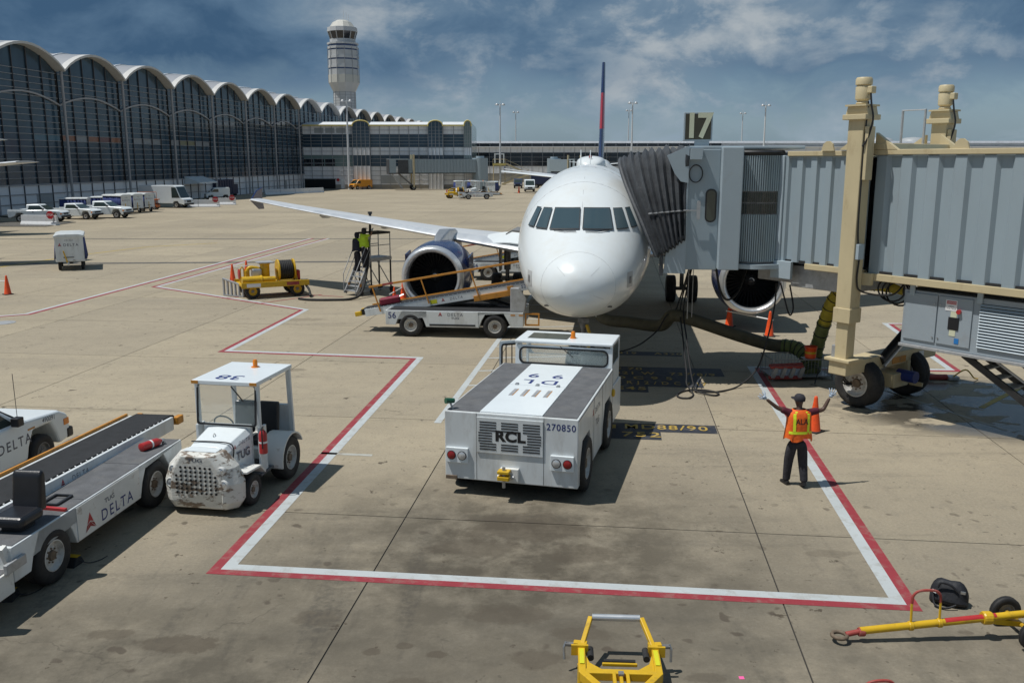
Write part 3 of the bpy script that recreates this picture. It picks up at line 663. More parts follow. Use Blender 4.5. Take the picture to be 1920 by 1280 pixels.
        for k in range(9):
            x = 2.05 + k * .26; y = 11.9 + (x - 1.6) * .56; hgt = .20 * sin(pi * (k + .6) / 9.6) + .02
            rs.append([V((e * x, y - .15, 2.72 + hgt)), V((e * x, y + .75, 3.02 + hgt * 1.15)), V((e * x, y + .75, 2.98 + hgt * 1.15)), V((e * x, y - .15, 2.68 + hgt))])
        m.rings(rs); m.build('leading_edge_panel', M['aircraft_white'], wg, 40)
        # engine
        ex, ez, ey = e * 5.75, 1.79, 10.6
        m = MB(); prof = [(.865, .42), (.86, .20), (.885, .07), (.935, .01), (.985, .0), (1.035, .04), (1.075, .15), (1.10, .26)]
        nac = MB().lathe([(1.098, .25), (1.125, .4), (1.17, .9), (1.19, 1.5), (1.16, 2.2), (1.06, 2.9), (.93, 3.5), (.85, 3.5), (.8, 3.0)], 44, axis='y', caps=(False, False)).build('engine_nacelle', M['aircraft_blue'], root, 60, loc=(ex, ey, ez)); nac.scale = (1.07, 1.0, 1.07)
        MB().lathe(prof, 44, axis='y', caps=(False, False)).build('intake_lip', M['polished_metal'], nac, 60)
        MB().lathe([(.865, .41), (.87, .7), (.87, 1.1), (.02, 1.12)], 44, axis='y', caps=(False, True)).build('intake_duct', M['black_void'], nac, 50)
        MB().lathe([(.01, .52), (.08, .58), (.16, .70), (.22, .86), (.25, 1.0), (.25, 1.08)], 24, axis='y', caps=(True, False)).build('spinner', M['fan_dark'], nac, 60)
        m = MB(); m.tube([(.10 * cos(a) * (1 - a / 9), .59 + .0, .10 * sin(a) * (1 - a / 9)) for a in [k * .3 for k in range(16)]], .014, 5); m.build('spinner_spiral', M['letter_white'], nac)
        bm_ = MB(); bm_.add([(-.03, .95, .24), (.035, .86, .24), (.085, .74, .855), (-.03, .92, .86)], [(0, 1, 2, 3)])
        bme = bm_.mesh('fan_blade', M['fan_dark'])
        for k in range(36): link('fan_blade', bme, nac, (0, 0, 0), (0, k * 2 * pi / 36, 0))
        MB().lathe([(.62, 3.0), (.55, 3.8), (.38, 4.5), (.30, 4.5)], 28, axis='y', caps=(False, True)).build('core_nozzle', M['bare_metal'], nac, 60)
        MB().bar((-e * 1.15, .9, .45), (-e * 1.15, 1.9, .55), .05, .35).build('strake', M['aircraft_blue'], nac)
        MB().bar((e * 1.10, 1.0, .55), (e * 1.12, 1.9, .62), .05, .32).build('strake', M['aircraft_blue'], nac)
        m = MB(); m.rings([[V((ex + q_, y, z0)) for q_, z0 in ((-w_, zb), (-w_ * .8, zt), (w_ * .8, zt), (w_, zb))] for y, w_, zb, zt in ((11.5, .10, 2.85, 2.95), (12.3, .24, 2.8, 3.22), (13.3, .28, 2.75, 3.38), (14.6, .28, 2.55, 3.30), (16.2, .2, 2.4, 2.95))])
        m.build('pylon', M['bare_metal'], root, 30, bevel=.05)
        # main gear
        gx, gy = e * 3.795, 17.7
        g_ = MB(); g_.cyl((gx, gy, .58), (gx, gy, 1.5), .09, n=12); g_.cyl((gx, gy, 1.3), (gx, gy, 2.7), .15, n=12)
        g_.bar((gx, gy, 1.5), (gx - e * 1.5, gy + .2, 2.5), .09); g_.bar((gx, gy + .05, .75), (gx, gy + .35, 1.2), .06); g_.bar((gx, gy + .35, 1.2), (gx, gy + .08, 1.55), .06)
        g_.cyl((gx - .46, gy, .58), (gx + .46, gy, .58), .08, n=12)
        gl = g_.build('landing_gear', M['gear_grey'], root, 40)
        B(gx + e * .28, gx + e * .33, gy - .35, gy + .4, 1.25, 2.65).build('gear_door', M['gear_grey'], gl)
        for s_ in (-.46, .46): wheel(gl, (gx + s_, gy, .58), .58, .42, 'x', 'gear_grey', bolts=False)
        # tailplane
        m = MB(); m.rings([airfoil(y, c, z, .05, e * x, 8) for x, y, c, z in ((.5, 31.0, 3.9, 4.85), (6.2, 34.6, 1.5, 5.35))]); m.build('tailplane', M['aircraft_white'], root, 40)
    # fin in three painted bands
    ft = [(5.3, 28.6, 7.1, .36), (5.9, 29.6, 6.3, .34), (11.76, 34.35, 2.2, .20)]
    def fin_sec(z):
        for a, b in zip(ft, ft[1:]):
            if z <= b[0] + 1e-6:
                t = (z - a[0]) / (b[0] - a[0]); y, c, w_ = [p + (q_ - p) * t for p, q_ in zip(a[1:], b[1:])]; break
        pts = []
        for k in range(20):
            a = pi * k / 10; u = .5 * (1 + cos(a)); tt = w_ * .5 * 5.2 * (.2969 * sqrt(u) - .126 * u - .3516 * u * u + .2843 * u ** 3 - .1036 * u ** 4) * 2
            pts.append(V((tt if k < 10 else -tt, y + u * c, z)))
        return pts
    fb = None
    for z0, z1, mt, cp in ((5.3, 7.8, 'aircraft_blue', (1, 0)), (7.8, 9.9, 'tail_red', (0, 0)), (9.9, 11.76, 'aircraft_blue', (0, 1))):
        m = MB(); zs = [z0] + ([5.9] if z0 < 5.9 < z1 else []) + [z1]; m.rings([fin_sec(z) for z in zs], True, cp); o = m.build('fin' if fb is None else 'fin_band', M[mt], root if fb is None else fb, 50); fb = fb or o
    # nose gear
    g_ = MB(); g_.cyl((0, 5.07, .38), (0, 5.0, 2.0), .075, n=12); g_.cyl((0, 5.03, 1.1), (0, 5.0, 2.0), .11, n=12); g_.bar((0, 5.05, .95), (0, 5.9, 1.9), .07)
    g_.cyl((-.3, 5.07, .38), (.3, 5.07, .38), .06, n=10); g_.box(-.16, .16, 4.85, 4.92, 1.25, 1.4)
    gl = g_.build('nose_gear', M['gear_grey'], root, 40)
    MB().tube(crom([(.1, 4.95, 1.2), (.2, 4.85, .9), (.18, 4.6, .55), (.34, 4.3, .12)], 5), .05, 8).build('tow_strap', M['yellow_paint'], gl)
    for s_ in (-.25, .25): wheel(gl, (s_, 5.07, .38), .38, .22, 'x', 'gear_grey', bolts=False)
    for s_ in (-.36, .36): B(s_ - .02, s_ + .02, 5.5, 6.4, 1.35, 1.85).build('gear_door', M['aircraft_white'], gl)
    # open forward cargo door on the right side
    m = MB(); rs = []
    for y in (8.2, 9.8): rs.append([V((-1.97, y, 3.5)), V((-2.25, y, 3.72)), V((-2.5, y, 3.74)), V((-2.72, y, 3.62)), V((-2.72, y, 3.58)), V((-2.5, y, 3.69)), V((-2.25, y, 3.66)), V((-1.97, y, 3.45))])
    m.rings(rs); m.build('cargo_door', M['gear_grey'], root, 40)
    return root
plane = make_airliner('airliner', 'white narrow-body airliner with blue engines docked at gate 17')
NOSE = V((1.57, 21.38, 0)); plane.location = NOSE; plane.rotation_euler = (0, 0, -TH)
def AP(x, y, z=0): # aircraft-local point to world
    return V((NOSE.x + x * R2.x + y * A2.x, NOSE.y + x * R2.y + y * A2.y, z))
pl2 = copy_tree(plane, None, ('wingtip_fence',)); pl2.name = 'airliner'; pl2.scale = (1.45,) * 3; pl2['label'] = 'parked airliner whose silver wingtip reaches in beside the glass terminal'
tip = V((17.05, 22.2)) * 1.45; pl2.location = (-28.48 - tip.x * R2.x - tip.y * A2.x, 54.5 - tip.x * R2.y - tip.y * A2.y, 0); pl2.location.z = -.05
pl3 = copy_tree(plane); pl3.scale = (1.1,) * 3; pl3['label'] = 'distant airliner mostly hidden behind the docked one, white wing by the cream stairs'
pl3.location = (14.3, 150.0, 0)
# ================================================================== JET BRIDGE
BE = V((.585, -.811)).normalized(); BL = V((-BE.y, BE.x)); BO = V((9.45, 22.2))
BANG = atan2(BE.y, BE.x)
bridge = thing('jet_bridge', 'grey ribbed jet bridge on cream columns with the gate 17 sign', 'jet bridge', (BO.x, BO.y, 0), BANG)
def bl(p):      # world -> bridge local
    d = V((p[0] - BO.x, p[1] - BO.y)); return V((d.dot(BE), d.dot(BL), p[2]))
def bw(x, y, z): return V((BO.x + x * BE.x + y * BL.x, BO.y + x * BE.y + y * BL.y, z))
def ab(x, y, z): return bl(AP(x, y, z))                    # aircraft-local -> bridge local
HW = 1.4; ZB, ZT = 3.38, 6.12
def ribbed(name, x0, x1, hw, zb, zt, pitch, dep, lip):
    # trapezoid corrugated side walls, flat roof and floor
    prof = []; x = x0; k = 0
    while x < x1 - 1e-3:
        w_ = min(pitch, x1 - x)
        prof += [(x, 0), (x + w_ * .40, 0), (x + w_ * .52, dep), (x + w_ * .88, dep)]; x += pitch
    prof.append((x1, 0)); m = MB()
    for e in (-1, 1):
        vs = [(u, e * (hw - d), z) for z in (zb, zt) for u, d in prof]; n = len(prof)
        m.add(vs, [(i, i + 1, n + i + 1, n + i) for i in range(n - 1)])
    return m.build(name, M['bridge_grey'], bridge)
tun = ribbed('tunnel_wall', .25, 13.0, HW, ZB, ZT, .62, .085, 0)
ribbed('tunnel_wall', -2.45, .05, HW - .10, ZB + .05, ZT - .02, .42, .07, 0)
B(.2, 13, -HW, HW, ZT - .03, ZT + .0).build('tunnel_roof', M['bridge_light'], bridge); B(.2, 13, -HW + .02, HW - .02, ZB - .02, ZB + .06).build('tunnel_floor', M['dark_metal'], bridge)
B(-2.4, .2, -HW + .12, HW - .12, ZT - .06, ZT - .03).build('tunnel_roof', M['bridge_light'], bridge); B(-2.4, .2, -HW + .14, HW - .14, ZB + .02, ZB + .1).build('tunnel_floor', M['dark_metal'], bridge)
for e in (-1, 1):
    B(.15, 13, min(e * (HW - .16), e * (HW + .035)), max(e * (HW - .16), e * (HW + .035)), ZT, ZT + .12).build('roof_rail', M['cream_paint'], bridge, bevel=.012)
    B(-2.3, .1, min(e * (HW - .3), e * (HW - .05)), max(e * (HW - .3), e * (HW - .05)), ZT - .02, ZT + .1).build('roof_rail', M['cream_paint'], bridge, bevel=.012)
    B(.15, 13, min(e * (HW - .16), e * (HW + .03)), max(e * (HW - .16), e * (HW + .03)), ZB - .17, ZB - .003).build('floor_rail', M['cream_paint'], bridge, bevel=.012)
    B(-1.6, .1, min(e * (HW - .3), e * (HW - .06)), max(e * (HW - .3), e * (HW - .06)), ZB - .1, ZB + .046).build('floor_rail', M['cream_paint'], bridge, bevel=.012)
B(-2.62, -1.98, -HW + .02, -HW + .12, ZB - .4, ZB + .06).build('skirt_panel', M['bridge_light'], bridge, bevel=.01)
B(-2.62, -2.38, -HW + .05, HW - .05, ZB + .06, ZT - .0).build('end_frame', M['bridge_light'], bridge, bevel=.02)
for x in (-1.1, 2.2, 6.2):
    m = MB().prism([(x - .18, ZT + .10), (x + .18, ZT + .10), (x + .13, ZT + .26), (x + .04, ZT + .33), (x - .04, ZT + .33), (x - .13, ZT + .26)], -HW + .0, -HW + .05, 'xz'); lg = m.build('lifting_lug', M['cream_paint'], bridge)
# columns
for e in (-1, 1):
    cy = e * (HW + .36); nm = bridge
    c = B(-.20, .20, cy - .20, cy + .20, 2.2, 6.95).build('support_column', M['cream_paint'], nm, bevel=.02)
    B(-.16, .16, cy - .16, cy + .16, 1.3, 2.2).build('inner_column', M['cream_paint'], c, bevel=.015)
    B(-.23, .23, cy - .23, cy + .23, 2.2, 2.55).build('column_collar', M['cream_paint'], c, bevel=.012)
    B(-.30, .30, cy - .30, cy + .30, 6.90, 7.02).build('column_flange', M['cream_paint'], c, bevel=.012)
    m = MB().prism([(-.30, 6.98), (.30, 6.98), (.24, 7.2), (-.24, 7.2)], cy - .2, cy + .2, 'xz'); m.build('motor_bracket', M['cream_paint'], c, bevel=.01)
    B(-.27, .27, cy - .27, cy + .27, 7.2, 7.24).build('column_flange', M['cream_paint'], c)
    mo = MB().lathe([(.13, 7.24), (.15, 7.27), (.12, 7.32), (.17, 7.36), (.175, 7.62), (.15, 7.66), (.185, 7.68), (.185, 7.80), (.16, 7.84)], 20, (0, cy, 0)).build('lift_motor', M['cream_paint'], c, 35)
    B(.14, .27, cy - .09, cy + .09, 7.48, 7.64).build('terminal_box', M['cream_paint'], mo, bevel=.02)
    MB().tube(crom([(.22, cy - .05, 7.5), (.3, cy - .1, 7.2), (.36, cy - .1, 6.9), (.3, cy - .15, 6.5), (.22, cy - .22, 6.3)], 5), .022, 6).build('power_cable', M['black_plastic'], c)
    for x0 in (.215,):
        B(x0, x0 + .10, cy - .17, cy + .10, 5.55, 6.75).build('guide_plate', M['cream_paint'], c, bevel=.01)
    B(-.30, .42, min(e * (HW + .04), e * (HW + .16)), max(e * (HW + .04), e * (HW + .16)), ZB - .28, ZB - .0).build('column_saddle', M['cream_paint'], c)
    for x0, x1 in ((-.75, -.2), (.2, .75)):
        MB().prism([(x0, ZT + .12), (x1, ZT + .12), (x1 if x0 < 0 else x0, ZT + .5)], e * (HW - .02) - .06, e * (HW - .02) + .06, 'xz').build('gusset', M['cream_paint'], c)
B(-.45, .45, -HW - .05, HW + .05, ZT + .12, ZT + .26).build('yoke_beam', M['cream_paint'], bridge, bevel=.015)
# electrical box and conduit on the near column
cy = -(HW + .36)
bx = B(.205, .29, cy - .16, cy + .06, 3.72, 4.08).build('junction_box', M['bridge_light'], bridge, bevel=.01)
MB().tube(crom([(.24, cy - .14, 7.3), (.225, cy - .16, 6.2), (.225, cy - .16, 4.6), (.23, cy - .1, 4.05)], 4), .018, 6).build('power_cable', M['black_plastic'], bx)
MB().tube(crom([(.25, cy - .05, 3.75), (.23, cy - .05, 3.2), (.3, cy + .1, 2.95), (.8, cy + .5, 2.9), (1.0, cy + .7, 3.2)], 6), .022, 6).build('power_cable', M['black_plastic'], bx)
for k in range(3):
    MB().tube([(.75 + .34 * cos(a) + k * .06, -HW + .2 + k * .08, 3.02 + .28 * sin(a) - k * .05) for a in [2 * pi * i / 20 for i in range(20)]], .022, 6, True).build('cable_loop', M['black_plastic'], bridge)
# wheel bogie
bg_ = B(-.24, .24, -HW - .60, HW + .60, .93, 1.26).build('bogie_beam', M['cream_paint'], bridge, bevel=.02)
for e in (-1, 1):
    B(-.34, .34, e * (HW + .36) - .3, e * (HW + .36) + .3, 1.26, 1.33).build('base_flange', M['cream_paint'], bg_, bevel=.01)
    wheel(bg_, (0, e * 1.02, .60), .60, .44, 'y', n=36)
    B(-.30, .30, e * .66 - .06, e * .66 + .06, .42, 1.0).build('axle_fork', M['cream_paint'], bg_, bevel=.015)
m = MB().cyl((0, -.95, .6), (0, .95, .6), .09, n=14); m.build('axle', M['dark_metal'], bg_, 40)
B(-.30, .50, -.32, .32, .44, .80).build('drive_box', M['cream_paint'], bg_, bevel=.02)
MB().cyl((.35, .1, .72), (.82, .1, .72), .15, n=18).build('drive_motor', M['delta_blue'], bg_, 40)
B(.40, .74, .55, .60, .40, .50).build('step', M['cream_paint'], bg_)
B(-.245, -.14, -HW - .52, -HW - .25, 1.2, 1.62).build('control_box', M['galvanised'], bg_, bevel=.01)
B(.245, .255, -.05, .55, .98, 1.14).build('warning_plate', M['orange_paint'], bg_); B(.245, .255, HW - .25, HW - .02, 1.0, 1.16).build('maker_plate', M['letter_white'], bg_)
MB().cyl((.22, -.55, 1.12), (.3, HW + .2, 2.55), .11, n=14).build('ram_barrel', M['black_plastic'], bridge, 40)
MB().cyl((.30, -.50, 1.0), (.38, HW + .18, 2.42), .05, n=12).build('ram_rod', M['polished_metal'], bridge, 40)
MB().bar((.3, HW + .2, 2.5), (.2, -.9, 3.35), .13, .13).build('brace', M['galvanised'], bridge)
for k in range(3):
    MB().tube(crom([(.1 + k * .07, -1.0, 1.15), (-.15 + k * .05, -1.25, 1.0), (-.25, -1.3 - k * .04, .72 - k * .05), (-.1, -1.1, .55), (.1, -.95, .8)], 6), .02, 6).build('hydraulic_hose', M['black_plastic'], bg_)
# ---- cab at the aircraft door
def wbox(name, mat, x0, x1, y0, y1, z0, z1, parent=bridge, bevel=.02):
    vs = [ab(x, y, z) for z in (z0, z1) for x, y in ((x0, y0), (x1, y0), (x1, y1), (x0, y1))]
    return MB().add(vs, [(3, 2, 1, 0), (4, 5, 6, 7), (0, 1, 5, 4), (1, 2, 6, 5), (2, 3, 7, 6), (3, 0, 4, 7)]).build(name, M[mat], parent, bevel=bevel)
YN, YF = 2.62, 6.5; CX0, CX1 = 2.72, 4.05
cab = wbox('cab_wall', 'bridge_grey', CX0, CX1 - .50, YN, YN + .12, 3.16, 6.28)
wbox('cab_wall', 'bridge_grey', CX0, CX1 + 1.4, YF - .12, YF, 3.16, 6.28)
wbox('cab_floor', 'dark_metal', CX0, CX1 + 1.7, YN + .12, YF - .12, 3.2, 3.4)
wbox('cab_roof', 'bridge_light', CX0 - .02, CX1 + 1.6, YN + .02, YF, 6.282, 6.36)
wbox('cab_post', 'bridge_light', CX1 - .50, CX1 + .03, YN - .35, YN + .12, 3.2, 6.33)
wbox('cab_edge', 'bridge_light', CX0 - .05, CX0 + .03, YN - .03, YN + .02, 3.05, 6.3)
# tall cab window and mirror
def wall_panel(name, mat, poly, y, th, parent, dx=0):   # polygon (x, z) in the cab's near wall plane
    n = len(poly); vs = [ab(x + dx, yy, z) for yy in (y, y - th) for x, z in poly]
    return MB().add(vs, [(i, (i + 1) % n, n + (i + 1) % n, n + i) for i in range(n)] + [tuple(range(n)), tuple(range(2 * n - 1, n - 1, -1))]).build(name, M[mat], parent)
f_ = wall_panel('window_frame', 'black_plastic', rrect(CX0 + .62, 4.84, .29, .86, .13), YN, .012, cab)
wall_panel('window', 'cab_glass', rrect(CX0 + .62, 4.84, .22, .79, .10), YN - .012, .006, f_)
wall_panel('mirror', 'galvanised', rrect(CX0 + .30, 4.73, .09, .48, .045), YN - .10, .03, cab)
MB().bar(ab(CX0, YN - .11, 4.72), ab(CX0 + .34, YN - .11, 4.72), .03).build('mirror_arm', M['galvanised'], cab)
wall_panel('hood', 'bridge_light', [(CX0 + .02, 6.30), (CX0 + .02, 5.42), (CX0 - .18, 5.46), (CX0 - .34, 5.66), (CX0 - .55, 6.12), (CX0 - .02, 6.36), (CX0 + .02, 6.36)], YN + .01, .06, bridge)
wall_panel('sill_skirt', 'bridge_light', [(CX0 + .0, 3.06), (CX0 + .0, 3.95), (CX0 - .22, 3.86), (CX0 - .50, 3.62), (CX0 - .55, 3.06)], YN + .01, .05, bridge)
wall_panel('sill_pad', 'canopy_fabric', [(CX0 - .56, 3.0), (CX0 - .56, 3.62), (CX0 - .24, 3.90), (CX0 + .0, 4.0), (CX0 + .0, 4.08), (CX0 - .34, 3.96), (CX0 - .66, 3.66), (CX0 - .66, 3.0)], YN + .02, .09, bridge)
lt = wall_panel('floodlight', 'bridge_light', [(CX0 + .04, 6.02), (CX0 + .33, 6.02), (CX0 + .36, 6.3), (CX0 + .04, 6.3)], YN - .0, .2, bridge)
MB().tube([ab(CX0 + .20 + .17 * cos(a), YN - .06, 5.66 + .22 * sin(a)) for a in [2 * pi * i / 24 for i in range(24)]], .016, 6, True).build('cable_loop', M['black_plastic'], lt)
# slatted curtain between cab and tunnel
p0 = AP(CX1 + .0, YN + .02, 0); p1 = bw(-2.5, -HW + .16, 0)
crv = [V((p0.x + (p1.x - p0.x) * u - .10 * sin(pi * u) * .4, p0.y + (p1.y - p0.y) * u - .16 * sin(pi * u))) for u in [i / 20 for i in range(21)]]
m = MB().add([bl((p.x, p.y, z)) for z in (3.36, 6.14) for p in crv], [(i, i + 1, 22 + i, 21 + i) for i in range(20)]); ct = m.build('curtain_backing', M['gear_grey'], bridge)
for i in range(20):
    a, b = crv[i], crv[i + 1]; t_ = (b - a); n_ = V((t_.y, -t_.x)).normalized(); q_ = a + t_ * .5 + n_ * .015
    h_ = t_.length * .45
    for z0, z1 in (((3.4, 4.62), (5.22, 6.12)) if 1 <= i <= 17 else ((3.4, 6.12),)):
        pts = [q_ - t_.normalized() * h_ - n_ * .01, q_ - t_.normalized() * h_ * .5 + n_ * .03, q_ + t_.normalized() * h_ * .5 + n_ * .03, q_ + t_.normalized() * h_ - n_ * .01]
        MB().rings([[bl((p.x, p.y, z)) for p in pts] for z in (z0, z1)]).build('curtain_slat', M['curtain_steel'], ct)
    if 1 <= i <= 17:
        for z0, z1 in ((4.65, 4.90), (4.94, 5.19)):
            pts = [q_ - t_.normalized() * h_ * .75, q_ - t_.normalized() * h_ * .3 + n_ * .012, q_ + t_.normalized() * h_ * .3 + n_ * .012, q_ + t_.normalized() * h_ * .75]
            MB().rings([[bl((p.x, p.y, z)) for p in pts] for z in (z0, z1)]).build('window_slat', M['cab_glass'], ct)
m = MB().tube([bl((p.x, p.y, 6.18)) for p in crv], .07, 6); m.build('curtain_head', M['black_plastic'], ct)
m = MB().add([bl((*(p + V((.02, -.18))), z)) for z in (3.22, 3.34) for p in crv] + [bl((*(p + V((.3, .8))), z)) for z in (3.22, 3.34) for p in crv],
             [(i, i + 1, 22 + i, 21 + i) for i in range(20)] + [(21 + i, 22 + i, 64 + i, 63 + i) for i in range(20)] + [(i + 42, i + 43, i + 1, i) for i in range(20)]); m.build('turntable_rim', M['bridge_light'], bridge)
B(-2.2, -.5, -HW + .35, HW - .2, ZB - .62, ZB - .05).build('underfloor_box', M['galvanised'], bridge, bevel=.02)
B(-3.4, -2.2, -HW + .5, HW - .2, ZB - .55, ZB - .12).build('underfloor_box', M['galvanised'], bridge, bevel=.02)
# pleated docking canopy
fr = [(1.98, 2.56, 3.50), (1.76, 2.73, 3.98), (1.55, 2.98, 4.45), (1.33, 3.30, 4.92), (1.12, 3.75, 5.42), (.98, 4.3, 5.86), (.98, 5.0, 6.06), (1.05, 5.7, 6.0), (1.35, 6.25, 5.6), (1.75, 6.4, 4.9), (2.0, 6.4, 4.2), (2.08, 6.4, 3.5)]
bk = [(2.74, 2.62, 3.98), (2.74, 2.60, 4.25), (2.74, 2.60, 4.6), (2.74, 2.60, 5.1), (2.74, 2.60, 5.65), (2.74, 2.70, 6.2), (2.74, 4.3, 6.3), (2.74, 5.6, 6.3), (2.74, 6.35, 6.15), (2.74, 6.45, 5.2), (2.74, 6.45, 4.3), (2.74, 6.45, 3.5)]
F = crom(fr, 4); K = crom(bk, 4); m = MB(); rs = []; NP = 9
cen = V((2.2, 4.6, 4.5))
for k in range(NP * 2 + 1):
    u = k / (NP * 2); ring = []
    for i_, (a, b) in enumerate(zip(F, K)):
        p = a + (b - a) * u; o_ = (p - cen); o_.x = 0; o_.normalize(); fold = (.10 if k % 2 else -.07) * (.85 + .15 * sin(i_ * .35 + k * 1.9)) * (0.3 if k in (0, NP * 2) else 1)
        sag = .05 * sin(i_ * .16 + k * 1.3)
        ring.append(ab(*(p + o_ * (fold + sag * .5 + .10 * sin(pi * u)))))
    rs.append(ring)
m.rings(rs, False, (False, False)); cn = m.build('docking_canopy', M['canopy_fabric'], bridge, 28)
so_ = cn.modifiers.new('solid', 'SOLIDIFY'); so_.thickness = .02
def onc(u, i_): return rs[int(u * NP * 2)][i_]
MB().tube([rs[k][9] + (rs[k][9] - ab(*cen)).normalized() * .05 for k in range(4, NP * 2 + 1)], .022, 6).build('canopy_strap', M['galvanised'], cn)
MB().tube([p + V((0, 0, 0)) for p in rs[0]], .06, 8).build('canopy_bumper', M['canopy_fabric'], cn, 60)
# gate sign
sg = wbox('gate_sign', 'bridge_light', 2.62, 3.37, 3.30, 3.46, 6.50, 7.24, bridge, .01)
o = wall_panel('sign_face', 'sign_board', [(2.66, 6.54), (3.33, 6.54), (3.33, 7.20), (2.66, 7.20)], 3.30, .008, sg)
x_ = ab(1, 0, 0) - ab(0, 0, 0)
text('17', .88, M['sign_digit'], sg, ab(2.995, 3.286, 6.865), x_, (0, 0, 1), 'sign_number', bold=.028, gap=.86, stretch=.9)
wbox('sign_post', 'bridge_light', 2.92, 3.3, 3.34, 3.46, 6.34, 6.50, sg, .005)
for x in (-.75, -.2):
    pass
m = MB().tube([(-.6, HW - .5, ZT + .1), (-.6, HW - .5, ZT + 1.1), (.0, HW - .5, ZT + 1.1), (.0, HW - .5, ZT + .1)], .035, 6); m.build('access_hoop', M['galvanised'], bridge)
# conditioned-air unit slung under the tunnel
U0, U1, UY, UZ0, UZ1 = 1.1, 6.5, -1.22, 1.82, 3.08
un = B(U0, U1, UY, 1.0, UZ0, UZ1).build('air_unit', M['unit_grey'], bridge, bevel=.015)
for k, (x0, x1) in enumerate(((U0 + .06, U0 + .82), (U0 + .85, U0 + 1.62))):
    d_ = B(x0, x1, UY - .03, UY - .001, UZ0 + .12, UZ1 - .06).build('unit_door', M['bridge_light'] if 0 else M['unit_grey'], un, bevel=.008)
    for z in (UZ0 + .25, UZ1 - .25): MB().lathe([(.018, 0), (.014, .02)], 8, axis='y').build('latch', M['bare_metal'], d_, loc=((x1 if k == 0 else x0) + (-.05 if k == 0 else .05), UY - .05, z))
def plate(name, mat, x0, x1, z0, z1, dy=.034, parent=un): return B(x0, x1, UY - dy - .004, UY - dy, z0, z1).build(name, M[mat], parent)
X_ = U0 + 1.02
a = plate('warning_label', 'letter_white', X_, X_ + .26, UZ1 - .36, UZ1 - .12); plate('warning_band', 'stop_red', X_ + .02, X_ + .24, UZ1 - .21, UZ1 - .14, .040, a)
text('DANGER', .055, M['letter_white'], a, (X_ + .13, UY - .046, UZ1 - .175), (1, 0, 0), (0, 0, 1)); text('HIGH\nVOLTAGE', .05, M['letter_black'], a, (X_ + .13, UY - .0395, UZ1 - .285), (1, 0, 0), (0, 0, 1))
plate('tag_label', 'sign_digit', X_ + .13, X_ + .27, UZ1 - .92, UZ1 - .37); plate('notice_label', 'letter_black', X_ + .09, X_ + .33, UZ1 - .78, UZ1 - .50, .040); plate('blue_label', 'tower_blue', X_ + .26, X_ + .36, UZ0 + .18, UZ0 + .30).data.materials[0] = pm('sticker_blue', (.02, .18, .5), .5)
MB().cyl((X_ + .32, UY - .03, UZ1 - .36), (X_ + .32, UY - .09, UZ1 - .36), .05, n=12).build('switch', M['red_paint'], un, 40)
lv0, lv1 = U0 + 1.78, U0 + 3.45
B(lv0, lv1, UY - .006, UY - .001, UZ0 + .16, UZ1 - .12).build('louvre_recess', M['black_void'], un)
lm = MB().prism([(UY - .045, -.012), (UY - .01, .028), (UY - .004, .028), (UY - .035, -.018)], lv0, lv1, 'yz').mesh('louvre_slat', M['bridge_light'])
for k in range(15): link('louvre_slat', lm, un, (0, 0, UZ0 + .19 + k * .065))
for x in (U0 + .15, U0 + 1.7, U0 + 3.4): B(x, x + .12, UY - .05, UY - .002, UZ1 - .12, UZ1 + .32).build('hanger', M['bridge_light'], un, bevel=.008)
B(U0 - .02, U1, UY - .06, UY + .1, UZ0 - .07, UZ0 - .002).build('unit_rail', M['galvanised'], un, bevel=.008)
# folded service stairs below the unit
ss = MB()
for y in (-1.0, -.35):
    MB().bar((2.5, y, 1.74), (4.8, y, .42), .07, .14).build('stair_stringer', M['dark_metal'], bridge)
    MB().bar((2.7, y, 2.0), (4.9, y, .78), .04).build('stair_rail', M['galvanised'], bridge)
for k in range(8):
    u = (k + .5) / 8; B(-.11, .11, -.93, -.42, -.015, .015).build('tread', M['galvanised'], bridge, loc=(2.5 + 2.3 * u, 0, 1.74 - 1.32 * u))
B(4.5, 5.0, -1.05, -.3, 0, .5).build('stair_foot', M['dark_metal'], bridge, bevel=.02)
# terminal-end rotunda column, out of the picture
MB().cyl((12.6, 0, 0), (12.6, 0, 6.1), 1.0, n=24).build('rotunda_column', M['bridge_grey'], bridge, 40)
# hanging straps and hose saddle below the cab
for x, y in ((2.95, 3.9), (3.1, 4.2)):
    p = ab(x, y, 3.2); q_ = ab(x, y, 1.62); MB().tube([p, q_], .012, 5).build('hose_strap', M['galvanised'], bridge)
# ================================================================== GROUND VEHICLES  (local: +X forward, +Y left)
def hd(deg): return R(deg) - TH          # heading given in the stand frame
def arch(x, r, z0, w=1.0):               # wheel-arch notch, listed left to right
    return [(x - r * w, z0), (x - r * .96 * w, z0 + r * .55), (x - r * .6 * w, z0 + r * 1.18), (x + r * .6 * w, z0 + r * 1.18), (x + r * .96 * w, z0 + r * .55), (x + r * w, z0)]
def extinguisher(loc, rot, label):
    t = thing('fire_extinguisher', label, 'extinguisher', loc); t.rotation_euler = rot
    MB().lathe([(.06, 0), (.075, .01), (.075, .36), (.05, .42), (.025, .44), (.025, .47)], 16).build('cylinder', M['red_paint'], t, 40)
    MB().lathe([(.0765, .20), (.0765, .235)], 16, caps=(False, False)).build('label_band', M['letter_white'], t, 40)
    MB().lathe([(.03, .46), (.035, .5), (.02, .53)], 10).bar((-.0, 0, .52), (.14, 0, .55), .025).build('valve', M['bare_metal'], t)
    MB().tube(crom([(.03, 0, .5), (.12, 0, .45), (.13, 0, .28), (.11, 0, .12)], 4), .014, 6).build('hose', M['black_plastic'], t)
    return t
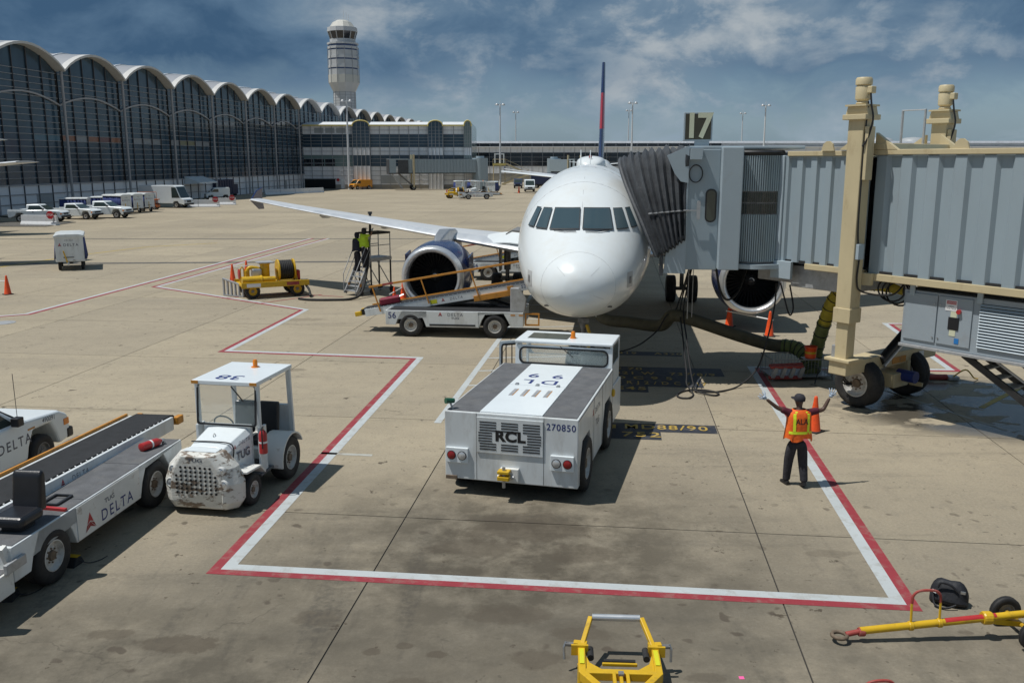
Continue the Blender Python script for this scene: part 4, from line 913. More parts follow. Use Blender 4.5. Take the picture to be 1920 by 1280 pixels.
# ------------------------------------------------------------------ push-back tractor
rcl = thing('pushback_tractor', 'white push-back tractor with grey deck, louvred rear and open cab door', 'tractor', (-.03, 15.30, 0), R(75.3))
prof = [(0, .30), (.18, .30)] + arch(.80, .64, .30)[1:-1] + [(1.46, .30), (2.72, .30)] + arch(3.38, .64, .30)[1:-1] + [(4.04, .30), (5.35, .30), (5.35, 1.10), (4.12, 1.16), (4.05, 1.57), (0, 1.57)]
body = MB().prism(prof, -1.23, 1.23).build('body', M['white_paint'], rcl, bevel=.018)
B(.1, 4.1, -.78, .78, .34, 1.2).build('underbody', M['black_void'], rcl)
for y in (-1, 1):
    B(.04, 4.0, min(y * .585, y * 1.19), max(y * .585, y * 1.19), 1.571, 1.582).build('deck_mat', M['nonslip_grey'], rcl)
    for x in (.80, 3.38): wheel(rcl, (x, y * 1.09, .52), .52, .40, 'y', n=36)
for x0, x1 in ((.05, 2.10), (2.13, 4.0)): hp = B(x0, x1, -.575, .575, 1.572, 1.592).build('hood_panel', M['white_clean'], rcl, bevel=.006)
for x in (1.62, 2.64, 4.04): B(x, x + .006, -1.234, -1.2295, .32, 1.56).build('panel_seam', M['dark_metal'], rcl)
B(.0, 4.05, -1.2345, -1.2295, 1.535, 1.54).build('panel_seam', M['dark_metal'], rcl)
for y in (-.61, .63): B(-.003, .002, y - .003, y + .003, .32, 1.56).build('panel_seam', M['dark_metal'], rcl)
for k in range(4):
    y = -.34 + k * .225; v_ = B(1.25, 1.75, y - .035, y + .035, 1.593, 1.598).build('hood_vent', M['galvanised'], rcl); B(1.25, 1.75, y - .05, y - .037, 1.593, 1.597).build('vent_stripe', M['orange_paint'], v_)
for y in (-.42, .0, .42):
    B(2.06, 2.18, y - .03, y + .03, 1.593, 1.615).build('hood_latch', M['bare_metal'], rcl, bevel=.004)
text('DL', .46, M['delta_blue'], rcl, (2.42, 0, 1.594), (0, 1, 0), (-1, 0, 0), bold=.012, stretch=1.1, gap=1.5); text('99', .46, M['delta_blue'], rcl, (2.95, 0, 1.594), (0, 1, 0), (-1, 0, 0), bold=.012, stretch=1.1, gap=2.0)
gp = B(-.022, -.001, -.60, .62, .84, 1.50).build('grille_panel', M['white_paint'], rcl, bevel=.006)
sl_me = B(-.004, 0, -.155, .155, -.0105, .0105).mesh('grille_slot', M['black_void'])
for r_ in range(11):
    for c in range(3):
        if 3 <= r_ <= 6 and c == 1: continue
        o = link('grille_slot', sl_me, gp, (-.0225, -.39 + c * .40, .915 + r_ * .050))
        if 3 <= r_ <= 6: o.scale = (1, .82, 1); o.location.y += (-.05 if c == 0 else .05)
text('RCL', .26, M['letter_black'], gp, (-.0245, .0, 1.165), (0, -1, 0), (0, 0, 1), bold=.05, gap=1.05, stretch=1.15)
text('270850', .17, M['delta_blue'], body, (-.0025, -.92, 1.40), (0, -1, 0), (0, 0, 1), bold=.012, gap=1.12, stretch=.95)
for y, s_ in ((.99, 1), (-.95, -1)):
    lb = B(-.05, -.001, y - .21, y + .21, .62, .90).build('lamp_box', M['white_clean'], rcl, bevel=.008)
    for dy, mt in ((.1 * s_, 'lamp_red'), (-.1 * s_, 'lamp_clear')):
        MB().lathe([(.075, 0), (.07, -.018), (.03, -.03)], 18, axis='x').build('lamp', M[mt], lb, 50, loc=(-.05, y + dy, .76)); MB().lathe([(.085, .0), (.085, -.008), (.074, -.01)], 18, axis='x').build('lamp_ring', M['dark_metal'], lb, loc=(-.051, y + dy, .76))
hp = B(-.09, -.001, -.17, .17, .36, .60).build('hitch_plate', M['white_scuffed'], rcl, bevel=.01)
B(-.26, -.09, -.04, .18, .42, .50).build('hitch_jaw', M['yellow_paint'], hp, bevel=.015); B(-.26, -.09, -.04, .18, .54, .60).build('hitch_jaw', M['yellow_paint'], hp, bevel=.015)
MB().cyl((-.19, .07, .28), (-.19, .07, .66), .03, n=10).build('hitch_pin', M['bare_metal'], hp); MB().cyl((-.13, -.1, .46), (-.13, .2, .46), .035, n=10).build('hitch_roller', M['galvanised'], hp)
text('DELTA', .17, M['letter_grey'], body, (2.05, -1.2335, 1.25), (1, 0, 0), (0, 0, 1), gap=1.25); emblem(.16, M['emblem_red'], M['emblem_dark'], body, (1.55, -1.2335, 1.26), (1, 0, 0), (0, 0, 1))
text('TUG', .20, M['letter_grey'], body, (2.05, -1.2335, .98), (1, 0, 0), (0, 0, 1), gap=1.1)
B(-.03, .10, 1.0, 1.21, .295, .36).build('bumper_plate', M['hub_rust'], rcl); 
sp = MB().cyl((.10, 1.10, 1.57), (.10, 1.16, 1.72), .02, n=8).build('spotlight_arm', M['galvanised'], rcl)
MB().cyl((.04, 1.22, 1.74), (.16, 1.10, 1.72), .055, .045, n=14).build('spotlight', pm('lamp_green', (.01, .09, .05), .4), sp)
# cab
CXa, CXb, CYa, CYb, CZ = 4.10, 5.18, -1.20, .97, 2.03
cb = MB()
def ring_panel(name, mat, parent, outer, inner, place, th):
    n = len(outer); vs = [place(u, w, d) for d in (0, th) for u, w in outer] + [place(u, w, d) for d in (0, th) for u, w in inner]; f = []
    for i in range(n):
        j = (i + 1) % n; f += [(i, j, n + j, n + i), (2 * n + i, 3 * n + i, 3 * n + j, 2 * n + j), (i, 2 * n + i, 2 * n + j, j), (n + i, n + j, 3 * n + j, 3 * n + i)]
    return MB().add(vs, f).build(name, M[mat], parent)
def rect_like(inner_pts, x0, x1, z0, z1):
    # outer rectangle sampled along rays through the inner points
    cx_, cz_ = (x0 + x1) / 2, (z0 + z1) / 2; out_ = []
    for u, w in inner_pts:
        du, dw = u - cx_, w - cz_; k = min(((x1 - x0) / 2) / max(abs(du), 1e-6), ((z1 - z0) / 2) / max(abs(dw), 1e-6)); out_.append((cx_ + du * k, cz_ + dw * k))
    return out_
inn = rrect((CYa + CYb) / 2, 1.76, 1.98, .36, .12, 6); outr = rect_like(inn, CYa, CYb, 1.50, CZ)
cabo = ring_panel('cab_rear', 'white_clean', rcl, outr, inn, lambda u, w, d: (CXa + d + (w - 1.5) * .06, u, w), .05)
ring_panel('window_seal', 'black_plastic', cabo, [(u * 1.0 + 0, w) for u, w in rrect((CYa + CYb) / 2, 1.76, 2.0, .38, .13, 6)], rrect((CYa + CYb) / 2, 1.76, 1.93, .31, .10, 6), lambda u, w, d: (CXa - .008 + d + (w - 1.5) * .06, u, w), .03)
gls = pm('clear_glass', (.62, .72, .72), .04, spec=.6); gls.node_tree.nodes['Principled BSDF'].inputs['Alpha'].default_value = .24
B(-.003, .003, CYa + .1, CYb - .1, 1.60, 1.93).build('rear_window', gls, cabo, loc=(CXa + .035, 0, 0))
B(CXa - .01, CXb + .06, CYa - .01, CYb + .01, CZ, CZ + .07).build('cab_roof', M['white_clean'], rcl, bevel=.025)
B(CXa + .25, CXb - .2, -.15, .75, CZ + .071, CZ + .078).build('roof_hatch', M['cab_glass'], rcl)
for y in (CYa, CYb - .05):
    for x in (CXa + .05, CXb - .05): B(x, x + .06, y, y + .05, 1.12, CZ).build('cab_pillar', M['white_clean'], rcl)
B(CXa + .11, CXb - .05, CYa + .01, CYa + .03, 1.62, 1.98).build('side_window', M['cab_glass'], rcl); B(CXa + .11, CXb - .05, CYa, CYa + .03, 1.16, 1.60).build('cab_side', M['white_clean'], rcl)
ring_panel('windscreen_frame', 'white_clean', rcl, rect_like(inn, CYa, CYb, 1.2, CZ), inn, lambda u, w, d: (CXb + d, u, w), .04)
B(CXa + .4, CXa + .85, -.95, -.45, 1.16, 1.45).build('seat', M['seat_vinyl'], rcl, bevel=.04); B(CXa + .22, CXa + .36, -.95, -.45, 1.3, 1.85).build('seat_back', pm('canvas_grey', (.25, .27, .24), .8, var=.2), rcl, bevel=.05)
MB().tube([(CXb - .22 + .04 * cos(a), -.30 + .19 * sin(a), 1.62 + .1 * cos(a)) for a in [2 * pi * i / 20 for i in range(20)]], .016, 6, True).build('steering_wheel', M['black_plastic'], rcl)
MB().lathe([(.07, 0), (.07, .025), (.05, .03), (.05, .13), (.03, .16)], 14, (CXa + .45, -.25, CZ + .07)).build('beacon', M['amber'], rcl, 40)
MB().bar((CXa - .03, -.05, 2.0), (CXa - .02, -.35, 1.76), .015).build('wiper', M['dark_metal'], rcl)
# open door swung out to the left
dn = [(u, w) for u, w in rrect(.55, 1.64, .84, .56, .10, 4)]
dr = ring_panel('cab_door', 'white_clean', rcl, [(u, w) for u, w in rrect(.55, 1.56, 1.06, .86, .08, 4)], dn, lambda u, w, d: (CXa + .55 + d - u * .30, CYb + u * .42 - .02, w), .05)
ring_panel('door_seal', 'black_plastic', dr, [(u, w) for u, w in rrect(.55, 1.64, .86, .58, .10, 4)], rrect(.55, 1.64, .78, .50, .08, 4), lambda u, w, d: (CXa + .535 + d - u * .30, CYb + u * .42 - .02, w), .07)
for k in range(3): MB().cyl((CXa + .7, CYb + .12 + .14 * k, 1.2), (CXa + .7, CYb + .12 + .14 * k, 1.86), .013, n=6).build('grab_rail', M['black_plastic'], rcl)
MB().cyl((CXa + .7, CYb + .05, 1.86), (CXa + .7, CYb + .48, 1.86), .015, n=6).build('grab_rail', M['black_plastic'], rcl)
extinguisher(rcl.matrix_basis @ V((CXa + .5, CYb + .18, 1.20)) if 0 else (0, 0, 0), (0, 0, 0), 'small red fire extinguisher clipped beside the push-back tractor cab')
fe = bpy.data.objects[[o.name for o in bpy.data.objects if o.name.startswith('fire_extinguisher')][-1]]
mw = Matrix.Rotation(R(75.3), 4, 'Z'); fe.location = V((-.03, 15.30, 0)) + (mw @ V((CXa + .45, CYb + .30, 1.16))); fe.rotation_euler = (R(75), 0, R(40))
MB().lathe([(.08, 0), (.09, .04), (.06, .06)], 12, axis='y').build('side_marker', M['yellow_paint'], rcl, loc=(4.0, -1.23, 1.05), rot=(0, 0, pi))

# ------------------------------------------------------------------ baggage tractor 38
def make_tug(label, loc, rz, group=None, number=True):
    t = thing('baggage_tractor', label, 'tractor', loc, rz, group)
    def plan(k, kx): return [(1.12, -.70 * k), (1.26, -.70 * k), (1.46 * kx + .0, -.46 * k), (1.55 * kx, -.15 * k), (1.55 * kx, .15 * k), (1.46 * kx, .46 * k), (1.26, .70 * k), (1.12, .70 * k)]
    face = [(-.62, .10), (-.71, .24), (-.72, .56), (-.62, .84), (-.38, 1.10), (.38, 1.10), (.62, .84), (.72, .56), (.71, .24), (.62, .10)]
    m = MB(); m.rings([[V((x + (dz_ if z < .2 else 0), y * k, .60 + (z - .60) * kz)) for y, z in face] for x, k, kz, dz_ in ((1.12, .97, .98, 0), (1.30, 1.0, 1.0, -.02), (1.48, .78, .97, -.03), (1.535, .66, .94, -.05))])
    ns = m.build('front_casting', M['white_rusty'], t, bevel=.02)
    B(1.14, 1.36, -.30, .30, 1.098, 1.108).build('cap_plate', M['white_clean'], ns)
    dm = MB().lathe([(.021, 0), (.021, -.012)], 10, axis='x').mesh('grille_hole', M['black_void'])
    for r_ in range(7):
        for c in range(9):
            y = -.36 + c * .09 + (r_ % 2) * .0; z = .42 + r_ * .075
            if abs(y) > .38 - max(0, r_ - 4) * .05: continue
            link('grille_hole', dm, ns, (1.536 + .012 - (.0 if abs(y) < .40 else .03), y, z))
    for y in (-.44, .44):
        for z, r_ in ((.58, .075), (.82, .06)):
            l_ = MB().lathe([(r_ * 1.25, -.09), (r_ * 1.25, .02), (r_, .03), (r_ * .95, .015)], 18, axis='x').build('headlamp', M['white_scuffed'], ns, 40, loc=(1.50 if z < .7 else 1.48, y * (1.1 if z < .7 else 1.0), z)); MB().lathe([(r_ * .92, .016), (r_ * .5, .03)], 16, axis='x').build('lens', M['lamp_clear'], l_, 50)
    B(1.475, 1.482, .10, .24, 1.03, 1.085).build('marker', M['amber'], ns)
    # bonnet
    m = MB(); m.rings([[V((x, -w_, .55)), V((x, -w_, zt - .12)), V((x, -w_ * .82, zt - .02)), V((x, -w_ * .4, zt)), V((x, w_ * .4, zt)), V((x, w_ * .82, zt - .02)), V((x, w_, zt - .12)), V((x, w_, .55))] for x, w_, zt in ((1.12, .38, 1.11), (.9, .41, 1.16), (.34, .45, 1.26))])
    bn = m.build('bonnet', M['white_clean'], t, 30, bevel=.01)
    text('TUG', .21, M['letter_grey'], bn, (.66, .445, .86), (-1, .08, 0), (0, 0, 1), bold=.02); text('DELTA', .11, M['letter_grey'], bn, (.62, .452, 1.09), (-1, .08, 0), (0, .1, 1), gap=1.2); emblem(.10, M['emblem_red'], M['emblem_dark'], bn, (.93, .428, 1.06), (-1, .08, 0), (0, .1, 1))
    text('TUG', .085, M['letter_grey'], ns, (1.538, 0, 1.00), (0, 1, 0), (0, 0, 1), bold=.02, stretch=1.6)
    MB().tube(crom([(.98, .40, .85), (.98, .43, 1.03), (.98, .36, 1.15), (.98, 0, 1.165), (.98, -.36, 1.15)], 4), .012, 6).build('bonnet_strap', M['dark_metal'], bn)
    MB().tube([(.75 + .035 * cos(a), -.05 + .0 * a, 1.20 + .035 * sin(a)) for a in [2 * pi * i / 12 for i in range(12)]], .009, 5, True).build('lift_ring', M['bare_metal'], bn)
    # chassis, running boards, dash and posts
    B(-1.15, 1.05, -.42, .42, .28, .52).build('chassis', M['dark_metal'], t)
    for y in (-1, 1):
        MB().prism([(.44, .46), (.62, .62), (1.14, .66), (1.14, .70), (.60, .66), (.42, .50)], min(y * .40, y * .74), max(y * .40, y * .74)).build('front_fender', M['white_scuffed'], t, bevel=.008)
        B(-.15, .45, min(y * .42, y * .66), max(y * .42, y * .66), .38, .42).build('running_board', M['nonslip_grey'], t)
        B(.10, .36, min(y * .58, y * .63), max(y * .58, y * .63), .42, 1.26).build('dash_side', M['white_paint'], t, bevel=.008)
        B(.25, .33, min(y * .555, y * .62), max(y * .555, y * .62), 1.26, 2.03).build('front_post', M['white_paint'], t, bevel=.008)
        MB().bar((-1.10, y * .585, .7), (-1.02, y * .585, 2.03), .065, .09).build('rear_post', M['white_paint'], t, bevel=.008)
        pts = []; 
        for k in range(11): a = R(-8 + 160 * k / 10); pts.append((-.55 + .50 * cos(a), .42 + .50 * sin(a)))
        pts2 = [(-.55 + (u + .55) * .94, .42 + (w - .42) * .94) for u, w in pts]
        fd = MB().prism(pts + pts2[::-1], min(y * .40, y * .84), max(y * .40, y * .84)).build('rear_fender', M['white_scuffed'], t, 30)
        MB().prism(pts + [(-1.0, .45), (-.1, .45)][:0] + [(-1.02, .42), (-.05, .42)], min(y * .38, y * .41), max(y * .38, y * .41)).build('fender_side', M['white_scuffed'], fd)
        if y > 0: text('ALT-BRAKE', .07, M['red_worn'], fd, (-.20, .842 - .2, .90 - .02), (0, 1, 0), (-.5, 0, .7)) if 0 else None
        wheel(t, (-.55, y * .66, .42), .42, .30, 'y'); wheel(t, (.84, y * .62, .28), .28, .20, 'y')
    B(.30, .36, -.46, .46, .55, 1.30).build('dash', M['white_paint'], t, bevel=.008)
    fr_ = ring_panel('windscreen_seal', 'black_plastic', t, rrect(0, 1.66, 1.16, .76, .05, 4), rrect(0, 1.66, 1.10, .70, .04, 4), lambda u, w, d: (.37 - (w - 1.3) * .10 + d, u, w), .025)
    m = MB(); m.add([(.38 - (w - 1.3) * .10, u, w) for u, w in rrect(0, 1.66, 1.12, .72, .04, 4)], [tuple(range(20))]); m.build('windscreen', gls, fr_)
    MB().bar((.33, .10, 2.0), (.36, .34, 1.74), .016).build('wiper', M['dark_metal'], fr_)
    rf = B(-1.12, .40, -.63, .63, 2.03, 2.11).build('roof', M['white_clean'], t, bevel=.015)
    for y in (-1, 1): B(.395, .41, min(y * .50, y * .632), max(y * .50, y * .632), 2.045, 2.10).build('corner_mark', M['orange_paint'], rf)
    MB().lathe([(.08, 0), (.08, .012), (.045, .015), (.045, .12), (.03, .15)], 14, (-.75, .05, 2.11)).build('beacon', M['amber'], rf, 40)
    if number: text('38', .42, M['delta_blue'], rf, (.10, -.02, 2.1125), (0, -1, 0), (1, 0, 0), bold=.01, stretch=1.25)
    # rear wall, seats, wheel, body tub
    B(-1.18, -1.08, -.56, .56, .40, 1.30).build('rear_panel', M['white_paint'], t, bevel=.008)
    if number: text('38', .17, M['letter_grey'], t, (-1.07, .14, 1.84), (0, -1, 0), (0, 0, 1)) 
    B(-1.15, -.05, -.40, .40, .52, .72).build('tub', M['white_scuffed'], t, bevel=.01)
    for y in (-.25, .25):
        B(-.72, -.22, y - .19, y + .19, .72, .84).build('seat', M['seat_vinyl'], t, bevel=.035, seg=3); MB().prism([(-.82, .80), (-.72, .80), (-.80, 1.42), (-.90, 1.42)], y - .20, y + .20).build('seat_back', M['seat_vinyl'], t, bevel=.035, seg=3)
    MB().tube([(.02 + .06 * cos(a), -.25 + .19 * sin(a), 1.20 + .16 * cos(a)) for a in [2 * pi * i / 20 for i in range(20)]], .015, 6, True).build('steering_wheel', M['black_plastic'], t)
    MB().bar((.3, -.25, 1.05), (.04, -.25, 1.2), .03).build('steering_column', M['black_plastic'], t)
    MB().lathe([(.1, 0), (.1, .05)], 12, axis='x').build('gauge', M['black_plastic'], t, loc=(.27, .1, 1.18))
    MB().bar((-1.18, 0, .45), (-1.42, 0, .45), .12, .10).build('tow_hitch', M['dark_metal'], t)
    return t
TUGC = W(-6.88, 15.33); TUGA = hd(-94)
tug = make_tug('white baggage tractor with rust-scraped round grille and number 38 on roof', (TUGC.x, TUGC.y, 0), TUGA)
fe = extinguisher((0, 0, 0), (0, 0, 0), 'red fire extinguisher hanging on the side of baggage tractor 38')
fe.location = TUGC + Matrix.Rotation(TUGA, 3, 'Z') @ V((.34, .56 + .11, .78)); fe.rotation_euler = (0, 0, TUGA + R(20))

# ------------------------------------------------------------------ belt loaders
def make_loader(label, loc, rz, conv, rail=None, seat=True, num=None, wide=1.03, group=None, lift=False, code=None, lite=False):
    t = thing('belt_loader', label, 'belt loader', loc, rz, group)
    Wd = wide; zt = .92; z0 = .36
    x0, x1 = -2.35, 2.45
    pr = [(x0, .42), (-2.0, .42)] + arch(-1.47, .455, .36, 1.05)[1:-1] + [(-.92, z0), (.92, z0)] + arch(1.47, .455, .36, 1.05)[1:-1] + [(2.02, .42), (x1, .42), (x1, zt), (x0, zt)]
    b = MB().prism(pr, -Wd, Wd).build('body', M['white_paint'], t, bevel=.012)
    B(-2.2, 2.3, -.62, .62, .38, zt - .05).build('underbody', M['black_void'], t)
    B(-.90, .90, -Wd - .012, -Wd - .001, z0 + .02, zt - .02).build('side_skirt', M['white_scuffed'] if seat else M['white_paint'], t, bevel=.004)
    if lift: B(-.8, .8, -Wd - .03, -Wd - .013, z0 + .05, z0 + .11).build('rub_strip', M['dark_metal'], t)
    for x, xa in ((-2.30, -.62), (-.60, 1.0), (1.02, 2.42)): B(x, xa, -Wd + .03, -.34, zt + .001, zt + .010).build('deck_plate', M['nonslip_grey'], t)
    B(x0 + .02, x1 - .02, .68, Wd - .02, zt + .001, zt + .010).build('deck_plate', M['nonslip_grey'], t)
    for x in (-1.47, 1.47):
        for y in (-1, 1): wheel(t, (x, y * (Wd - .13), .41), .41, .28, 'y', n=30)
    # conveyor
    (ax, az), (bx, bz) = conv; A_ = V((ax, 0, az)); D = V((bx - ax, 0, bz - az)); Ln = D.length; D.normalize(); U = V((-D.z, 0, D.x))
    P = lambda u, y, w: A_ + D * u + V((0, y, 0)) + U * w
    def cbox(name, mat, u0, u1, y0, y1, w0, w1, parent, bevel=0.):
        vs = [P(u, y, w) for w in (w0, w1) for u, y in ((u0, y0), (u1, y0), (u1, y1), (u0, y1))]
        return MB().add(vs, [(3, 2, 1, 0), (4, 5, 6, 7), (0, 1, 5, 4), (1, 2, 6, 5), (2, 3, 7, 6), (3, 0, 4, 7)]).build(name, M[mat], parent, bevel=bevel)
    cv = cbox('conveyor_frame', 'white_paint', .25, Ln - .25, -.30, -.24, -.26, .0, t, .006); cbox('conveyor_frame', 'white_paint', .25, Ln - .25, .56, .62, -.26, .0, t, .006)
    cbox('conveyor_belt', 'belt_black', .15, Ln - .15, -.21, .53, -.03, .012, cv)
    cbox('belt_return', 'belt_black', .15, Ln - .15, -.21, .53, -.2, -.16, cv)
    for u in (.15, Ln - .15): MB().cyl(P(u, -.22, -.095), P(u, .54, -.095), .105, n=16).build('end_roller', M['belt_black'], cv, 40)
    if not lite:
        rl = MB().cyl((0, -.235, -.012), (0, -.215, -.012), .011, n=8).mesh('guide_roller', M['letter_white'])
        for k in range(int((Ln - .6) / .16)): link('guide_roller', rl, cv, P(.3 + k * .16, 0, .012))
    cbox('guide_rail', 'orange_paint', .3, Ln - .3, .63, .67, -.04, .05, cv)
    for u, s_ in ((0, -1), (Ln, 1)):
        for y in (-.27, .59): cbox('end_bumper', 'yellow_paint' if s_ < 0 else 'orange_paint', u - .12, u + .12, y - .06, y + .06, -.2, -.04, cv, .02)
    zc = lambda x: az + (x - ax) * (bz - az) / (bx - ax)
    text('DELTA', .13, M['letter_grey'], cv, P(Ln * .5 + .2, -.302, -.13), D, U, gap=1.3); emblem(.13, M['emblem_red'], M['emblem_dark'], cv, P(Ln * .5 - .28, -.302, -.13), D, U)
    if code: text(code, .16, M['delta_blue'], cv, P(Ln - .62, -.302, -.12), D, U, gap=1.1, bold=.006); cbox('stripe_label', 'lime_sticker', Ln * .5 - .75, Ln * .5 - .5, -.303, -.301, -.2, -.06, cv)
    # supports
    for x in ((-1.9, 2.0) if not lift else ()):
        for y in (-.27, .59): B(x - .06, x + .06, y - .03, y + .03, zt, zc(x) - .25).build('conveyor_post', M['galvanised'], t)
    if lift:
        for y in (-.12, .45):
            MB().bar((-.6, y, zt + .05), (1.6, y, zc(1.6) - .28), .09, .12).build('lift_arm', M['dark_metal'], t); MB().bar((1.9, y, zt), (.8, y, zc(.8) - .28), .08, .1).build('lift_arm', M['dark_metal'], t)
            MB().bar((-2.0, y, zt), (-2.0, y, zc(-2.0) - .26), .1, .1).build('pivot_post', M['galvanised'], t)
        B(-2.2, 2.35, -.9, .9, zt, zt + .03).build('bed_plate', M['belt_black'], t)
        cbox('lift_bracket', 'orange_paint', Ln * .62, Ln * .86, -.36, -.305, -.36, -.16, cv, .01); cbox('lift_bracket', 'orange_paint', Ln * .80, Ln * .83, -.36, -.31, -.16, -.02, cv)
        MB().prism([(2.0, zt), (2.5, zt), (2.55, 1.35), (2.3, 1.75), (2.0, 1.75)], -.95, -.75).build('cab_shield', M['galvanised'], t, bevel=.03)
        ring_panel('step_frame', 'orange_paint', t, [(2.5, .45), (3.0, .45), (3.0, .88), (2.5, .88)], [(2.55, .5), (2.95, .5), (2.95, .83), (2.55, .83)], lambda u, w, d: (u, -.9 + d, w), .05)
    if rail:
        h_ = .78
        for y in (-.36,):
            hr = cbox('handrail', 'orange_paint', rail[0], rail[1], y - .03, y + .03, h_ - .05, h_ + .02, t, .008)
            cbox('rail_tape', 'red_worn', rail[0] + .5, rail[0] + .9, y - .033, y + .033, h_ - .048, h_ + .022, hr)
            for k in range(4):
                u = rail[0] + .12 + (rail[1] - rail[0] - .25) * k / 3; MB().bar(P(u, y, h_ - .05), P(u + .12, y, -.16), .05, .04).build('rail_post', M['orange_paint'], hr)
    if num: text(num[0], num[1], M['delta_blue'], t, num[2], (1, 0, 0), (0, 0, 1), bold=.008)
    text('DELTA', .15 if lift else .26, M['letter_grey'] if lift else M['delta_blue'], t, (.10 if lift else .18, -Wd - .0145, .80 if lift else .52), (1, 0, 0), (0, 0, 1), gap=1.3, bold=.006); emblem(.15 if lift else .28, M['emblem_red'], M['emblem_dark'], t, (-.42 if lift else -.58, -Wd - .0145, .80 if lift else .54), (1, 0, 0), (0, 0, 1))
    text('TUG', .10, M['letter_grey'], t, (.1 if lift else -.02, -Wd - .0145, .68 if lift else .725), (1, 0, 0), (0, 0, 1), bold=.015, stretch=1.4)
    for x in ((2.1, 2.38) if lift else (-.55,)): B(x - .08, x + .08, -Wd - .004, -Wd - .001 + .0005, zt - .12, zt - .07).build('reflector', M['orange_paint'] if lift else M['stop_red'], t)
    if seat:
        sx, sy = -1.72, -.70
        st_o = B(sx - .26, sx + .26, sy - .25, sy + .25, zt + .08, zt + .25).build('seat', M['seat_vinyl'], t, bevel=.08, seg=4)
        MB().prism([(sx + .36, zt + .16), (sx + .18, zt + .18), (sx + .26, zt + .70), (sx + .33, zt + .76), (sx + .40, zt + .70)], sy - .22, sy + .22).build('seat_back', M['seat_vinyl'], st_o, bevel=.085, seg=5)
        B(sx - .15, sx + .15, sy - .15, sy + .15, zt, zt + .08).build('seat_mount', M['dark_metal'], st_o)
        MB().bar((-1.08, -1.0, zt + .03), (-1.02, -.36, zt + .03), .06, .04).build('red_bar', M['red_paint'], t)
        ring_panel('tray', 'black_plastic', t, rrect(-.72, -.62, .42, .30, .03, 3), rrect(-.72, -.62, .34, .22, .02, 3), lambda u, w, d: (u, w, zt + .012 + d), .03)
        MB().tube([(-2.5 + .12 * cos(a), -.28 + .15 * sin(a), zt + .45 + .06 * cos(a)) for a in [2 * pi * i / 18 for i in range(18)]], .014, 6, True).build('steering_wheel', M['black_plastic'], t)
        B(-2.95, -2.36, -Wd, -.05, .30, .62).build('front_step', M['white_scuffed'], t, bevel=.015); B(-2.90, -2.40, -Wd + .04, -.1, .621, .63).build('deck_plate', M['nonslip_grey'], t)
        MB().prism([(-3.05, .28), (-2.9, .28), (-2.9, 1.15), (-3.05, 1.15)], -Wd, .0).build('dash_panel', M['white_scuffed'], t, bevel=.02)
        MB().bar((-2.42, -Wd + .08, .95), (-2.30, -Wd + .08, .60), .06, .1).build('seat_brace', M['white_scuffed'], t)
        B(-2.55, -2.15, -Wd - .06, -Wd - .001, .62, .76).build('lamp_bracket', M['galvanised'], t, bevel=.01)
        text('DL', .2, M['delta_blue'], t, (2.30, -Wd - .003, .62), (1, 0, 0), (0, 0, 1), bold=.01, align='CENTER')
    return t
LA = W(-8.93, 12.70)
loaderA = make_loader('white belt loader with black operator seat and scratched side lettered DELTA', (LA.x, LA.y, 0), hd(90), ((-3.4, 1.15), (3.85, .99)), None, True)
fe = extinguisher(W(-8.25, 14.35, 1.005), (0, R(90), hd(70)), 'red fire extinguisher lying on the grey loader deck')
loaderB = make_loader('white belt loader number 56 raised to the airliner cargo hold', (-1.94, 31.42, 0), hd(0), ((-3.55, .76), (3.15, 1.98)), (.6, 6.2), False, ('56', .30, (-2.12, -1.034, .74)), lift=True, code='521340')
loaderC = copy_tree(loaderB); loaderC['label'] = 'white belt loader standing behind the left engine under the wing'; loaderC.location = (.35, 46.4, 0)
# suitcase on the belt
sc_ = thing('suitcase', 'maroon suitcase riding at the low end of the loader belt', 'suitcase', (0, 0, 0))
sb = B(-.36, .36, -.26, .26, 0, .24).build('shell', M['maroon'], sc_, bevel=.05, seg=3)
for x in (-.12, .12): MB().tube([(.34, x, .2), (.52, x, .24)], .012, 6).build('handle_bar', M['bare_metal'], sc_)
MB().tube([(.52, -.12, .24), (.52, .12, .24)], .018, 6).build('handle_grip', M['bare_metal'], sc_)
MB().tube([(-.37, y_, z_) for y_, z_ in ((-.2, .02), (-.2, .22), (.2, .22), (.2, .02))], .01, 5).build('piping', M['black_plastic'], sc_)
mm = Matrix.Translation((-1.94, 31.42, 0)) @ Matrix.Rotation(hd(0), 4, 'Z') @ Matrix.Translation((-2.45, .16, .76 + 1.1 * .182 + .01)) @ Matrix.Rotation(-math.atan2(1.22, 6.7), 4, 'Y') @ Matrix.Rotation(R(12), 4, 'Z')
sc_.location = mm.translation; sc_.rotation_euler = mm.to_euler()
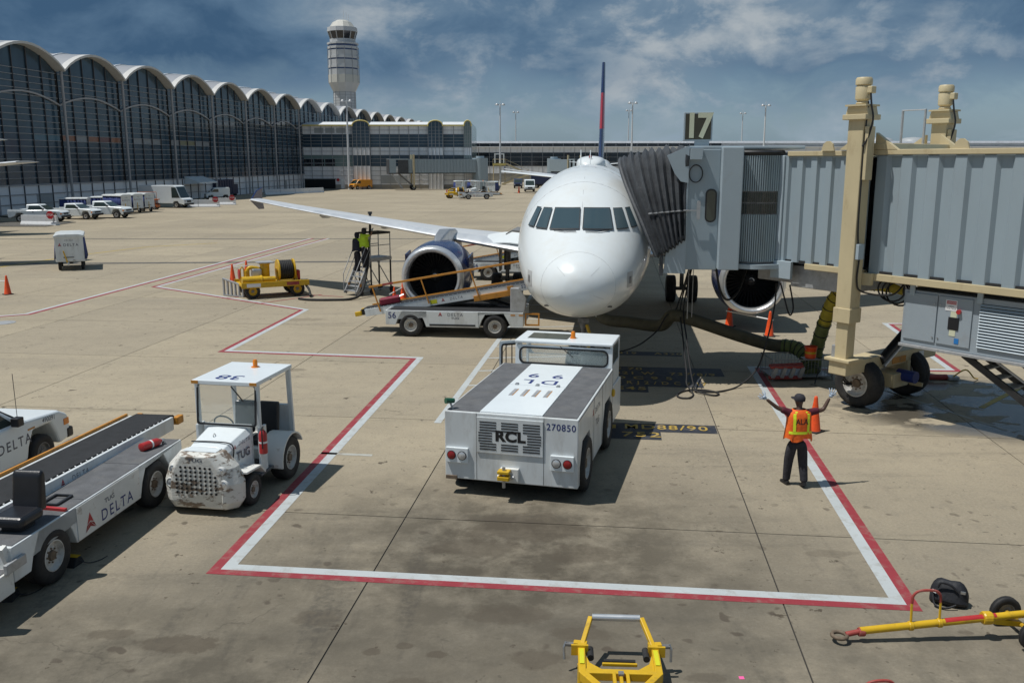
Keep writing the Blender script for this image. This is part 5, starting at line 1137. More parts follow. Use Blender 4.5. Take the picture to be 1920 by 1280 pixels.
# ================================================================== PEOPLE
def skin(name, verts, edges, mat, parent, sub=2, loc=(0, 0, 0)):
    me = bpy.data.meshes.new(name); me.from_pydata([v[:3] for v in verts], edges, []); me.materials.append(mat)
    o = link(name, me, parent, loc); md = o.modifiers.new('skin', 'SKIN'); md.use_smooth_shade = True
    for i, v in enumerate(verts):
        r_ = v[3]; me.skin_vertices[0].data[i].radius = (r_, v[4] if len(v) > 4 else r_)
    me.skin_vertices[0].data[0].use_root = True
    s_ = o.modifiers.new('sub', 'SUBSURF'); s_.levels = sub; s_.render_levels = sub
    return o
def glove(t, wrist, tip, side, mat, spread=.10):
    w = V(wrist); d = (V(tip) - w); Ln = d.length; d.normalize(); f = V((0, 1, 0)); sx = d.cross(f).normalized() * side; palm = w + d * Ln * .45
    vs = [(*w, .034), (*(w + d * Ln * .25), .042, .028), (*palm, .046, .026)]; es = [(0, 1), (1, 2)]
    for k, (off, ln) in enumerate(((-.034, .42), (-.012, .50), (.012, .47), (.034, .38))):
        b = palm + sx * off; m_ = b + d * Ln * ln * .6 + sx * off * .8 + f * .008; e = b + d * Ln * ln + sx * off * 1.3 + f * .03
        i = len(vs); vs += [(*b, .013), (*m_, .0105), (*e, .0085)]; es += [(2, i), (i, i + 1), (i + 1, i + 2)]
    b = w + d * Ln * .28 - sx * .035; i = len(vs); vs += [(*b, .014), (*(b + d * .03 - sx * .035), .012), (*(b + d * .065 - sx * .05 + f * .01), .009)]; es += [(1, i), (i, i + 1), (i + 1, i + 2)]
    return skin('glove', vs, es, mat, t, 1)
def make_person(label, loc, rz, arms, feet, vest, shirt, hat, words=None, skinm='skin_dark', bands=True, gl='glove_grey', look=0.6, pants='cloth_black'):
    t = thing('person', label, 'person', loc, rz)
    (la, ra) = arms; (lf, rf) = feet
    P = [(0, 0, .95, .13, .10), (0, 0, 1.15, .145, .095), (0, 0, 1.33, .16, .10), (0, .0, 1.45, .085, .07), (0, .01, 1.52, .05), (0, .025, 1.58, .062), (0, .035, 1.65, .085), (0, .025, 1.715, .07)]
    E_ = [(0, 1), (1, 2), (2, 3), (3, 4), (4, 5), (5, 6), (6, 7)]
    hx, hy = -sin(look), cos(look)
    i = len(P); P += [(hx * .105, .03 + hy * .105, 1.635, .016), (hy * .092, .03 - hx * .092, 1.635, .016), (-hy * .092, .03 + hx * .092, 1.635, .016)]; E_ += [(6, i), (6, i + 1), (6, i + 2)]
    for arm in (la, ra):
        i = len(P); s_ = 1 if arm[0][0] > 0 else -1
        P += [(s_ * .175, 0, 1.43, .062), (*arm[0], .042), (*arm[1], .03)]; E_ += [(2, i), (i, i + 1), (i + 1, i + 2)]
    body = skin('body', P, E_, M[skinm], t, 2)
    sh = [(0, 0, 1.0, .155, .115), (0, 0, 1.18, .165, .115), (0, 0, 1.34, .18, .115), (0, 0, 1.455, .095, .08)]; se = [(0, 1), (1, 2), (2, 3)]
    for arm in (la, ra):
        s_ = 1 if arm[0][0] > 0 else -1; a = V((s_ * .18, 0, 1.43)); b = V(arm[0]); i = len(sh); m_ = a + (b - a) * .75
        sh += [(*a, .078), (*m_, .066)]; se += [(2, i), (i, i + 1)]
    skin('shirt', sh, se, M[shirt], t, 2)
    tr = [(0, 0, .97, .155, .12), (0, 0, .90, .16, .12)]; te = [(0, 1)]
    for f_, s_ in ((lf, -1), (rf, 1)):
        kn = V((s_ * .10 + (f_[0] - s_ * .1) * .5, f_[1] * .5 + .03, .50)); i = len(tr)
        tr += [(s_ * .09, 0, .84, .112), (*kn, .094), (f_[0], f_[1], f_[2] + .13, .075), (f_[0], f_[1], f_[2] + .075, .08)]; te += [(1, i), (i, i + 1), (i + 1, i + 2), (i + 2, i + 3)]
    skin('trousers', tr, te, M[pants], t, 2)
    for f_, s_ in ((lf, -1), (rf, 1)):
        m = MB(); rs = []
        for y, w_, h_ in ((-.09, .032, .07), (-.05, .042, .085), (.04, .045, .075), (.12, .05, .055), (.17, .04, .04), (.19, .015, .03)):
            rs.append([V((x * w_, y, z)) for x, z in ((-1, .0), (-1, h_ * .6), (-.6, h_), (.6, h_), (1, h_ * .6), (1, 0))])
        m.rings(rs); sho = m.build('shoe', M['shoe_black'], t, 50, loc=(f_[0], f_[1], f_[2])); sho.rotation_euler = (-f_[3] if len(f_) > 3 else 0, 0, -s_ * .12)
    # vest
    def ell(rx, ry, z, n=28, ex=2.6): return [V((rx * math.copysign(abs(cos(a)) ** (2 / ex), cos(a)), ry * math.copysign(abs(sin(a)) ** (2 / ex), sin(a)) + .0, z)) for a in [2 * pi * k / n for k in range(n)]]
    secs = [(.255, .165, .93), (.25, .162, 1.0), (.235, .158, 1.12), (.225, .155, 1.25), (.225, .150, 1.36), (.205, .13, 1.44), (.12, .09, 1.495)]
    m = MB(); rs = []
    for k, (a, b, z) in enumerate(secs):
        ring = ell(a, b, z)
        if k < 2: ring = [p + V((.012 * sin(i * 1.9) * (2 - k), .012 * cos(i * 2.3) * (2 - k), .02 * sin(i * .9) * (2 - k))) for i, p in enumerate(ring)]
        rs.append(ring)
    m.rings(rs, True, (False, False)); vs = m.build('vest', M[vest], t, 60)
    if bands:
        def surf(x, z):
            a, b, _ = lerp_tab([(s_[2], s_[0], s_[1], 0) for s_ in secs], z); return V((x, -b * (1 - min(1, abs(x / a)) ** 2.6) ** (1 / 2.6) - .006, z))
        for sx in (-1, 1):
            m = MB(); zs = [1.10, 1.18, 1.26, 1.34, 1.42, 1.47]
            for a, b in zip(zs, zs[1:]): m.quad(surf(sx * .105, a), surf(sx * .155, a), surf(sx * (.155 if b < 1.45 else .11), b), surf(sx * (.105 if b < 1.45 else .07), b))
            m.build('reflective_band', M['reflective_yellow'], vs)
        m = MB(); xs = [-.215, -.16, -.08, 0, .08, .16, .215]
        for a, b in zip(xs, xs[1:]): m.quad(surf(a, 1.05), surf(b, 1.05), surf(b, 1.10), surf(a, 1.10))
        m.build('reflective_band', M['reflective_yellow'], vs)
    if words: text(words, .155, M['letter_black'], vs, (0, -.164, 1.285), (1, 0, 0), (0, 0, 1), bold=.012, stretch=.82)
    # cap / hood
    if hat == 'cap':
        m = MB().lathe([(.104, 0), (.106, .03), (.098, .07), (.07, .105), (.02, .118)], 20, caps=(False, True)); c = m.build('cap', M['cloth_black'], t, 60, loc=(0, .03, 1.655)); c.rotation_euler = (R(8), 0, look)
        MB().prism([(-.075, .085), (-.05, .155), (0, .178), (.05, .155), (.075, .085)], -.002, .012, 'xy').build('brim', M['cloth_black'], c, bevel=.004)
    else:
        c = MB().lathe([(.07, -.17), (.10, -.10), (.118, 0), (.110, .06), (.08, .115), (.02, .135)], 18, caps=(False, True)).build('hood', M[hat], t, 60, loc=(0, .02, 1.645))
    for arm, s_ in ((la, -1), (ra, 1)): glove(t, arm[1], arm[2], s_, M[gl])
    return t
make_person('marshaller in orange ALA vest raising both gloved hands beside the red line', (5.31, 15.98, 0), R(4),
            ((((-.42, .02, 1.52)), (-.62, .04, 1.68), (-.73, .05, 1.80)), ((.46, .02, 1.46), (.58, .05, 1.68), (.66, .06, 1.86))),
            ((-.12, .12, .0), (.13, -.10, .03, .35)), 'vest_orange', 'cloth_maroon', 'cap', 'ALA')

# ------------------------------------------------------------------ fuelling steps with two fuellers
SRZ = R(50)
stp = thing('platform_steps', 'wheeled steel platform steps standing under the wing', 'steps', (-6.42, 41.35, 0), SRZ)
PZ = 1.66
pf = B(-.55, .75, -.45, .45, PZ - .16, PZ).build('platform', M['galvanised'], stp, bevel=.01)
for x, y in ((-.5, -.4), (-.5, .4), (.7, -.4), (.7, .4)):
    MB().cyl((x, y, .22), (x, y, PZ), .04, n=8).build('leg', M['dark_metal'], stp); MB().lathe([(.13, -.03), (.14, 0), (.13, .03)], 14, axis='y').build('caster', M['tyre'], stp, loc=(x, y - .06, .14))
    MB().cyl((x, y, PZ), (x, y, PZ + 1.1), .024, n=8).build('rail_post', M['galvanised'], stp)
for y in (-.4, .4):
    MB().cyl((-.5, y, PZ + 1.1), (.7, y, PZ + 1.1), .05, n=8).build('padded_rail', M['black_plastic'], stp); MB().cyl((-.5, y, PZ + .55), (.7, y, PZ + .55), .02, n=8).build('mid_rail', M['galvanised'], stp)
    MB().bar((-.5, y, PZ - .05), (-1.38, y, .1), .05, .16).build('stringer', M['galvanised'], stp)
    MB().tube([(-.5, y, PZ + 1.0), (-1.45, y, .98), (-1.45, y, .1)], .02, 6).build('handrail', M['galvanised'], stp); MB().tube([(-.5, y, PZ + .5), (-1.45, y, .5)], .016, 6).build('handrail', M['galvanised'], stp)
    MB().bar((.7, y, .3), (-.1, y, PZ - .16), .035).build('brace', M['galvanised'], stp); MB().bar((-.9, y, 1.05), (-.5, y, .25), .035).build('brace', M['galvanised'], stp); MB().bar((-1.38, y, .16), (.7, y, .22), .05).build('base_rail', M['galvanised'], stp)
    for u in (.25, .75): B(-.06, .06, y - .028, y + .028, -.07, .07).build('hazard_patch', M['orange_paint'], stp, loc=(-.5 - .88 * u, 0, PZ - .05 - 1.51 * u))
MB().cyl((.7, -.4, PZ + 1.1), (.7, .4, PZ + 1.1), .05, n=8).build('padded_rail', M['black_plastic'], stp)
for k in range(7):
    z = .22 + k * .205; x = -1.30 + k * .118; B(x - .10, x + .12, -.38, .38, z - .02, z + .01).build('tread', M['galvanised'], stp)
MB().lathe([(.10, -.03), (.11, 0), (.10, .03)], 14, axis='y').build('caster', M['tyre'], stp, loc=(-1.1, -.4, .11))
def on_steps(x, y): p = Matrix.Rotation(SRZ, 3, 'Z') @ V((x, y, 0)); return V((-6.42 + p.x, 41.35 + p.y))
q_ = on_steps(-.80, .17); make_person('fueller in dark hooded jacket and lime vest climbing the platform steps', (q_.x, q_.y, 1.05), SRZ - R(90),
            (((-.30, .10, 1.22), (-.28, .26, 1.12), (-.26, .36, 1.12)), ((.30, .10, 1.20), (.28, .24, 1.08), (.26, .34, 1.08))), ((-.1, .02, 0), (.1, -.02, 0)), 'cloth_navy', 'vest_lime', 'cloth_navy', None, 'skin_mid', False)
q_ = on_steps(-.69, -.2); make_person('fueller in bright lime jacket holding the hose on the platform steps', (q_.x, q_.y, 1.255), SRZ - R(90),
            (((-.32, .16, 1.46), (-.26, .30, 1.62), (-.22, .36, 1.76)), ((.32, .16, 1.46), (.22, .30, 1.62), (.18, .36, 1.76))), ((-.1, .04, 0), (.1, -.04, 0)), 'vest_lime', 'vest_lime', 'cloth_black', None, 'skin_mid', False)

# ------------------------------------------------------------------ yellow hydrant cart
hc = thing('hydrant_cart', 'yellow fuel hydrant cart with black hose reel and grey-lidded filter', 'fuel cart', (-10.95, 40.35, 0), R(27)); hc.scale = (1.1, 1.1, 1.12)
B(-1.25, 1.35, -.70, .70, .46, .56).build('deck', M['yellow_paint'], hc, bevel=.015); B(-1.30, 1.42, -.78, -.72, .44, .66).build('side_rail', M['yellow_paint'], hc, bevel=.01); B(-1.30, 1.42, .72, .78, .44, .66).build('side_rail', M['yellow_paint'], hc, bevel=.01)
for x in (-.85, .95):
    for y in (-.58, .58): wheel(hc, (x, y, .30), .30, .2, 'y', 'yellow_paint', n=20)
MB().lathe([(.17, .56), (.19, .6), (.19, 1.25), (.22, 1.27), (.22, 1.33)], 20, (-.18, .1, 0)).build('filter_vessel', M['yellow_paint'], hc, 40)
B(-.50, .14, -.22, .42, 1.33, 1.38).build('vessel_lid', M['galvanised'], hc, bevel=.01)
MB().cyl((-1.2, -.45, .72), (.1, -.45, .72), .12, n=16).build('pipe', M['yellow_paint'], hc, 40); MB().lathe([(.16, -1.22), (.16, -1.16), (.16, -.5), (.18, -.48), (.18, -.42)], 16, (0, -.45, .72), 'x').build('pipe_sleeve', M['yellow_paint'], hc, 40)
MB().cyl((-.9, .1, .56), (-.9, .1, 1.05), .1, n=14).build('riser', M['yellow_paint'], hc, 40); MB().tube(crom([(-.9, .1, 1.0), (-.8, .1, 1.15), (-.5, .1, 1.12), (-.3, .1, 1.0)], 5), .08, 10).build('elbow_pipe', M['yellow_paint'], hc, 60)
MB().lathe([(.03, 0), (.2, .02), (.2, .06), (.03, .08)], 18, axis='x').build('gauge', M['red_paint'], hc, loc=(-1.3, -.1, .95))
B(-.75, -.35, -.20, .12, .80, 1.12).build('meter', M['bare_metal'], hc, bevel=.06)
for x in (.28, .92): MB().lathe([(.06, 0), (.43, .01), (.44, .04), (.43, .07), (.06, .06)], 26, axis='x').build('reel_flange', M['yellow_paint'], hc, 40, loc=(x, .0, 1.02))
for k in range(7): MB().tube([(.40 + k * .075, .36 * cos(a), 1.02 + .36 * sin(a)) for a in [2 * pi * i / 24 for i in range(24)]], .045, 8, True).build('hose_coil', M['rubber'], hc, 60)
MB().cyl((.25, 0, 1.02), (1.02, 0, 1.02), .1, n=12).build('reel_drum', M['yellow_paint'], hc); 
for x in (.26, 1.04): MB().bar((x, -.3, .56), (x, 0, 1.02), .06).build('reel_stand', M['yellow_paint'], hc)
B(1.05, 1.2, -.2, .15, .6, 1.0).build('valve_box', M['red_paint'], hc, bevel=.03); B(-1.1, -.55, -.783, -.781, .48, .62).build('warning_plate', M['letter_white'], hc); B(.5, 1.0, -.783, -.781, .48, .62).build('warning_plate', M['red_worn'], hc)
MB().tube([(-1.15, .2, .56), (-1.15, .2, 1.1), (-1.08, .2, 1.2), (-1.0, .2, 1.1), (-1.0, .2, .56)], .03, 6).build('lifting_eye', M['yellow_paint'], hc)
MB().tube(crom([(1.2, -.4, .6), (1.35, -.9, .3), (1.3, -1.3, .06)], 5), .05, 8).build('hose_lead', M['rubber'], hc)
sk = thing('steel_rack', 'low grey steel rack with upright bars beside the yellow fuel cart', 'rack', (-12.55, 40.05, 0), R(-28))
MB().bar((-.62, 0, .78), (.62, 0, .52), .10, .05).build('top_rail', M['galvanised'], sk); MB().bar((-.62, 0, .04), (.62, 0, .04), .10, .05).build('base_rail', M['galvanised'], sk)
for k in range(6): u = k / 5; B(-.035, .035, -.04, .04, .05, .76 - .26 * u).build('bar', M['galvanised'], sk, loc=(-.58 + 1.16 * u, 0, 0))
tag(MB().tube(crom([(-9.4, 39.1, .05), (-8.9, 38.75, .05), (-8.0, 38.7, .05), (-7.1, 38.9, .06), (-6.72, 39.5, .22), (-6.58, 40.3, 1.0), (-6.52, 40.9, 2.1), (-6.5, 41.2, 2.9), (-6.5, 41.35, 3.45)], 8), .055, 10).build('fuel_hose', M['rubber'], None, 60), 'black fuel hose running from the yellow cart up to the wing', 'hose')
tag(MB().lathe([(.09, 0), (.1, .1), (.06, .18), (.06, .3), (.1, .32), (.1, .42)], 12).build('hose_coupling', M['dark_metal'], None, 40, loc=(-6.5, 41.35, 3.3)), 'dark metal hose coupling locked under the wing', 'coupling')

# ------------------------------------------------------------------ traffic cones
cone0 = None
def cone(loc, label, group=None, s=1.0):
    global cone0
    if cone0 is None:
        cone0 = thing('traffic_cone', label, 'cone', loc)
        B(-.19, .19, -.19, .19, 0, .035).build('base', M['rubber'], cone0, bevel=.012)
        MB().lathe([(.165, .03), (.15, .06), (.055, .74), (.045, .83), (.035, .87), (.02, .88)], 22).build('body', M['cone_orange'], cone0, 50)
        MB().lathe([(.075, .60), (.068, .64)], 22, caps=(False, False)).build('collar', M['cone_orange'], cone0)
        c = cone0
    else: c = copy_tree(cone0)
    c.location = loc; c.rotation_euler = (0, 0, random.uniform(0, 1.5)); c.scale = (s,) * 3; c['label'] = label
    if group: c['group'] = group
    return c
cone((6.82, 19.45, 0), 'tall faded orange cone standing behind the marshaller', s=.93)
cone((8.01, 32.54, 0), 'orange cone at the left end of the white bar under the bridge'); cone((8.97, 30.69, 0), 'orange cone with black mark standing beside the olive air duct')
cone((-14.2, 45.3, 0), 'orange cone at the rack end of the yellow fuel cart'); cone((-13.93, 46.83, 0), 'orange cone behind the yellow fuel cart')
cone((-23.09, 40.67, 0), 'orange cone on open concrete with a bar running off to the left')
cone((-5.05, 38.1, 0), 'small orange cone behind the raised conveyor', s=.8); cone((-4.75, 38.75, 0), 'orange cone holding a white bar beside the left engine')
def cone_bar(p, q, label): tag(MB().cyl(p, q, .024, n=8).build('cone_bar', M['letter_white']), label, 'bar')
cone_bar((7.9, 32.6, .58), (9.05, 30.6, .58), 'white plastic bar joining two cones below the right engine'); cone_bar((-14.6, 44.9, .64), (-13.8, 46.9, .62), 'white plastic bar joining the cones behind the fuel cart')
cone_bar((-26.0, 40.4, .62), (-23.0, 40.68, .62), 'white plastic bar resting on the lone cone'); cone_bar((-5.2, 37.7, .44), (-4.7, 38.9, .62), 'white plastic bar leaning between two cones near the engine')

# ------------------------------------------------------------------ covered baggage cart
def make_bag_cart(label, loc, rz, group=None, words=True):
    t = thing('baggage_cart', label, 'baggage cart', loc, rz, group)
    B(-1.5, 1.5, -.74, .74, .50, .60).build('bed', M['white_scuffed'], t, bevel=.01)
    for x in (-1.46, 1.44): B(x, x + .05, -.72, .72, .60, 1.86).build('end_panel', M['white_paint'], t, bevel=.01)
    m = MB(); m.rings([[V((x, -.78, 1.84)), V((x, -.76, 1.95)), V((x, -.5, 2.02)), V((x, .5, 2.02)), V((x, .76, 1.95)), V((x, .78, 1.84))] for x in (-1.55, 1.55)]); m.build('roof', M['white_paint'], t, 30, bevel=.015)
    for y in (-1, 1):
        m = MB(); n = 26; vs = []
        for k in range(n + 1):
            x = -1.4 + 2.8 * k / n; d = .03 * sin(k * 1.9) + .02 * sin(k * .7)
            vs += [(x, y * (.70 + d * .4), 1.88), (x, y * (.76 + d + .05), .58)]
        m.add(vs, [(2 * k, 2 * k + 2, 2 * k + 3, 2 * k + 1) for k in range(n)]); c = m.build('curtain', M['curtain_blue'], t, 60); c.modifiers.new('s', 'SOLIDIFY').thickness = .012
        for x in (-.95, .95): wheel(t, (x, y * .58, .24), .24, .16, 'y', 'rim_white', n=18, bolts=False)
    B(-1.3, 1.3, -.1, .1, .36, .50).build('chassis', M['dark_metal'], t); B(1.495, 1.515, -.34, .18, .72, .76).build('handle_slot', M['black_void'], t)
    MB().bar((1.52, -.15, .40), (1.66, -.32, 1.12), .07, .05).build('drawbar', M['yellow_paint'], t, bevel=.01); MB().lathe([(.08, -.05), (.1, 0), (.08, .05)], 12, axis='y').build('drawbar_pivot', M['white_scuffed'], t, loc=(1.55, -.12, .38))
    if words:
        text('DELTA', .21, M['letter_grey'], t, (1.492, .08, 1.42), (0, 1, 0), (0, 0, 1), gap=1.3, bold=.012); emblem(.2, M['emblem_red'], M['emblem_dark'], t, (1.492, -.48, 1.42), (0, 1, 0), (0, 0, 1)); text('101261', .14, M['letter_grey'], t, (1.492, .0, 1.68), (0, 1, 0), (0, 0, 1), gap=1.1)
    return t
cart0 = make_bag_cart('white covered baggage cart with blue curtains standing alone on the apron', (-25.2, 51.2, 0), R(-66))

# ------------------------------------------------------------------ parked pickup at the left
def make_pickup(label, loc, rz, body='white_clean', near=False, group=None):
    t = thing('pickup_truck', label, 'pickup truck', loc, rz, group); Wd = .86
    lo = [(-2.45, .45), (-2.30, .38)] + arch(-1.45, .42, .34, 1.0)[1:-1] + [(-.98, .34), (.95, .34)] + arch(1.42, .42, .34, 1.0)[1:-1] + [(1.90, .36), (2.22, .40), (2.25, .62), (2.20, .88), (1.95, 1.00), (.80, 1.10), (-2.45, 1.05)]
    b = MB().prism(lo, -Wd, Wd).build('body', M[body], t, bevel=.06, seg=3)
    B(-2.38, -.85, -.72, .72, 1.052, 1.06).build('bed_floor', M['black_void'], t)
    for y in (-1, 1): B(-2.44, -.82, min(y * .74, y * .85), max(y * .74, y * .85), 1.04, 1.14).build('bed_side', M[body], t, bevel=.02)
    m = MB(); m.rings([[V((-.85, -Wd * w_, z)), V((x1, -Wd * w_, z)), V((x1, Wd * w_, z)), V((-.85 + dx, Wd * w_, z))] for z, w_, x1, dx in ((1.04, .97, .95, 0), (1.50, .84, .32, .08), (1.58, .78, .20, .12))]); cb_ = m.build('cab', M[body], t, bevel=.04)
    for y in (-1, 1):
        m = MB().add([(x, y * (Wd * (.97 - (z - 1.04) * .285) + .004), z) for x, z in ((-.70, 1.10), (.70, 1.10), (.28, 1.47), (-.62, 1.47))], [(0, 1, 2, 3)]); m.build('side_window', M['cab_glass'], cb_)
        wh = [wheel(t, (x, y * .74, .34), .34, .22, 'y', 'gear_grey' if near else 'rim_white', n=24) for x in (-1.45, 1.42)]
        B(2.16, 2.235, min(y * .55, y * .82), max(y * .55, y * .82), .66, .82).build('headlight', M['lamp_clear'], t); B(2.05, 2.20, min(y * .82, y * .872), max(y * .82, y * .872), .68, .80).build('turn_signal', M['amber'], t)
        B(.55, .72, min(y * .87, y * 1.02), max(y * .87, y * 1.02), 1.08, 1.24).build('door_mirror', M['black_plastic'], t, bevel=.02); B(-.35, -.2, min(y * .862, y * .875), max(y * .862, y * .875), .90, .94).build('door_handle', M['black_plastic'], t)
    m = MB().add([(.93, -.76, 1.10), (.93, .76, 1.10), (.36, .68, 1.48), (.36, -.68, 1.48)], [(0, 1, 2, 3)]); m.v = [(x + .012, y, z + .012) for x, y, z in m.v]; m.build('windscreen', M['cab_glass'], cb_)
    B(2.12, 2.32, -.88, .88, .40, .60).build('bumper', M['black_plastic'], t, bevel=.04); B(2.2, 2.245, -.5, .5, .66, .82).build('grille', M['black_plastic'], t)
    B(-2.55, -2.44, -.8, .8, .42, .56).build('rear_bumper', M['dark_metal'], t, bevel=.02)
    if near:
        text('DELTA', .25, M['letter_grey'], b, (.62, -Wd - .002, .74), (1, 0, 0), (0, 0, 1), gap=1.3, bold=.012); text('490091', .13, M['letter_grey'], b, (1.62, -Wd - .002, .93), (1, 0, -.06), (0, 0, 1), bold=.01)
        MB().cyl((.98, -.70, 1.08), (.92, -.74, 1.95), .006, n=5).build('aerial', M['dark_metal'], b); B(1.0, 1.2, -Wd - .004, -Wd - .0005, .88, .91).build('fender_badge', M['orange_paint'], b)
    return t
pk = W(-11.05 - .90, 15.72 - 1.50); make_pickup('white pickup truck lettered DELTA parked behind the belt loader', (pk.x, pk.y, 0), hd(90), near=True).scale = (1.06,) * 3

# ------------------------------------------------------------------ loose equipment on the stand
# PCA duct, hung from the bridge cab, dropping into the basket
dA = crom([AP(.2, 9.6, 1.8), (2.89, 29.0, 1.01), (3.74, 27.5, 1.05), (4.41, 26.2, 1.2), (4.66, 25.6, 1.60), (5.22, 25.4, 1.50), (6.51, 25.5, 1.05), (7.52, 25.6, .74), (7.95, 25.5, .72)], 8)
tag(MB().tube(dA, .185, 14).build('air_duct', M['duct_olive'], None, 60), 'thick olive fabric air duct slung from the bridge cab to the belly', 'air duct')
def ribbed_duct(path, r_, mat, label, cat='air duct'):
    t = thing('ribbed_air_duct', label, cat); P = crom(path, 10)
    MB().tube(P, [r_ * (1.0 + .05 * (-1) ** k) for k in range(len(P))], 14).build('sleeve', M[mat], t, 35)
    for k in range(3, len(P) - 1, 4):
        d = (P[k + 1] - P[k - 1]).normalized(); a = d.orthogonal().normalized(); b = d.cross(a)
        MB().tube([P[k] + (a * cos(q) + b * sin(q)) * r_ * 1.06 for q in [2 * pi * i / 18 for i in range(18)]], .012, 5, True).build('hoop', M['black_plastic'], t)
    return t
ribbed_duct([(7.85, 25.5, .72), (8.2, 25.3, .70), (8.42, 25.0, .52), (8.46, 24.75, .28), (8.46, 24.6, .15)], .2, 'duct_green', 'ribbed green air duct bending down into the wire basket')
ribbed_duct([(8.60, 24.85, .15), (8.62, 24.8, .8), (8.66, 24.45, 1.6)], .185, 'duct_green', 'ribbed green air duct standing up from the wire basket')
ribbed_duct([(8.66, 24.45, 1.58), (8.72, 24.1, 2.25), (8.95, 23.85, 2.62), (9.5, 23.5, 2.8), (10.2, 22.9, 2.75)], .175, 'duct_yellow', 'ribbed yellow air duct rising from the green one to the bridge')
def cable(path, label, r_=.022): tag(MB().tube(crom(path, 8), r_, 8).build('power_cable', M['rubber'], None, 60), label, 'cable')
cable([AP(.15, 4.9, .95), (2.87, 25.6, .55), (3.55, 25.4, .71), (4.15, 25.4, 1.15), (4.46, 25.5, 1.61), (4.73, 25.5, 1.80), AP(3.0, 4.0, 3.2)], 'black ground-power cable looping from the nose gear up to the bridge cab')
loop = [(4.62, 23.0, .2), (4.73, 22.66, .03), (4.55, 22.25, .03), (4.32, 22.28, .03), (4.30, 22.6, .03), (4.6, 23.0, .03), (5.1, 23.05, .03), (5.4, 22.75, .03), (5.25, 22.5, .03), (4.9, 22.75, .05), (4.8, 23.0, .06)]
cable([AP(3.05, 4.1, 3.2), (4.86, 25.5, 1.9), (4.78, 24.6, 1.15), (4.68, 23.4, .45)] + loop, 'black cable hanging from the bridge cab into a coil on the ground')
cable([AP(3.1, 4.3, 3.2), (4.93, 25.4, 1.9), (4.87, 24.5, 1.1), (4.80, 23.5, .5), (4.85, 23.0, .05), (5.0, 22.9, .03), (5.45, 22.9, .03), (6.1, 23.39, .06), (6.63, 23.6, .5), (6.93, 23.8, 1.34), (7.12, 24.0, 2.18), (7.13, 24.0, 2.75)], 'black cable sagging to the ground and up to the bridge floor')
cable([(7.15, 23.7, 2.8), (7.22, 23.6, 2.5), (7.34, 23.5, 2.05), (7.42, 23.5, 1.98), (7.48, 23.55, 2.2), (7.4, 23.7, 2.75)], 'short black cable loop hanging under the bridge floor')
cable([AP(3.55, 2.7, 3.25), AP(3.7, 2.8, 2.6), AP(3.95, 3.1, 2.3), AP(4.3, 3.6, 2.5), AP(4.6, 4.2, 3.2)], 'black cable loop below the bridge cab post', .03)
# wire basket with ladder and bucket
bk = thing('wire_basket', 'low galvanised wire basket cart under the bridge holding a ladder', 'basket', (8.05, 24.75, 0), R(4))
for z in (.10, .58):
    for p, q_ in (((-.85, -.5), (.85, -.5)), ((.85, -.5), (.85, .5)), ((.85, .5), (-.85, .5)), ((-.85, .5), (-.85, -.5))): MB().cyl((*p, z), (*q_, z), .018, n=6).build('frame_rail', M['wire_grey'], bk)
wv = MB().cyl((0, 0, .10), (0, 0, .58), .006, n=5).mesh('wire', M['wire_grey'])
for k in range(18):
    x = -.85 + 1.7 * (k + .5) / 18
    for y in (-.5, .5): link('wire', wv, bk, (x, y, 0))
for k in range(10):
    for x in (-.85, .85): link('wire', wv, bk, (x, -.5 + (k + .5) / 10, 0))
for x in (-.85, .85):
    for y in (-.5, .5): MB().cyl((x, y, 0), (x, y, .60), .022, n=6).build('post', M['wire_grey'], bk)
B(-.84, .84, -.49, .49, .09, .10).build('floor_sheet', M['galvanised'], bk); B(.05, .45, -.48, -.14, .575, .59).build('shelf', M['galvanised'], bk)
MB().bar((.45, -.5, .35), (.15, -1.0, .03), .025).build('drawbar', M['dark_metal'], bk)
ld = thing('stepladder', 'folded red and aluminium stepladder leaning on the wire basket', 'ladder', (7.55, 24.18, .03), R(3)); ld.rotation_euler = (R(20), 0, R(3))
for z, y in ((.08, 0), (.42, .02)): B(-.45, .48, y - .05, y + .05, z - .035, z + .035).build('rail', M['red_worn'], ld, bevel=.01)
for k in range(4): B(-.05, .05, -.06, .05, .10, .42).build('step', M['galvanised'], ld, loc=(-.36 + k * .25, 0, 0)).rotation_euler = (0, R(10), 0)
MB().bar((-.45, .12, .40), (.48, .12, .44), .05, .07).build('rear_rail', M['red_worn'], ld)
bu = thing('bucket', 'orange plastic bucket on the rim of the wire basket', 'bucket', (8.33, 24.45, .59), R(0))
MB().lathe([(.135, 0), (.165, .30), (.175, .31), (.175, .335), (.16, .335), (.15, .03)], 24).build('shell', M['cone_orange'], bu, 40); MB().tube([(.17 * cos(a), -.03 - .16 * sin(a) * .4, .30 - .10 * sin(a)) for a in [pi * k / 12 for k in range(13)]], .006, 5).build('bail_handle', M['bare_metal'], bu)
MB().lathe([(.152, .12), (.160, .20)], 24, caps=(False, False)).build('label_band', M['yellow_paint'], bu)
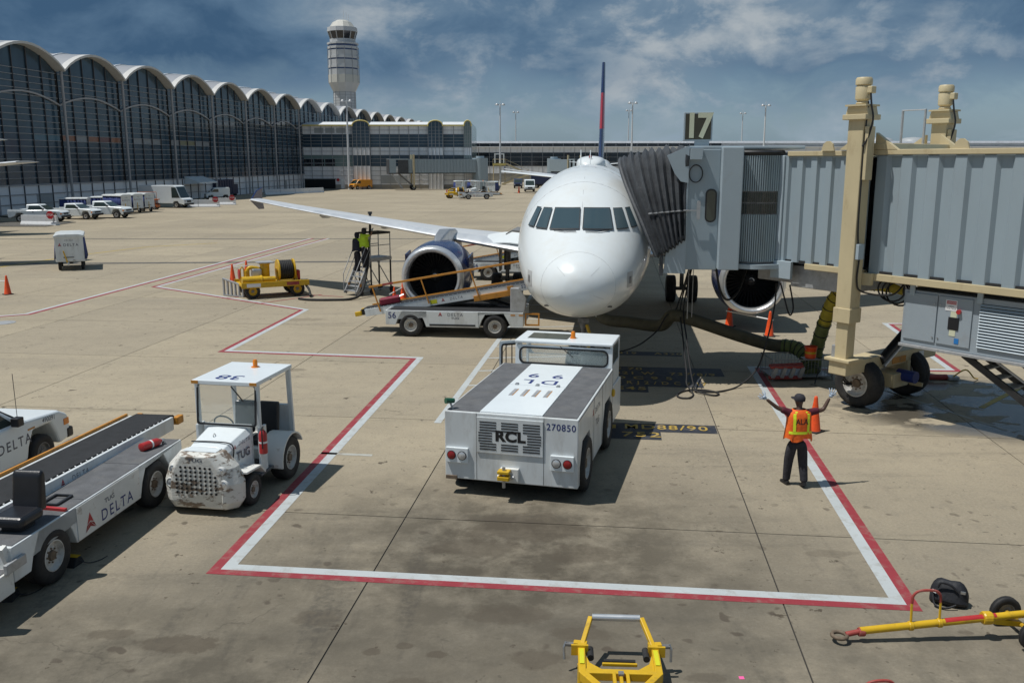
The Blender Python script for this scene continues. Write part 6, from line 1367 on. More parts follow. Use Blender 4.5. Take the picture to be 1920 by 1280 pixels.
# tow-bar lying at the right
def make_towbar(label, p, q_, group=None):
    p = V(p); q_ = V(q_); d = (q_ - p); Ln = d.length; t = thing('tow_bar', label, 'tow bar', (p.x, p.y, 0), atan2(d.y, d.x), group)
    za, zb = p.z, q_.z; s_ = (zb - za) / Ln
    b = MB().cyl((.28, 0, za + .28 * s_), (Ln + 1.6, 0, zb + 1.6 * s_), .048, n=18).build('tube', M['yellow_paint'], t, 40)
    MB().tube([(.09 * cos(a) + .02, .09 * sin(a), za - .03) for a in [2 * pi * k / 18 for k in range(18)]], .026, 8, True).build('towing_eye', M['hub_rust'], t, 60); MB().cyl((.10, 0, za - .02), (.30, 0, za + .02), .035, n=10).build('eye_shank', M['red_worn'], t, 40)
    MB().lathe([(.052, 0), (.057, .01), (.057, .07), (.052, .08)], 16, axis='x').build('end_collar', M['red_worn'], t, loc=(.26, 0, za + .01))
    for x in (.90, 1.27): MB().lathe([(.053, 0), (.060, .01), (.060, .05), (.053, .06)], 16, axis='x').build('clamp', M['yellow_paint'], t, loc=(x, 0, za + x * s_))
    zz_ = za + 1.1 * s_
    MB().tube([(.93, 0, zz_), (.93, .02, zz_ + .30)], .016, 6).build('handle_leg', M['yellow_paint'], t); MB().tube([(1.30, 0, zz_), (1.30, .02, zz_ + .30)], .016, 6).build('handle_leg', M['yellow_paint'], t)
    MB().tube(crom([(.93, .02, zz_ + .28), (.94, .02, zz_ + .38), (1.0, .02, zz_ + .44), (1.115, .02, zz_ + .455), (1.23, .02, zz_ + .44), (1.29, .02, zz_ + .38), (1.30, .02, zz_ + .28)], 4), .018, 6).build('handle', M['red_worn'], t, 60)
    def sleeve(x0, x1, mat): return MB().add([(x, .0495 * cos(a), za + x * s_ + .0495 * sin(a)) for x in (x0, x1) for a in [R(50 + 15 * k) for k in range(8)]], [(k, k + 1, 9 + k, 8 + k) for k in range(7)]).build('sleeve_label', M[mat], t, 40)
    sleeve(1.36, 2.02, 'red_paint'); sleeve(2.58, 2.95, 'letter_white')
    ax = Ln + .05
    for y in (-.32, .32): wheel(t, (ax, y, .20), .20, .09, 'y', 'gear_grey', n=22)
    MB().cyl((ax, -.3, .20), (ax, .3, .20), .03, n=8).build('axle', M['yellow_paint'], t); MB().bar((ax - .5, 0, zb - .05), (ax, 0, .2), .07).build('axle_arm', M['yellow_paint'], t)
    MB().lathe([(.075, 0), (.085, .02), (.085, .1), (.075, .12)], 16, axis='x').build('clamp', M['yellow_paint'], t, loc=(Ln - .45, 0, zb - .4 * s_))
    return t
make_towbar('yellow tow bar on small wheels with red hooped handle near the black bag', (4.13, 10.40, .12), (6.42, 10.50, .32))
tb2 = make_towbar('second yellow tow bar whose brass hoop handle rises below the first', (2.75, 8.35, .10), (5.9, 8.75, .34))
# yellow tow-head cradle
ck = thing('tow_cradle', 'yellow forked tow cradle with a steel roller across its arms', 'tow cradle', (1.22, 9.10, 0), R(-3))
def tbar(p, q_, w_, h_, name='arm', mat='yellow_paint'): return MB().bar(p, q_, w_, h_).build(name, M[mat], ck, bevel=.008)
for e in (-1, 1):
    tbar((e * .43, .02, .30), (e * .43, .62, .32), .085, .11); tbar((e * .43, .04, .30), (e * .06, -.52, .30), .085, .11)
    tbar((e * .42, .60, .34), (e * .31, .98, .50), .055, .06, 'roller_arm'); tbar((e * .36, .62, .33), (e * .52, .64, .33), .08, .09, 'socket')
    MB().cyl((e * .50, .64, .33), (e * .62, .65, .33), .028, n=10).build('pin', M['gear_grey'], ck); MB().tube([(e * .61, .65, .36), (e * .635, .63, .30), (e * .63, .60, .16)], .016, 6).build('pin_lever', M['bare_metal'], ck)
    MB().prism([(e * .40, .50), (e * .40, .05), (e * .12, .05), (e * .34, .26)], .28, .33, 'xy').build('gusset', M['yellow_paint'], ck, bevel=.006)
    MB().cyl((e * .325, .40, .30), (e * .325, .60, .30), .04, n=14).build('rubber_pad', M['rubber'], ck, 40)
    B(-.026, .026, -.16, .16, 0, .002).build('warning_strip', M['lime_sticker'], ck, loc=(e * .43, .33, .369))
    MB().cyl((e * .43, .30, 0), (e * .43, .30, .28), .05, n=12).build('leg', M['yellow_paint'], ck); MB().lathe([(.11, -.04), (.12, 0), (.11, .04)], 18, axis='x').build('caster', M['tyre'], ck, loc=(e * .43, .38, .12))
    B(min(e * .45, e * .45 - .1), max(e * .45, e * .45 + .1), .50, .53, .27, .40).build('band', M['yellow_paint'], ck)
MB().cyl((-.29, .99, .50), (.29, .99, .50), .042, n=18).build('roller', M['polished_metal'], ck, 40)
tbar((-.42, .06, .30), (.42, .06, .30), .09, .10, 'cross_beam'); tbar((-.20, .21, .34), (.20, .21, .34), .03, .04, 'bumper_bar'); MB().cyl((-.18, .25, .36), (.18, .25, .36), .022, n=10).build('rubber_bumper', M['rubber'], ck)
for x in (-.075, 0, .075): tbar((x, .03, .31), (x, -1.4, .30), .04, .09, 'shaft')
B(-.03, .03, -.05, .02, .355, .38).build('lock_block', M['gear_grey'], ck)
# black tool bag
bg = thing('tool_bag', 'slumped black tool bag on the concrete beyond the red line corner', 'bag', (6.02, 11.42, 0), R(-28)); bg.scale = (1.0, 1.1, 1.45)
m = MB(); rs = []
for x, w_, h_ in ((-.24, .07, .10), (-.21, .12, .20), (-.12, .15, .26), (.0, .155, .22), (.12, .15, .25), (.21, .12, .19), (.25, .06, .10)):
    rs.append([V((x + .02 * sin(k * 2.1), w_ * cos(a) * (1.15 if sin(a) < 0 else .8 - .15 * sin(a)), max(.0, h_ * .46 + h_ * .54 * sin(a)) + .012 * sin(k * 1.7 + x * 20))) for k, a in enumerate([2 * pi * i / 16 for i in range(16)])])
m.rings(rs); b_ = m.build('sack', M['bag_black'], bg, 70); s_ = b_.modifiers.new('s', 'SUBSURF'); s_.levels = 1; s_.render_levels = 1
MB().tube(crom([(-.14, -.12, .18), (-.1, -.13, .235), (.02, -.12, .22), (.1, -.12, .17)], 5), .013, 6).build('carry_strap', M['bag_black'], bg); MB().tube(crom([(-.2, -.1, .12), (-.16, -.2, .03), (-.02, -.22, .02), (.1, -.17, .05)], 5), .012, 6).build('shoulder_strap', M['bag_black'], bg)
B(-.03, .03, -.001, .001, -.015, .015).build('tag', M['letter_white'], bg, loc=(-.18, -.135, .14)).rotation_euler = (R(-30), 0, R(-25)); B(-.03, .03, -.01, .01, -.012, .012).build('zip_pull', M['bare_metal'], bg, loc=(.17, -.09, .16))
# wheel chocks, litter, water-wet tow head
def chock(loc, rz, label):
    t = thing('wheel_chock', label, 'chock', loc, rz); MB().prism([(-.13, 0), (.13, 0), (.05, .14), (-.05, .14)], -.09, .09).build('block', M['rubber'], t, bevel=.012); B(-.05, .05, -.092, .092, .141, .145).build('stripe', M['yellow_paint'], t); MB().tube(crom([(.0, -.09, .08), (.06, -.2, .02), (.2, -.3, .012), (.35, -.32, .012)], 5), .007, 5).build('rope', M['black_plastic'], t)
chock((-6.62, 12.62, 0), R(80), 'black wheel chock with yellow stripe by the loader wheel'); chock((-7.0, 11.55, 0), R(95), 'black wheel chock wedged behind the loader wheel')
tag(B(-.03, .03, -.03, .03, 0, .002).build('paper_scrap', M['paper_pink'], None, loc=(2.71, 9.59, .001)), 'tiny pink paper scrap on the ground', 'paper')
th_ = thing('spare_tow_bar', 'rusty red tow bar end lying in the shade beyond the bogie', 'tow bar', (10.9, 24.3, 0), R(-2))
MB().cyl((0, 0, .09), (1.2, 0, .09), .08, n=14).build('tube', M['red_worn'], th_, 40); B(1.2, 1.5, -.15, .15, .03, .13).build('jaw', M['galvanised'], th_, bevel=.02); MB().tube(crom([(1.3, -.1, .1), (1.6, -.2, .35), (1.9, -.1, .1), (2.1, .1, .03)], 5), .02, 6).build('hose', M['yellow_paint'], th_)
# ================================================================== TERMINAL (local: +X along the facade, +Y into the building)
TD = V((1.6606, 13.6151)).normalized(); BAY = 13.716
term = thing('terminal_hall', 'long glass terminal hall with a white wave roof', 'terminal', (-56.0, 114.2, 0), atan2(TD.y, TD.x))
NB = list(range(-3, 17)); ZG0, ZV, RISE = 3.3, 16.75, 2.4
def wave(u): return ZV + RISE * sin(pi * min(1, max(0, u))) ** .82
K = 12; us = [k / K for k in range(K + 1)]
# shared bay meshes
def bay_roof():
    m = MB()
    ys = [(-1.3, -.06, 1.0), (1.0, .02, 1.0), (6, .35, .97), (12, .55, .92), (18, .3, .8), (24, -.4, .6)]
    top = [[V((u * BAY, y, ZV + .32 + dz + (wave(u) - ZV) * k)) for u in us] for y, dz, k in ys]
    m.rings(top, False, (False, False)); return m.mesh('roof_vault', M['roof_metal'], 35)
roof_me = bay_roof()
m = MB(); m.rings([[V((u * BAY, -1.32, wave(u) + a)) for u in us] for a in (.28, .0)], False, (False, False)); m.rings([[V((u * BAY, y, wave(u))) for u in us] for y in (-1.32, -.02)], False, (False, False))
m.rings([[V((u * BAY, -1.32, wave(u) + .28)) for u in us], [V((u * BAY, .3, wave(u) + .30)) for u in us]], False, (False, False)); fas_me = m.mesh('roof_fascia', M['fascia_white'], 35)
m = MB(); m.rings([[V((u * BAY, y, ZV - 4.1 + 1.25 * sin(pi * u) ** .9 + a)) for u in us] for y, a in ((-.02, 0), (-.22, 0), (-.22, .2), (-.02, .2))], False, (False, False)); beam_me = m.mesh('wave_beam', M['column_grey'], 35)
NX, NZ = 5, 18; pw = (BAY - .5) / NX; ph = (ZV - .25 - ZG0) / NZ
pane_me = {}
for k_ in ('glass_wall', 'art_white', 'art_orange', 'art_red', 'art_blue', 'art_olive'): pane_me[k_] = MB().box(-pw / 2 + .05, pw / 2 - .05, 0, .03, -ph / 2 + .03, ph / 2 - .03).mesh('pane', M[k_])
m = MB(); arc = [(.25 + (BAY - .5) * u, wave(u)) for u in us]; m.prism([(.25, ZV - .25), (BAY - .25, ZV - .25)] + arc[::-1], .0, .03); trans_me = m.mesh('arch_glazing', M['glass_wall'])
mv = {}
for i in range(1, NX):
    u = (.25 + pw * i) / BAY; mv[i] = MB().box(-.04, .04, -.14, .0, 0, wave(u)).mesh('mullion', M['mullion_dark'])
mh = MB().box(.2, BAY - .2, -.09, .0, -.035, .035).mesh('transom', M['mullion'])
col_me = MB().cyl((0, -.75, 0), (0, -.75, ZV), .17, n=14).mesh('column', M['column_grey'], 40)
pan_me = MB().box(-pw / 2 + .03, pw / 2 - .03, -.02, .04, -.50, .50).mesh('wall_panel', M['panel_white'])
lant_me = MB().lathe([(2.4, 0), (2.4, .5), (2.7, .52), (2.7, .75), (2.4, .8), (.3, 1.0)], 20).mesh('roof_lantern', M['roof_white'], 40)
seam_me = []
for y in (2.5, 5, 7.5, 10, 12.5):
    dz, k2 = lerp_tab([(-1.3, -.06, 1.0), (1.0, .02, 1.0), (6, .35, .97), (12, .55, .92), (18, .3, .8)], y)
    seam_me.append(MB().tube([V((u * BAY, y, ZV + .36 + dz + (wave(u) - ZV) * k2)) for u in us], .12, 4).mesh('roof_seam', M['roof_white']))
rest = MB(); npane = 0; order = [0, -1, 1, 2, 3, 4, 5, 6] 
artrow = 7
for b in NB:
    x0 = b * BAY
    link('roof_vault', roof_me, term, (x0, 0, 0)); link('roof_fascia', fas_me, term, (x0, 0, 0)); link('wave_beam', beam_me, term, (x0, 0, 0)); link('arch_glazing', trans_me, term, (x0, .02, 0)); link('column', col_me, term, (x0, 0, 0))
    if b % 1 == 0: link('roof_lantern', lant_me, term, (x0 + BAY / 2, 9.5, ZV + 3.25))
    for sm_ in seam_me: link('roof_seam', sm_, term, (x0, 0, 0))
    for i in range(1, NX): link('mullion', mv[i], term, (x0 + .25 + pw * i, 0, 0))
    if b <= 7:
        for j in range(NZ + 1): link('transom', mh, term, (x0, 0, ZG0 + j * ph))
        for j in (1, 2): link('transom', mh, term, (x0, -.03, j * 1.08))
    else:
        mm_ = MB()
    for i in range(NX):
        for j in range(NZ):
            cx_, cz_ = x0 + .25 + pw * (i + .5), ZG0 + ph * (j + .5)
            if b in (-1, 0, 1, 2) and npane < 300 and not (b == -1 and i < 3):
                k_ = 'glass_wall'
                if j == artrow: k_ = random.choice({-1: ['glass_wall', 'art_white', 'art_blue'], 0: ['art_white', 'art_orange', 'art_red', 'art_orange'], 1: ['glass_wall', 'art_blue', 'art_white'], 2: ['art_red', 'art_olive', 'art_white']}[b])
                link('pane', pane_me[k_], term, (cx_, .02, cz_)); npane += 1
            else: rest.box(cx_ - pw / 2 + .05, cx_ + pw / 2 - .05, .02, .05, cz_ - ph / 2 + .03, cz_ + ph / 2 - .03)
        if -1 <= b <= 6:
            for j in range(3): link('wall_panel', pan_me, term, (x0 + .25 + pw * (i + .5), 0, .55 + j * 1.08))
tag(rest.build('panes', M['glass_wall'], term), kind='stuff')
tb = MB()
for b in range(8, 17):
    for j in range(0, NZ + 1): tb.box(b * BAY + .2, (b + 1) * BAY - .2, -.09, 0, ZG0 + j * ph - .03, ZG0 + j * ph + .03)
tag(tb.build('transoms', M['mullion'], term), kind='stuff')
X0, X1 = NB[0] * BAY, (NB[-1] + 1) * BAY
B(X0, X1, .12, 24, 0, ZG0).build('base_wall', M['panel_white'], term); B(X0, X1, .10, .2, ZG0, ZV - .3).build('interior_wall', M['black_void'], term); B(X0, X1, 23.8, 24, ZG0, ZV).build('rear_wall', M['panel_grey'], term)
B(X0, X1, -.14, .02, ZG0 - .13, ZG0 + .0).build('sill_beam', M['column_grey'], term)
for x, w_ in ((18.5, 2.6), (44.5, 1.6), (-6.0, 3.0), (74, 1.5)): B(x, x + w_, -.06, .06, .1, 2.2).build('service_door', M['panel_grey'], term)
# awning over a loading door
aw = MB(); aw.prism([(-.1, 3.6), (-2.6, 2.7), (-2.6, 2.5), (-.1, 2.4)], 31.0, 37.4, 'yz'); aw.build('awning', M['white_clean'], term)
for x in (31.2, 37.2): MB().cyl((x, -2.5, 0), (x, -2.5, 2.6), .06, n=8).build('awning_post', M['galvanised'], term)

# ------------------------------------------------------------------ pier building and concourse
def facade(root, x0, x1, y, bands, pitch, n_obj=True):
    # bands: (z0, z1, material, rows); panels/panes are separate pieces split at `pitch`
    n = max(1, round((x1 - x0) / pitch)); p = (x1 - x0) / n
    for z0, z1, mat, rows, nm in bands:
        h_ = (z1 - z0) / rows; me = MB().box(.03, p - .03, -.02, .05, .02, h_ - .02).mesh(nm, M[mat])
        for r_ in range(rows):
            for i in range(n): link(nm, me, root, (x0 + i * p, y, z0 + r_ * h_))
        hm = MB().box(x0, x1, -.07, .0, -.04, .04).mesh('transom', M['mullion'])
        for r_ in range(rows): link('transom', hm, root, (0, y, z0 + r_ * h_))
    vm = MB().box(-.05, .05, -.11, .0, 0, bands[-1][1]).mesh('mullion', M['mullion'])
    for i in range(n + 1): link('mullion', vm, root, (x0 + i * p, y, 0))
pier = thing('pier_building', 'pale pier building with yellow-trimmed roof and arched glass bays', 'building', (0, 200.0, 0), 0)
lower = [(0, .95, 'concrete_wall', 1, 'plinth'), (.95, 4.9, 'panel_white', 4, 'wall_panel')]
bandsA = lower + [(4.9, 7.3, 'glass_green', 3, 'pane'), (7.3, 9.0, 'panel_white', 2, 'wall_panel'), (9.0, 11.75, 'glass_wall', 4, 'pane'), (11.75, 13.5, 'panel_white', 2, 'wall_panel')]
bandsB = lower + [(4.9, 7.3, 'glass_wall', 3, 'pane'), (7.3, 9.0, 'panel_white', 2, 'wall_panel'), (9.0, 11.75, 'glass_wall', 4, 'pane'), (11.75, 13.5, 'panel_white', 2, 'wall_panel')]
for xa, xb, bd in ((-48.4, -34.6, bandsA), (-30.9, -18.2, bandsB), (-15.0, -10.4, bandsB)):
    facade(pier, xa, xb, 0, bd, 2.3); B(xa, xb, .06, 30, 0, 13.5).build('block', M['panel_grey'], pier)
    m = MB(); m.prism([(-.5, 13.5), (-.5, 13.75), (3.2, 14.5), (30, 14.5), (30, 13.5)], xa - .2, xb + .2, 'yz'); m.build('roof', M['roof_white'], pier); B(xa - .2, xb + .2, -.56, -.502, 13.48, 13.78).build('eave_trim', M['yellow_trim'], pier)
for k in range(3): f_ = B(-45.6 + k * 2.36, -43.5 + k * 2.36, -.06, -.025, 5.0, 6.5).build('office_window', M['glass_dark'], pier); B(-45.6 + k * 2.36, -43.5 + k * 2.36, -.09, -.061, 5.42, 5.5).build('window_bar', M['mullion'], f_)
for k in range(3): B(-43.0 + k * 2.4, -41.0 + k * 2.4, -.05, -.021, 12.0, 13.1).build('vent_grille', M['panel_grey'], pier)
for xa, xb in ((-34.6, -30.9), (-18.2, -15.0), (-10.4, -8.8)):
    xm, r_ = (xa + xb) / 2, (xb - xa) / 2; arc = [(xm + r_ * cos(pi * k / 12), 13.4 + 1.25 * sin(pi * k / 12) ** .8) for k in range(13)]
    MB().prism([(xa, 0), (xb, 0)] + arc, -.9, 28).build('arched_bay', M['glass_green'] if xa > -12 else M['glass_wall'], pier)
    B(xa - .02, xb + .02, -.93, -.6, 0, 5.0).build('bay_base', M['panel_white'], pier); B(xa - .02, xb + .02, -.93, -.6, 7.3, 8.9).build('bay_band', M['panel_white'], pier)
    for k in range(5): x = xa + (xb - xa) * k / 4; B(x - .05, x + .05, -1.0, -.9, 0, 13.3 + (1.0 if 0 < k < 4 else 0)).build('mullion', M['mullion'], pier)
    for k in range(7): B(xa, xb, -.97, -.91, 9.0 + k * .7, 9.06 + k * .7).build('transom', M['mullion'], pier)
    m = MB(); m.tube([V((x, -1.0, z)) for x, z in arc], .13, 6); m.build('arch_trim', M['yellow_trim'], pier)
gd = B(-45.6, -38.8, -.14, -.08, .1, 2.15).build('garage_opening', M['black_void'], pier); B(-45.8, -38.6, -.2, -.141, 2.15, 2.3).build('lintel', M['mullion'], gd)
B(-37.6, -36.7, -.1, -.03, .1, 2.1).build('side_door', M['white_clean'], pier); B(-28.8, -23, -.08, -.03, 1.2, 2.9).build('louvre_door', M['panel_grey'], pier)
for x in (-46.2, -38.2):
    MB().lathe([(.35, 0), (.35, -.03)], 8, axis='y').build('stop_sign', M['stop_red'], pier, loc=(x, -.12, 2.0))
conc = thing('concourse', 'long low concourse with dark ribbon windows behind the airliner', 'building', (0, 268.0, 0), R(-1.0))
cb_ = [(0, 2.5, 'concrete_wall', 1, 'plinth'), (2.5, 4.6, 'panel_white', 1, 'wall_panel'), (4.6, 8.5, 'glass_dark', 3, 'pane'), (8.5, 10.0, 'panel_white', 1, 'wall_panel')]
facade(conc, -16, 62, 0, cb_, 3.1); facade(conc, -16, 62, 5, [(10.0, 11.2, 'glass_dark', 1, 'pane')], 3.1)
B(62, 240, -.02, 20, 0, 10.0).build('far_wing', M['panel_white'], conc); B(62, 240, -.06, -.03, 4.6, 8.5).build('far_windows', M['glass_dark'], conc)
B(-16, 62, .06, 20, 0, 10.0).build('block', M['panel_grey'], conc); B(-16, 240, 5.06, 20, 10.0, 11.3).build('upper_block', M['panel_grey'], conc); B(-16.5, 241, 4.2, 20.5, 11.3, 11.85).build('roof_edge', M['panel_white'], conc); B(-16.2, 240, -.4, 5.5, 10.0, 10.25).build('ledge', M['panel_white'], conc)
for x in (112, 122, 133): MB().lathe([(4.0, 0), (3.6, .7), (2.4, 1.2), (.5, 1.4)], 20, (x, 14, 11.8)).build('roof_dome', M['panel_grey'], conc, 40)

# ------------------------------------------------------------------ control tower
tw = thing('control_tower', 'white control tower with dark wraparound cab windows', 'tower', (-62.3, 345.0, 0), 0)
def oct_(r_, n=12): return [(r_ * cos(2 * pi * (k + .5) / n), r_ * sin(2 * pi * (k + .5) / n)) for k in range(n)]
def drum(name, mat, z0, z1, r0, r1=None, parent=tw):
    r1 = r0 if r1 is None else r1; m = MB(); m.rings([[V((x, y, z0)) for x, y in oct_(r0)], [V((x, y, z1)) for x, y in oct_(r1)]]); return m.build(name, M[mat], parent)
drum('shaft', 'tower_white', 0, 31.2, 4.05); drum('flare', 'tower_white', 31.2, 34.4, 4.05, 5.65); drum('drum', 'tower_cream', 34.4, 37.2, 5.65)
z = 37.2
for k in range(3): drum('tower_ring', 'tower_white', z, z + 2.0, 5.45); drum('tower_stripe', 'tower_blue', z + 2.0, z + 2.5, 5.3); drum('tower_ledge', 'tower_white', z + 2.5, z + 3.35, 5.6); z += 3.35
drum('tower_stripe', 'tower_blue', z, z + .7, 5.35); drum('tower_ledge', 'tower_white', z + .7, z + 1.3, 5.75); drum('neck', 'tower_white', z + 1.3, z + 2.6, 4.7)
cg = drum('cab_glazing', 'glass_dark', z + 2.6, z + 5.2, 4.45, 5.3)
for a, b in zip(oct_(4.5), oct_(5.36)): MB().bar((*a, z + 2.6), (*b, z + 5.2), .22).build('cab_mullion', M['tower_white'], cg)
drum('cab_roof', 'tower_white', z + 5.2, z + 6.7, 5.55, 5.4); drum('cab_dome', 'tower_cream', z + 6.7, z + 8.6, 4.7, 3.4); drum('cab_cap', 'tower_cream', z + 8.6, z + 9.3, 3.0, 2.0)
for x, h_ in ((1.6, 3.2), (2.4, 2.4), (-2.5, 1.2), (.6, 4.0)): MB().cyl((x, 0, z + 8.6), (x, 0, z + 9 + h_), .08, n=6).build('aerial', M['mast_white'], tw)
for k in range(12):
    x, y = oct_(4.07)[k]; MB().cyl((x, y, 0), (x, y, 31.2), .1, n=6).build('shaft_rib', M['mullion'], tw); x, y = oct_(5.66)[k]; MB().cyl((x, y, 34.4), (x, y, 47), .1, n=6).build('drum_rib', M['mullion'], tw)
for k in range(22):
    zz_ = 10 + k; drum('shaft_joint', 'mullion', zz_, zz_ + .12, 4.08)

# ------------------------------------------------------------------ floodlight masts
mast0 = None
def mast(x, y, h, label, grp='floodlight masts'):
    global mast0
    if mast0 is None:
        mast0 = thing('light_mast', label, 'light mast'); MB().cyl((0, 0, 0), (0, 0, 20), .28, .16, n=12).build('pole', M['mast_white'], mast0, 40)
        MB().bar((-.9, 0, 20), (.9, 0, 20), .12).build('cross_arm', M['mast_white'], mast0)
        for e in (-1, 1): MB().lathe([(.2, 0), (.5, -.35), (.5, -.45), (.2, -.5)], 12).build('lamp_head', M['mast_white'] if e > 5 else M['galvanised'], mast0, 40, loc=(e * .8, -.1, 20.25))
        MB().cyl((0, 0, 20), (0, 0, 21), .06, n=6).build('finial', M['mast_white'], mast0); t = mast0
    else: t = copy_tree(mast0)
    t.location = (x, y, 0); t.scale = (1, 1, h / 20); t['label'] = label
mast(-3.05, 236, 20.2, 'white floodlight mast rising from beside the cream stairs'); mast(1.4, 345, 24.0, 'slim white floodlight mast beyond the concourse left of the tail fin'); mast(30.8, 236, 20.6, 'white floodlight mast just right of the tail fin')
mast(43.7, 345, 24.6, 'slim floodlight mast half hidden behind the one by the tail fin'); mast(86.3, 345, 23.6, 'slim white floodlight mast beyond the concourse right of the gate sign'); mast(64.8, 236, 20.0, 'white floodlight mast rising from behind the bridge curtain roof'); mast(-35.2, 196.8, 18.6, 'floodlight mast standing against the pier front')

# ------------------------------------------------------------------ far jet bridges and stairs
def far_bridge(label, loc, rz, Ln):
    t = thing('jet_bridge', label, 'jet bridge', loc, rz, None)
    prof = []; n = int(Ln / .7)
    m = MB()
    for e in (-1, 1):
        vs = []; 
        for k in range(n):
            x = 2.5 + k * .7; vs += [(x, 0), (x + .35, 0), (x + .42, .09), (x + .63, .09)]
        q = len(vs); m.add([(x, e * (1.35 - d), z) for z in (3.6, 6.3) for x, d in vs], [(i, i + 1, q + i + 1, q + i) for i in range(q - 1)])
    B(2.4, 2.5 + n * .7, -1.33, 1.33, 6.3, 6.42).build('roof', M['bridge_light'], t); B(2.4, 2.5 + n * .7, -1.2, 1.2, 3.42, 3.6).build('floor', M['dark_metal'], t); m.build('tunnel_wall', M['bridge_grey'], t)
    B(-1.6, 2.4, -1.9, 1.9, 3.4, 3.6).build('cab_floor', M['dark_metal'], t); B(-1.6, 2.4, -1.95, 1.95, 6.3, 6.5).build('cab_roof', M['bridge_light'], t)
    for y in (-1.9, 1.8): B(-1.6, -.2, y, y + .1, 3.6, 6.3).build('cab_wall', M['bridge_grey'], t)
    B(.2, 2.4, -1.9, -1.78, 3.6, 6.3).build('cab_wall', M['canopy_fabric'], t); B(-1.7, -1.6, -1.9, 1.9, 3.3, 6.4).build('bellows', M['canopy_fabric'], t)
    for y in (-1.55, 1.55): MB().bar((3.6, y, .6), (3.6, y, 7.4), .35).build('support_column', M['cream_paint'], t); wheel(t, (3.6, y * .6, .55), .55, .4, 'y', n=18)
    MB().bar((3.6, -1.7, .8), (3.6, 1.7, .8), .4).build('bogie_beam', M['cream_paint'], t); MB().bar((1.2, -1.2, .3), (-1.0, -1.4, 3.4), .25).build('service_stair', M['galvanised'], t); MB().bar((3.4, 0, 1), (.6, 0, 3.4), .3).build('brace', M['gear_grey'], t)
    MB().cyl((2.5 + n * .7 + 1.2, 0, 0), (2.5 + n * .7 + 1.2, 0, 6.7), 1.7, n=20).build('rotunda', M['bridge_grey'], t, 40); MB().cyl((2.5 + n * .7 + 1.2, 0, 6.7), (2.5 + n * .7 + 1.2, 0, 7.1), .9, n=16).build('rotunda_cap', M['bridge_light'], t)
    return t
far_bridge('distant grey jet bridge on a wheeled stand before the pier', (-24.6, 193, 0), R(16), 15); far_bridge('distant jet bridge behind the airliner cockpit on the left', (15.5, 208, 0), R(107), 14)
fs = thing('service_stairs', 'cream painted outdoor service stairs below the concourse windows', 'stairs', (-4.8, 236, 0), R(0))
B(-.2, 3.2, -.9, .9, 5.3, 5.5).build('landing', M['cream_paint'], fs); B(-.2, 3.2, -.95, -.9, 4.9, 5.5).build('landing_face', M['yellow_trim'], fs)
for (a, b) in (((3.2, 5.4), (9.2, 2.7)), ((9.2, 2.7), (2.2, .1))):
    for y in (-.9, .9): MB().bar((a[0], y, a[1]), (b[0], y, b[1]), .1, .45).build('stringer', M['cream_paint'], fs); MB().bar((a[0], y, a[1] + 1.05), (b[0], y, b[1] + 1.05), .08).build('handrail', M['cream_paint'], fs)
    for k in range(9): u = (k + .5) / 9; B(-.3, .3, -.85, .85, -.04, .04).build('tread', M['galvanised'], fs, loc=(a[0] + (b[0] - a[0]) * u, 0, a[1] + (b[1] - a[1]) * u))
for x, zt_ in ((0, 5.3), (3.0, 5.3), (9.0, 2.7)): MB().cyl((x, .8, 0), (x, .8, zt_), .12, n=8).build('post', M['cream_paint'], fs)
for x in (-.1, 1.5, 3.1): MB().cyl((x, -.9, 5.5), (x, -.9, 6.5), .04, n=6).build('rail_post', M['cream_paint'], fs)
MB().cyl((-.1, -.9, 6.5), (3.1, -.9, 6.5), .05, n=6).build('handrail', M['cream_paint'], fs); ring_panel('door_frame', 'white_clean', fs, [(.2, 5.5), (2.8, 5.5), (2.8, 8.0), (.2, 8.0)], [(.5, 5.5), (2.5, 5.5), (2.5, 7.7), (.5, 7.7)], lambda u, w, d: (u, 1.2 + d, w), .1)

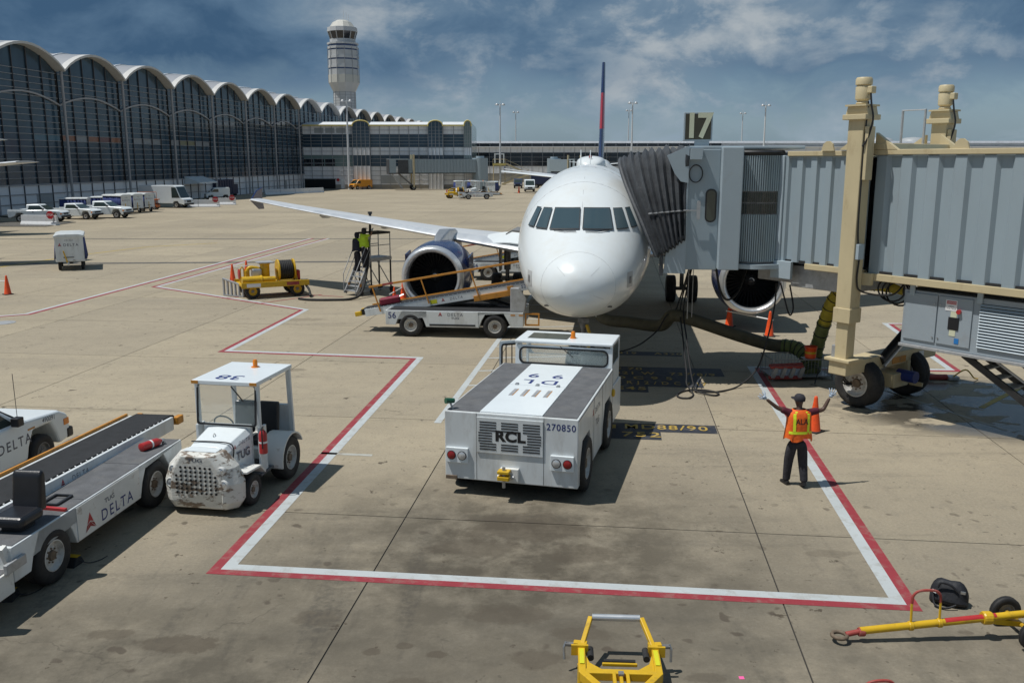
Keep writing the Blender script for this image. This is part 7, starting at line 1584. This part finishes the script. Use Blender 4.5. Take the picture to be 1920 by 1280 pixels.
# ------------------------------------------------------------------ parked vehicles by the terminal
def make_van(name, label, loc, rz, L_, H_, W_, mat, cat='van', step=False, dark=False):
    t = thing(name, label, cat, loc, rz); w_ = W_ / 2; x0, x1 = -L_ / 2, L_ / 2; ax = L_ * .31; r_ = .38
    hood = .55 if step else .62
    lo = [(x0, .4)] + [(x0 + .3, .38)] + arch(-ax, .46, .34)[1:-1] + arch(ax, .46, .34)[1:-1] + [(x1 - .05, .4), (x1, .75), (x1 - .1, 1.15), (x1 - hood, 1.28), (x1 - hood - .65, H_ - .12), (x1 - hood - 1.0, H_), (x0 + .08, H_), (x0, H_ - .15)]
    b = MB().prism(lo, -w_, w_).build('body', M[mat], t, bevel=.05)
    for y in (-1, 1):
        MB().add([(x, y * (w_ + .006), z) for x, z in ((x1 - hood - .08, 1.32), (x1 - hood - .62, H_ - .25), (x1 - hood - 1.25, H_ - .25), (x1 - hood - 1.25, 1.32))], [(0, 1, 2, 3)]).build('side_window', M['cab_glass'], b)
        for x in (-ax, ax): wheel(t, (x, y * (w_ - .14), r_), r_, .24, 'y', 'rim_white', n=18, bolts=False)
        B(x1 - .09, x1 + .0, min(y * (w_ - .35), y * (w_ - .06)), max(y * (w_ - .35), y * (w_ - .06)), .80, 1.0).build('headlight', M['lamp_clear'], b)
    MB().add([(x1 - hood + .02, -w_ + .1, 1.30), (x1 - hood + .02, w_ - .1, 1.30), (x1 - hood - .60, w_ - .16, H_ - .16), (x1 - hood - .60, -w_ + .16, H_ - .16)], [(0, 1, 2, 3)]).build('windscreen', M['cab_glass'], b); b.children
    B(x1 - .12, x1 + .06, -w_ + .02, w_ - .02, .38, .62).build('bumper', M['black_plastic'], t, bevel=.03); B(x1 - .04, x1 + .012, -.5, .5, .72, .98).build('grille', M['black_plastic'], t)
    return t
TA = atan2(TD.y, TD.x)
p1 = make_pickup('white service pickup nosed up to the striped stop barrier', (-47.5, 91.0, 0), R(5)); p2 = copy_tree(p1); p2['label'] = 'white pickup with dark grille guard standing second from the barrier'; p2.location = (-45.9, 95.4, 0); p2.rotation_euler = (0, 0, R(-8)); p2.scale = (1.05,) * 3
p3 = copy_tree(p1); p3['label'] = 'older cream-white pickup parked in front of the cart row'; p3.location = (-43.8, 97.5, 0); p3.rotation_euler = (0, 0, R(-4)); p3.scale = (1.15,) * 3; p1.scale = (1.12,) * 3
tr_ = thing('flatbed_trailer', 'dark flatbed trailer coupled behind the white pickup', 'trailer', (-54.2, 90.2, 0), R(5)); B(-2.5, 2.5, -1, 1, .6, .75).build('bed', M['dark_metal'], tr_)
for x in (-.5, .5):
    for y in (-.9, .9): wheel(tr_, (x, y, .38), .38, .22, 'y', n=16, bolts=False)
MB().bar((2.5, 0, .6), (4.0, 0, .5), .12).build('drawbar', M['dark_metal'], tr_); B(-2.4, 2.4, -.9, .9, 1.0, 1.1).build('load_rack', M['yellow_paint'], tr_); B(-2.4, -2.3, -.9, .9, .75, 1.05).build('load_post', M['dark_metal'], tr_); B(2.3, 2.4, -.9, .9, .75, 1.05).build('load_post', M['dark_metal'], tr_)
for k, (x, y) in enumerate(((-45.6, 104.6), (-45.3, 107.2), (-45.0, 109.8))):
    c = copy_tree(cart0); c.location = (x, y, 0); c.rotation_euler = (0, 0, R(-25)); c.scale = (1.0, 1.0, 1.12); c['label'] = ('white baggage cart nearest the cream-white pickup in the cart row', 'white baggage cart in the middle of the row by the terminal', 'white baggage cart in the row next to the orange lift')[k]
c = copy_tree(cart0); c.location = (-49.0, 101.5, 0); c.rotation_euler = (0, 0, R(10)); c['label'] = 'covered baggage cart with open dark side behind the pickups'
c = copy_tree(cart0); c.location = (-47.5, 105.5, 0); c.rotation_euler = (0, 0, R(10)); c['label'] = 'blue-curtained cart side-on behind the white cart row'
lf = thing('scissor_lift', 'folded orange scissor lift beside the step van', 'lift', (-45.9, 114.5, 0), R(5)); B(-1.2, 1.2, -.6, .6, .3, .6).build('base', M['wood_orange'], lf, bevel=.03); B(-1.2, 1.2, -.6, .6, 1.2, 1.3).build('deck', M['wood_orange'], lf)
for k in range(4):
    for y in (-.5, .5): MB().bar((-1.0, y, .62 + k * .14), (1.0, y, .72 + k * .14), .08).build('scissor_arm', M['wood_orange'], lf)
for x in (-1.15, 0, 1.15): MB().cyl((x, -.55, 1.3), (x, -.55, 2.2), .03, n=6).build('rail_post', M['wood_orange'], lf)
MB().cyl((-1.15, -.55, 2.2), (1.15, -.55, 2.2), .03, n=6).build('guard_rail', M['wood_orange'], lf)
for x in (-.8, .8):
    for y in (-.55, .55): wheel(lf, (x, y, .25), .25, .15, 'y', n=14, bolts=False)
make_van('step_van', 'boxy white step van parked under the terminal awning', (-45.6, 119.6, 0), R(-12), 6.6, 2.9, 2.2, 'white_clean', 'van', True)
make_van('cargo_van', 'orange-yellow cargo van by the pier wall', (-33.0, 198.0, 0), R(-130), 5.2, 2.1, 1.95, 'orange_van')
make_van('passenger_van', 'black van parked below the far jet bridge', (1.4, 207, 0), R(-92), 5.0, 2.1, 1.9, 'navy_paint'); make_van('box_van', 'white forward-control van facing the camera beside the black one', (3.5, 183, 0), R(-88), 5.0, 2.4, 2.0, 'white_clean')
bt = thing('box_truck', 'dark navy box truck behind the white van', 'truck', (7.5, 208, 0), R(-10)); B(-3, 3, -1.2, 1.2, .9, 3.4).build('box', M['navy_paint'], bt, bevel=.04); B(3, 4.6, -1.1, 1.1, .6, 2.5).build('cab', M['white_clean'], bt, bevel=.1); B(-3, 4.4, -.9, .9, .45, .9).build('chassis', M['dark_metal'], bt)
for x in (-1.8, 3.6):
    for y in (-1.0, 1.0): wheel(bt, (x, y, .45), .45, .28, 'y', n=16, bolts=False)
# navy compactor and small white truck
cp = thing('waste_compactor', 'dark navy waste compactor against the terminal base', 'container', (-51.0, 158.5, 0), TA); B(-3.2, 3.2, -1.3, 1.3, .3, 2.9).build('bin', M['navy_paint'], cp, bevel=.05); B(3.2, 5.2, -1.1, 1.1, .3, 2.0).build('ram_housing', M['navy_paint'], cp, bevel=.04)
for k in range(6): B(-2.8 + k, -2.68 + k, -1.37, -1.3, .4, 2.8).build('rib', M['navy_paint'], cp)
for x in (-2.5, 4.5): B(x, x + .3, -1, 1, 0, .3).build('skid', M['dark_metal'], cp)
make_van('utility_truck', 'small white utility truck in front of the navy compactor', (-46.0, 141.5, 0), R(-150), 3.6, 2.0, 1.7, 'white_clean', 'truck')
# barriers with stop signs
bar0 = None
def barrier(p, q_, label, sign=True):
    p = V(p); q_ = V(q_); d = q_ - p; t = thing('concrete_barrier', label, 'barrier', (p.x, p.y, 0), atan2(d.y, d.x)); Ln = d.length; n = max(1, round(Ln / 3.6)); l_ = Ln / n
    for k in range(n):
        MB().prism([(-.32, 0), (.32, 0), (.30, .12), (.14, .38), (.10, .95), (-.10, .95), (-.14, .38), (-.30, .12)], k * l_ + .03, (k + 1) * l_ - .03, 'yz').build('segment', M['barrier_white'], t, bevel=.015)
    if sign:
        MB().cyl((Ln - .5, -.2, .6), (Ln - .5, -.2, 1.25), .04, n=6).build('sign_post', M['galvanised'], t)
        s_ = MB().lathe([(.40, 0), (.40, -.03)], 8, axis='y').build('sign_plate', M['stop_red'], t, loc=(Ln - .5, -.33, 1.0), rot=(0, R(22.5), 0)); text('STOP', .26, M['letter_white'], t, (Ln - .5, -.362, 1.0), (1, 0, 0), (0, 0, 1), bold=.01)
    return t
barrier((-47.0, 86.5), (-43.2, 85.8), 'white barrier block with round stop sign in front of the pickups'); barrier((-44.6, 120.5), (-39.2, 121.5), 'white concrete barrier with stop sign beyond the step van'); barrier((-42.4, 126.8), (-38.8, 127.4), 'white concrete barrier with stop sign by the utility truck')
barrier((-45.0, 165.0), (-37.0, 178.0), 'long white concrete barrier line before the dark garage opening', False)
tag(B(-6, 6, -3, 3, 0, .05).build('asphalt_patch', M['patch_dark'], None, loc=(-49.5, 87, .0)), kind='structure')
# equipment parked mid-apron
G = 'equipment parked by the far jet bridge'
for k, (x, y, a, lb) in enumerate(((-10.0, 172, -80, 'far white baggage cart with blue side left of the parked tractors'), (-7.3, 173, -75, 'far white baggage cart behind the two parked tractors'), (-3.6, 166, -100, 'far white baggage cart with blue side right of the parked tractors'))):
    c = copy_tree(cart0); c.location = (x, y, 0); c.rotation_euler = (0, 0, R(a)); c.scale = (1.2,) * 3; c['label'] = lb
for (x, y, a, lb) in ((-8.3, 160, 200, 'far baggage tractor parked left in front of the carts'), (-5.9, 157, 200, 'far baggage tractor parked right in front of the carts')):
    c = copy_tree(tug); c.location = (x, y, 0); c.rotation_euler = (0, 0, R(a)); c['label'] = lb; c.scale = (1.25,) * 3
c = copy_tree(loaderA); c.location = (-5.6, 146.5, 0); c.rotation_euler = (0, 0, R(5)); c['label'] = 'far white belt loader parked in front of the tractors'
c = copy_tree(hc); c.location = (-9.3, 150, 0); c.rotation_euler = (0, 0, R(20)); c['label'] = 'far yellow wheeled cart beside the parked loader'; c.scale = (1.25,) * 3
cone((1.34, 175, 0), 'far tiny orange cone standing before the two vans', s=1.5)
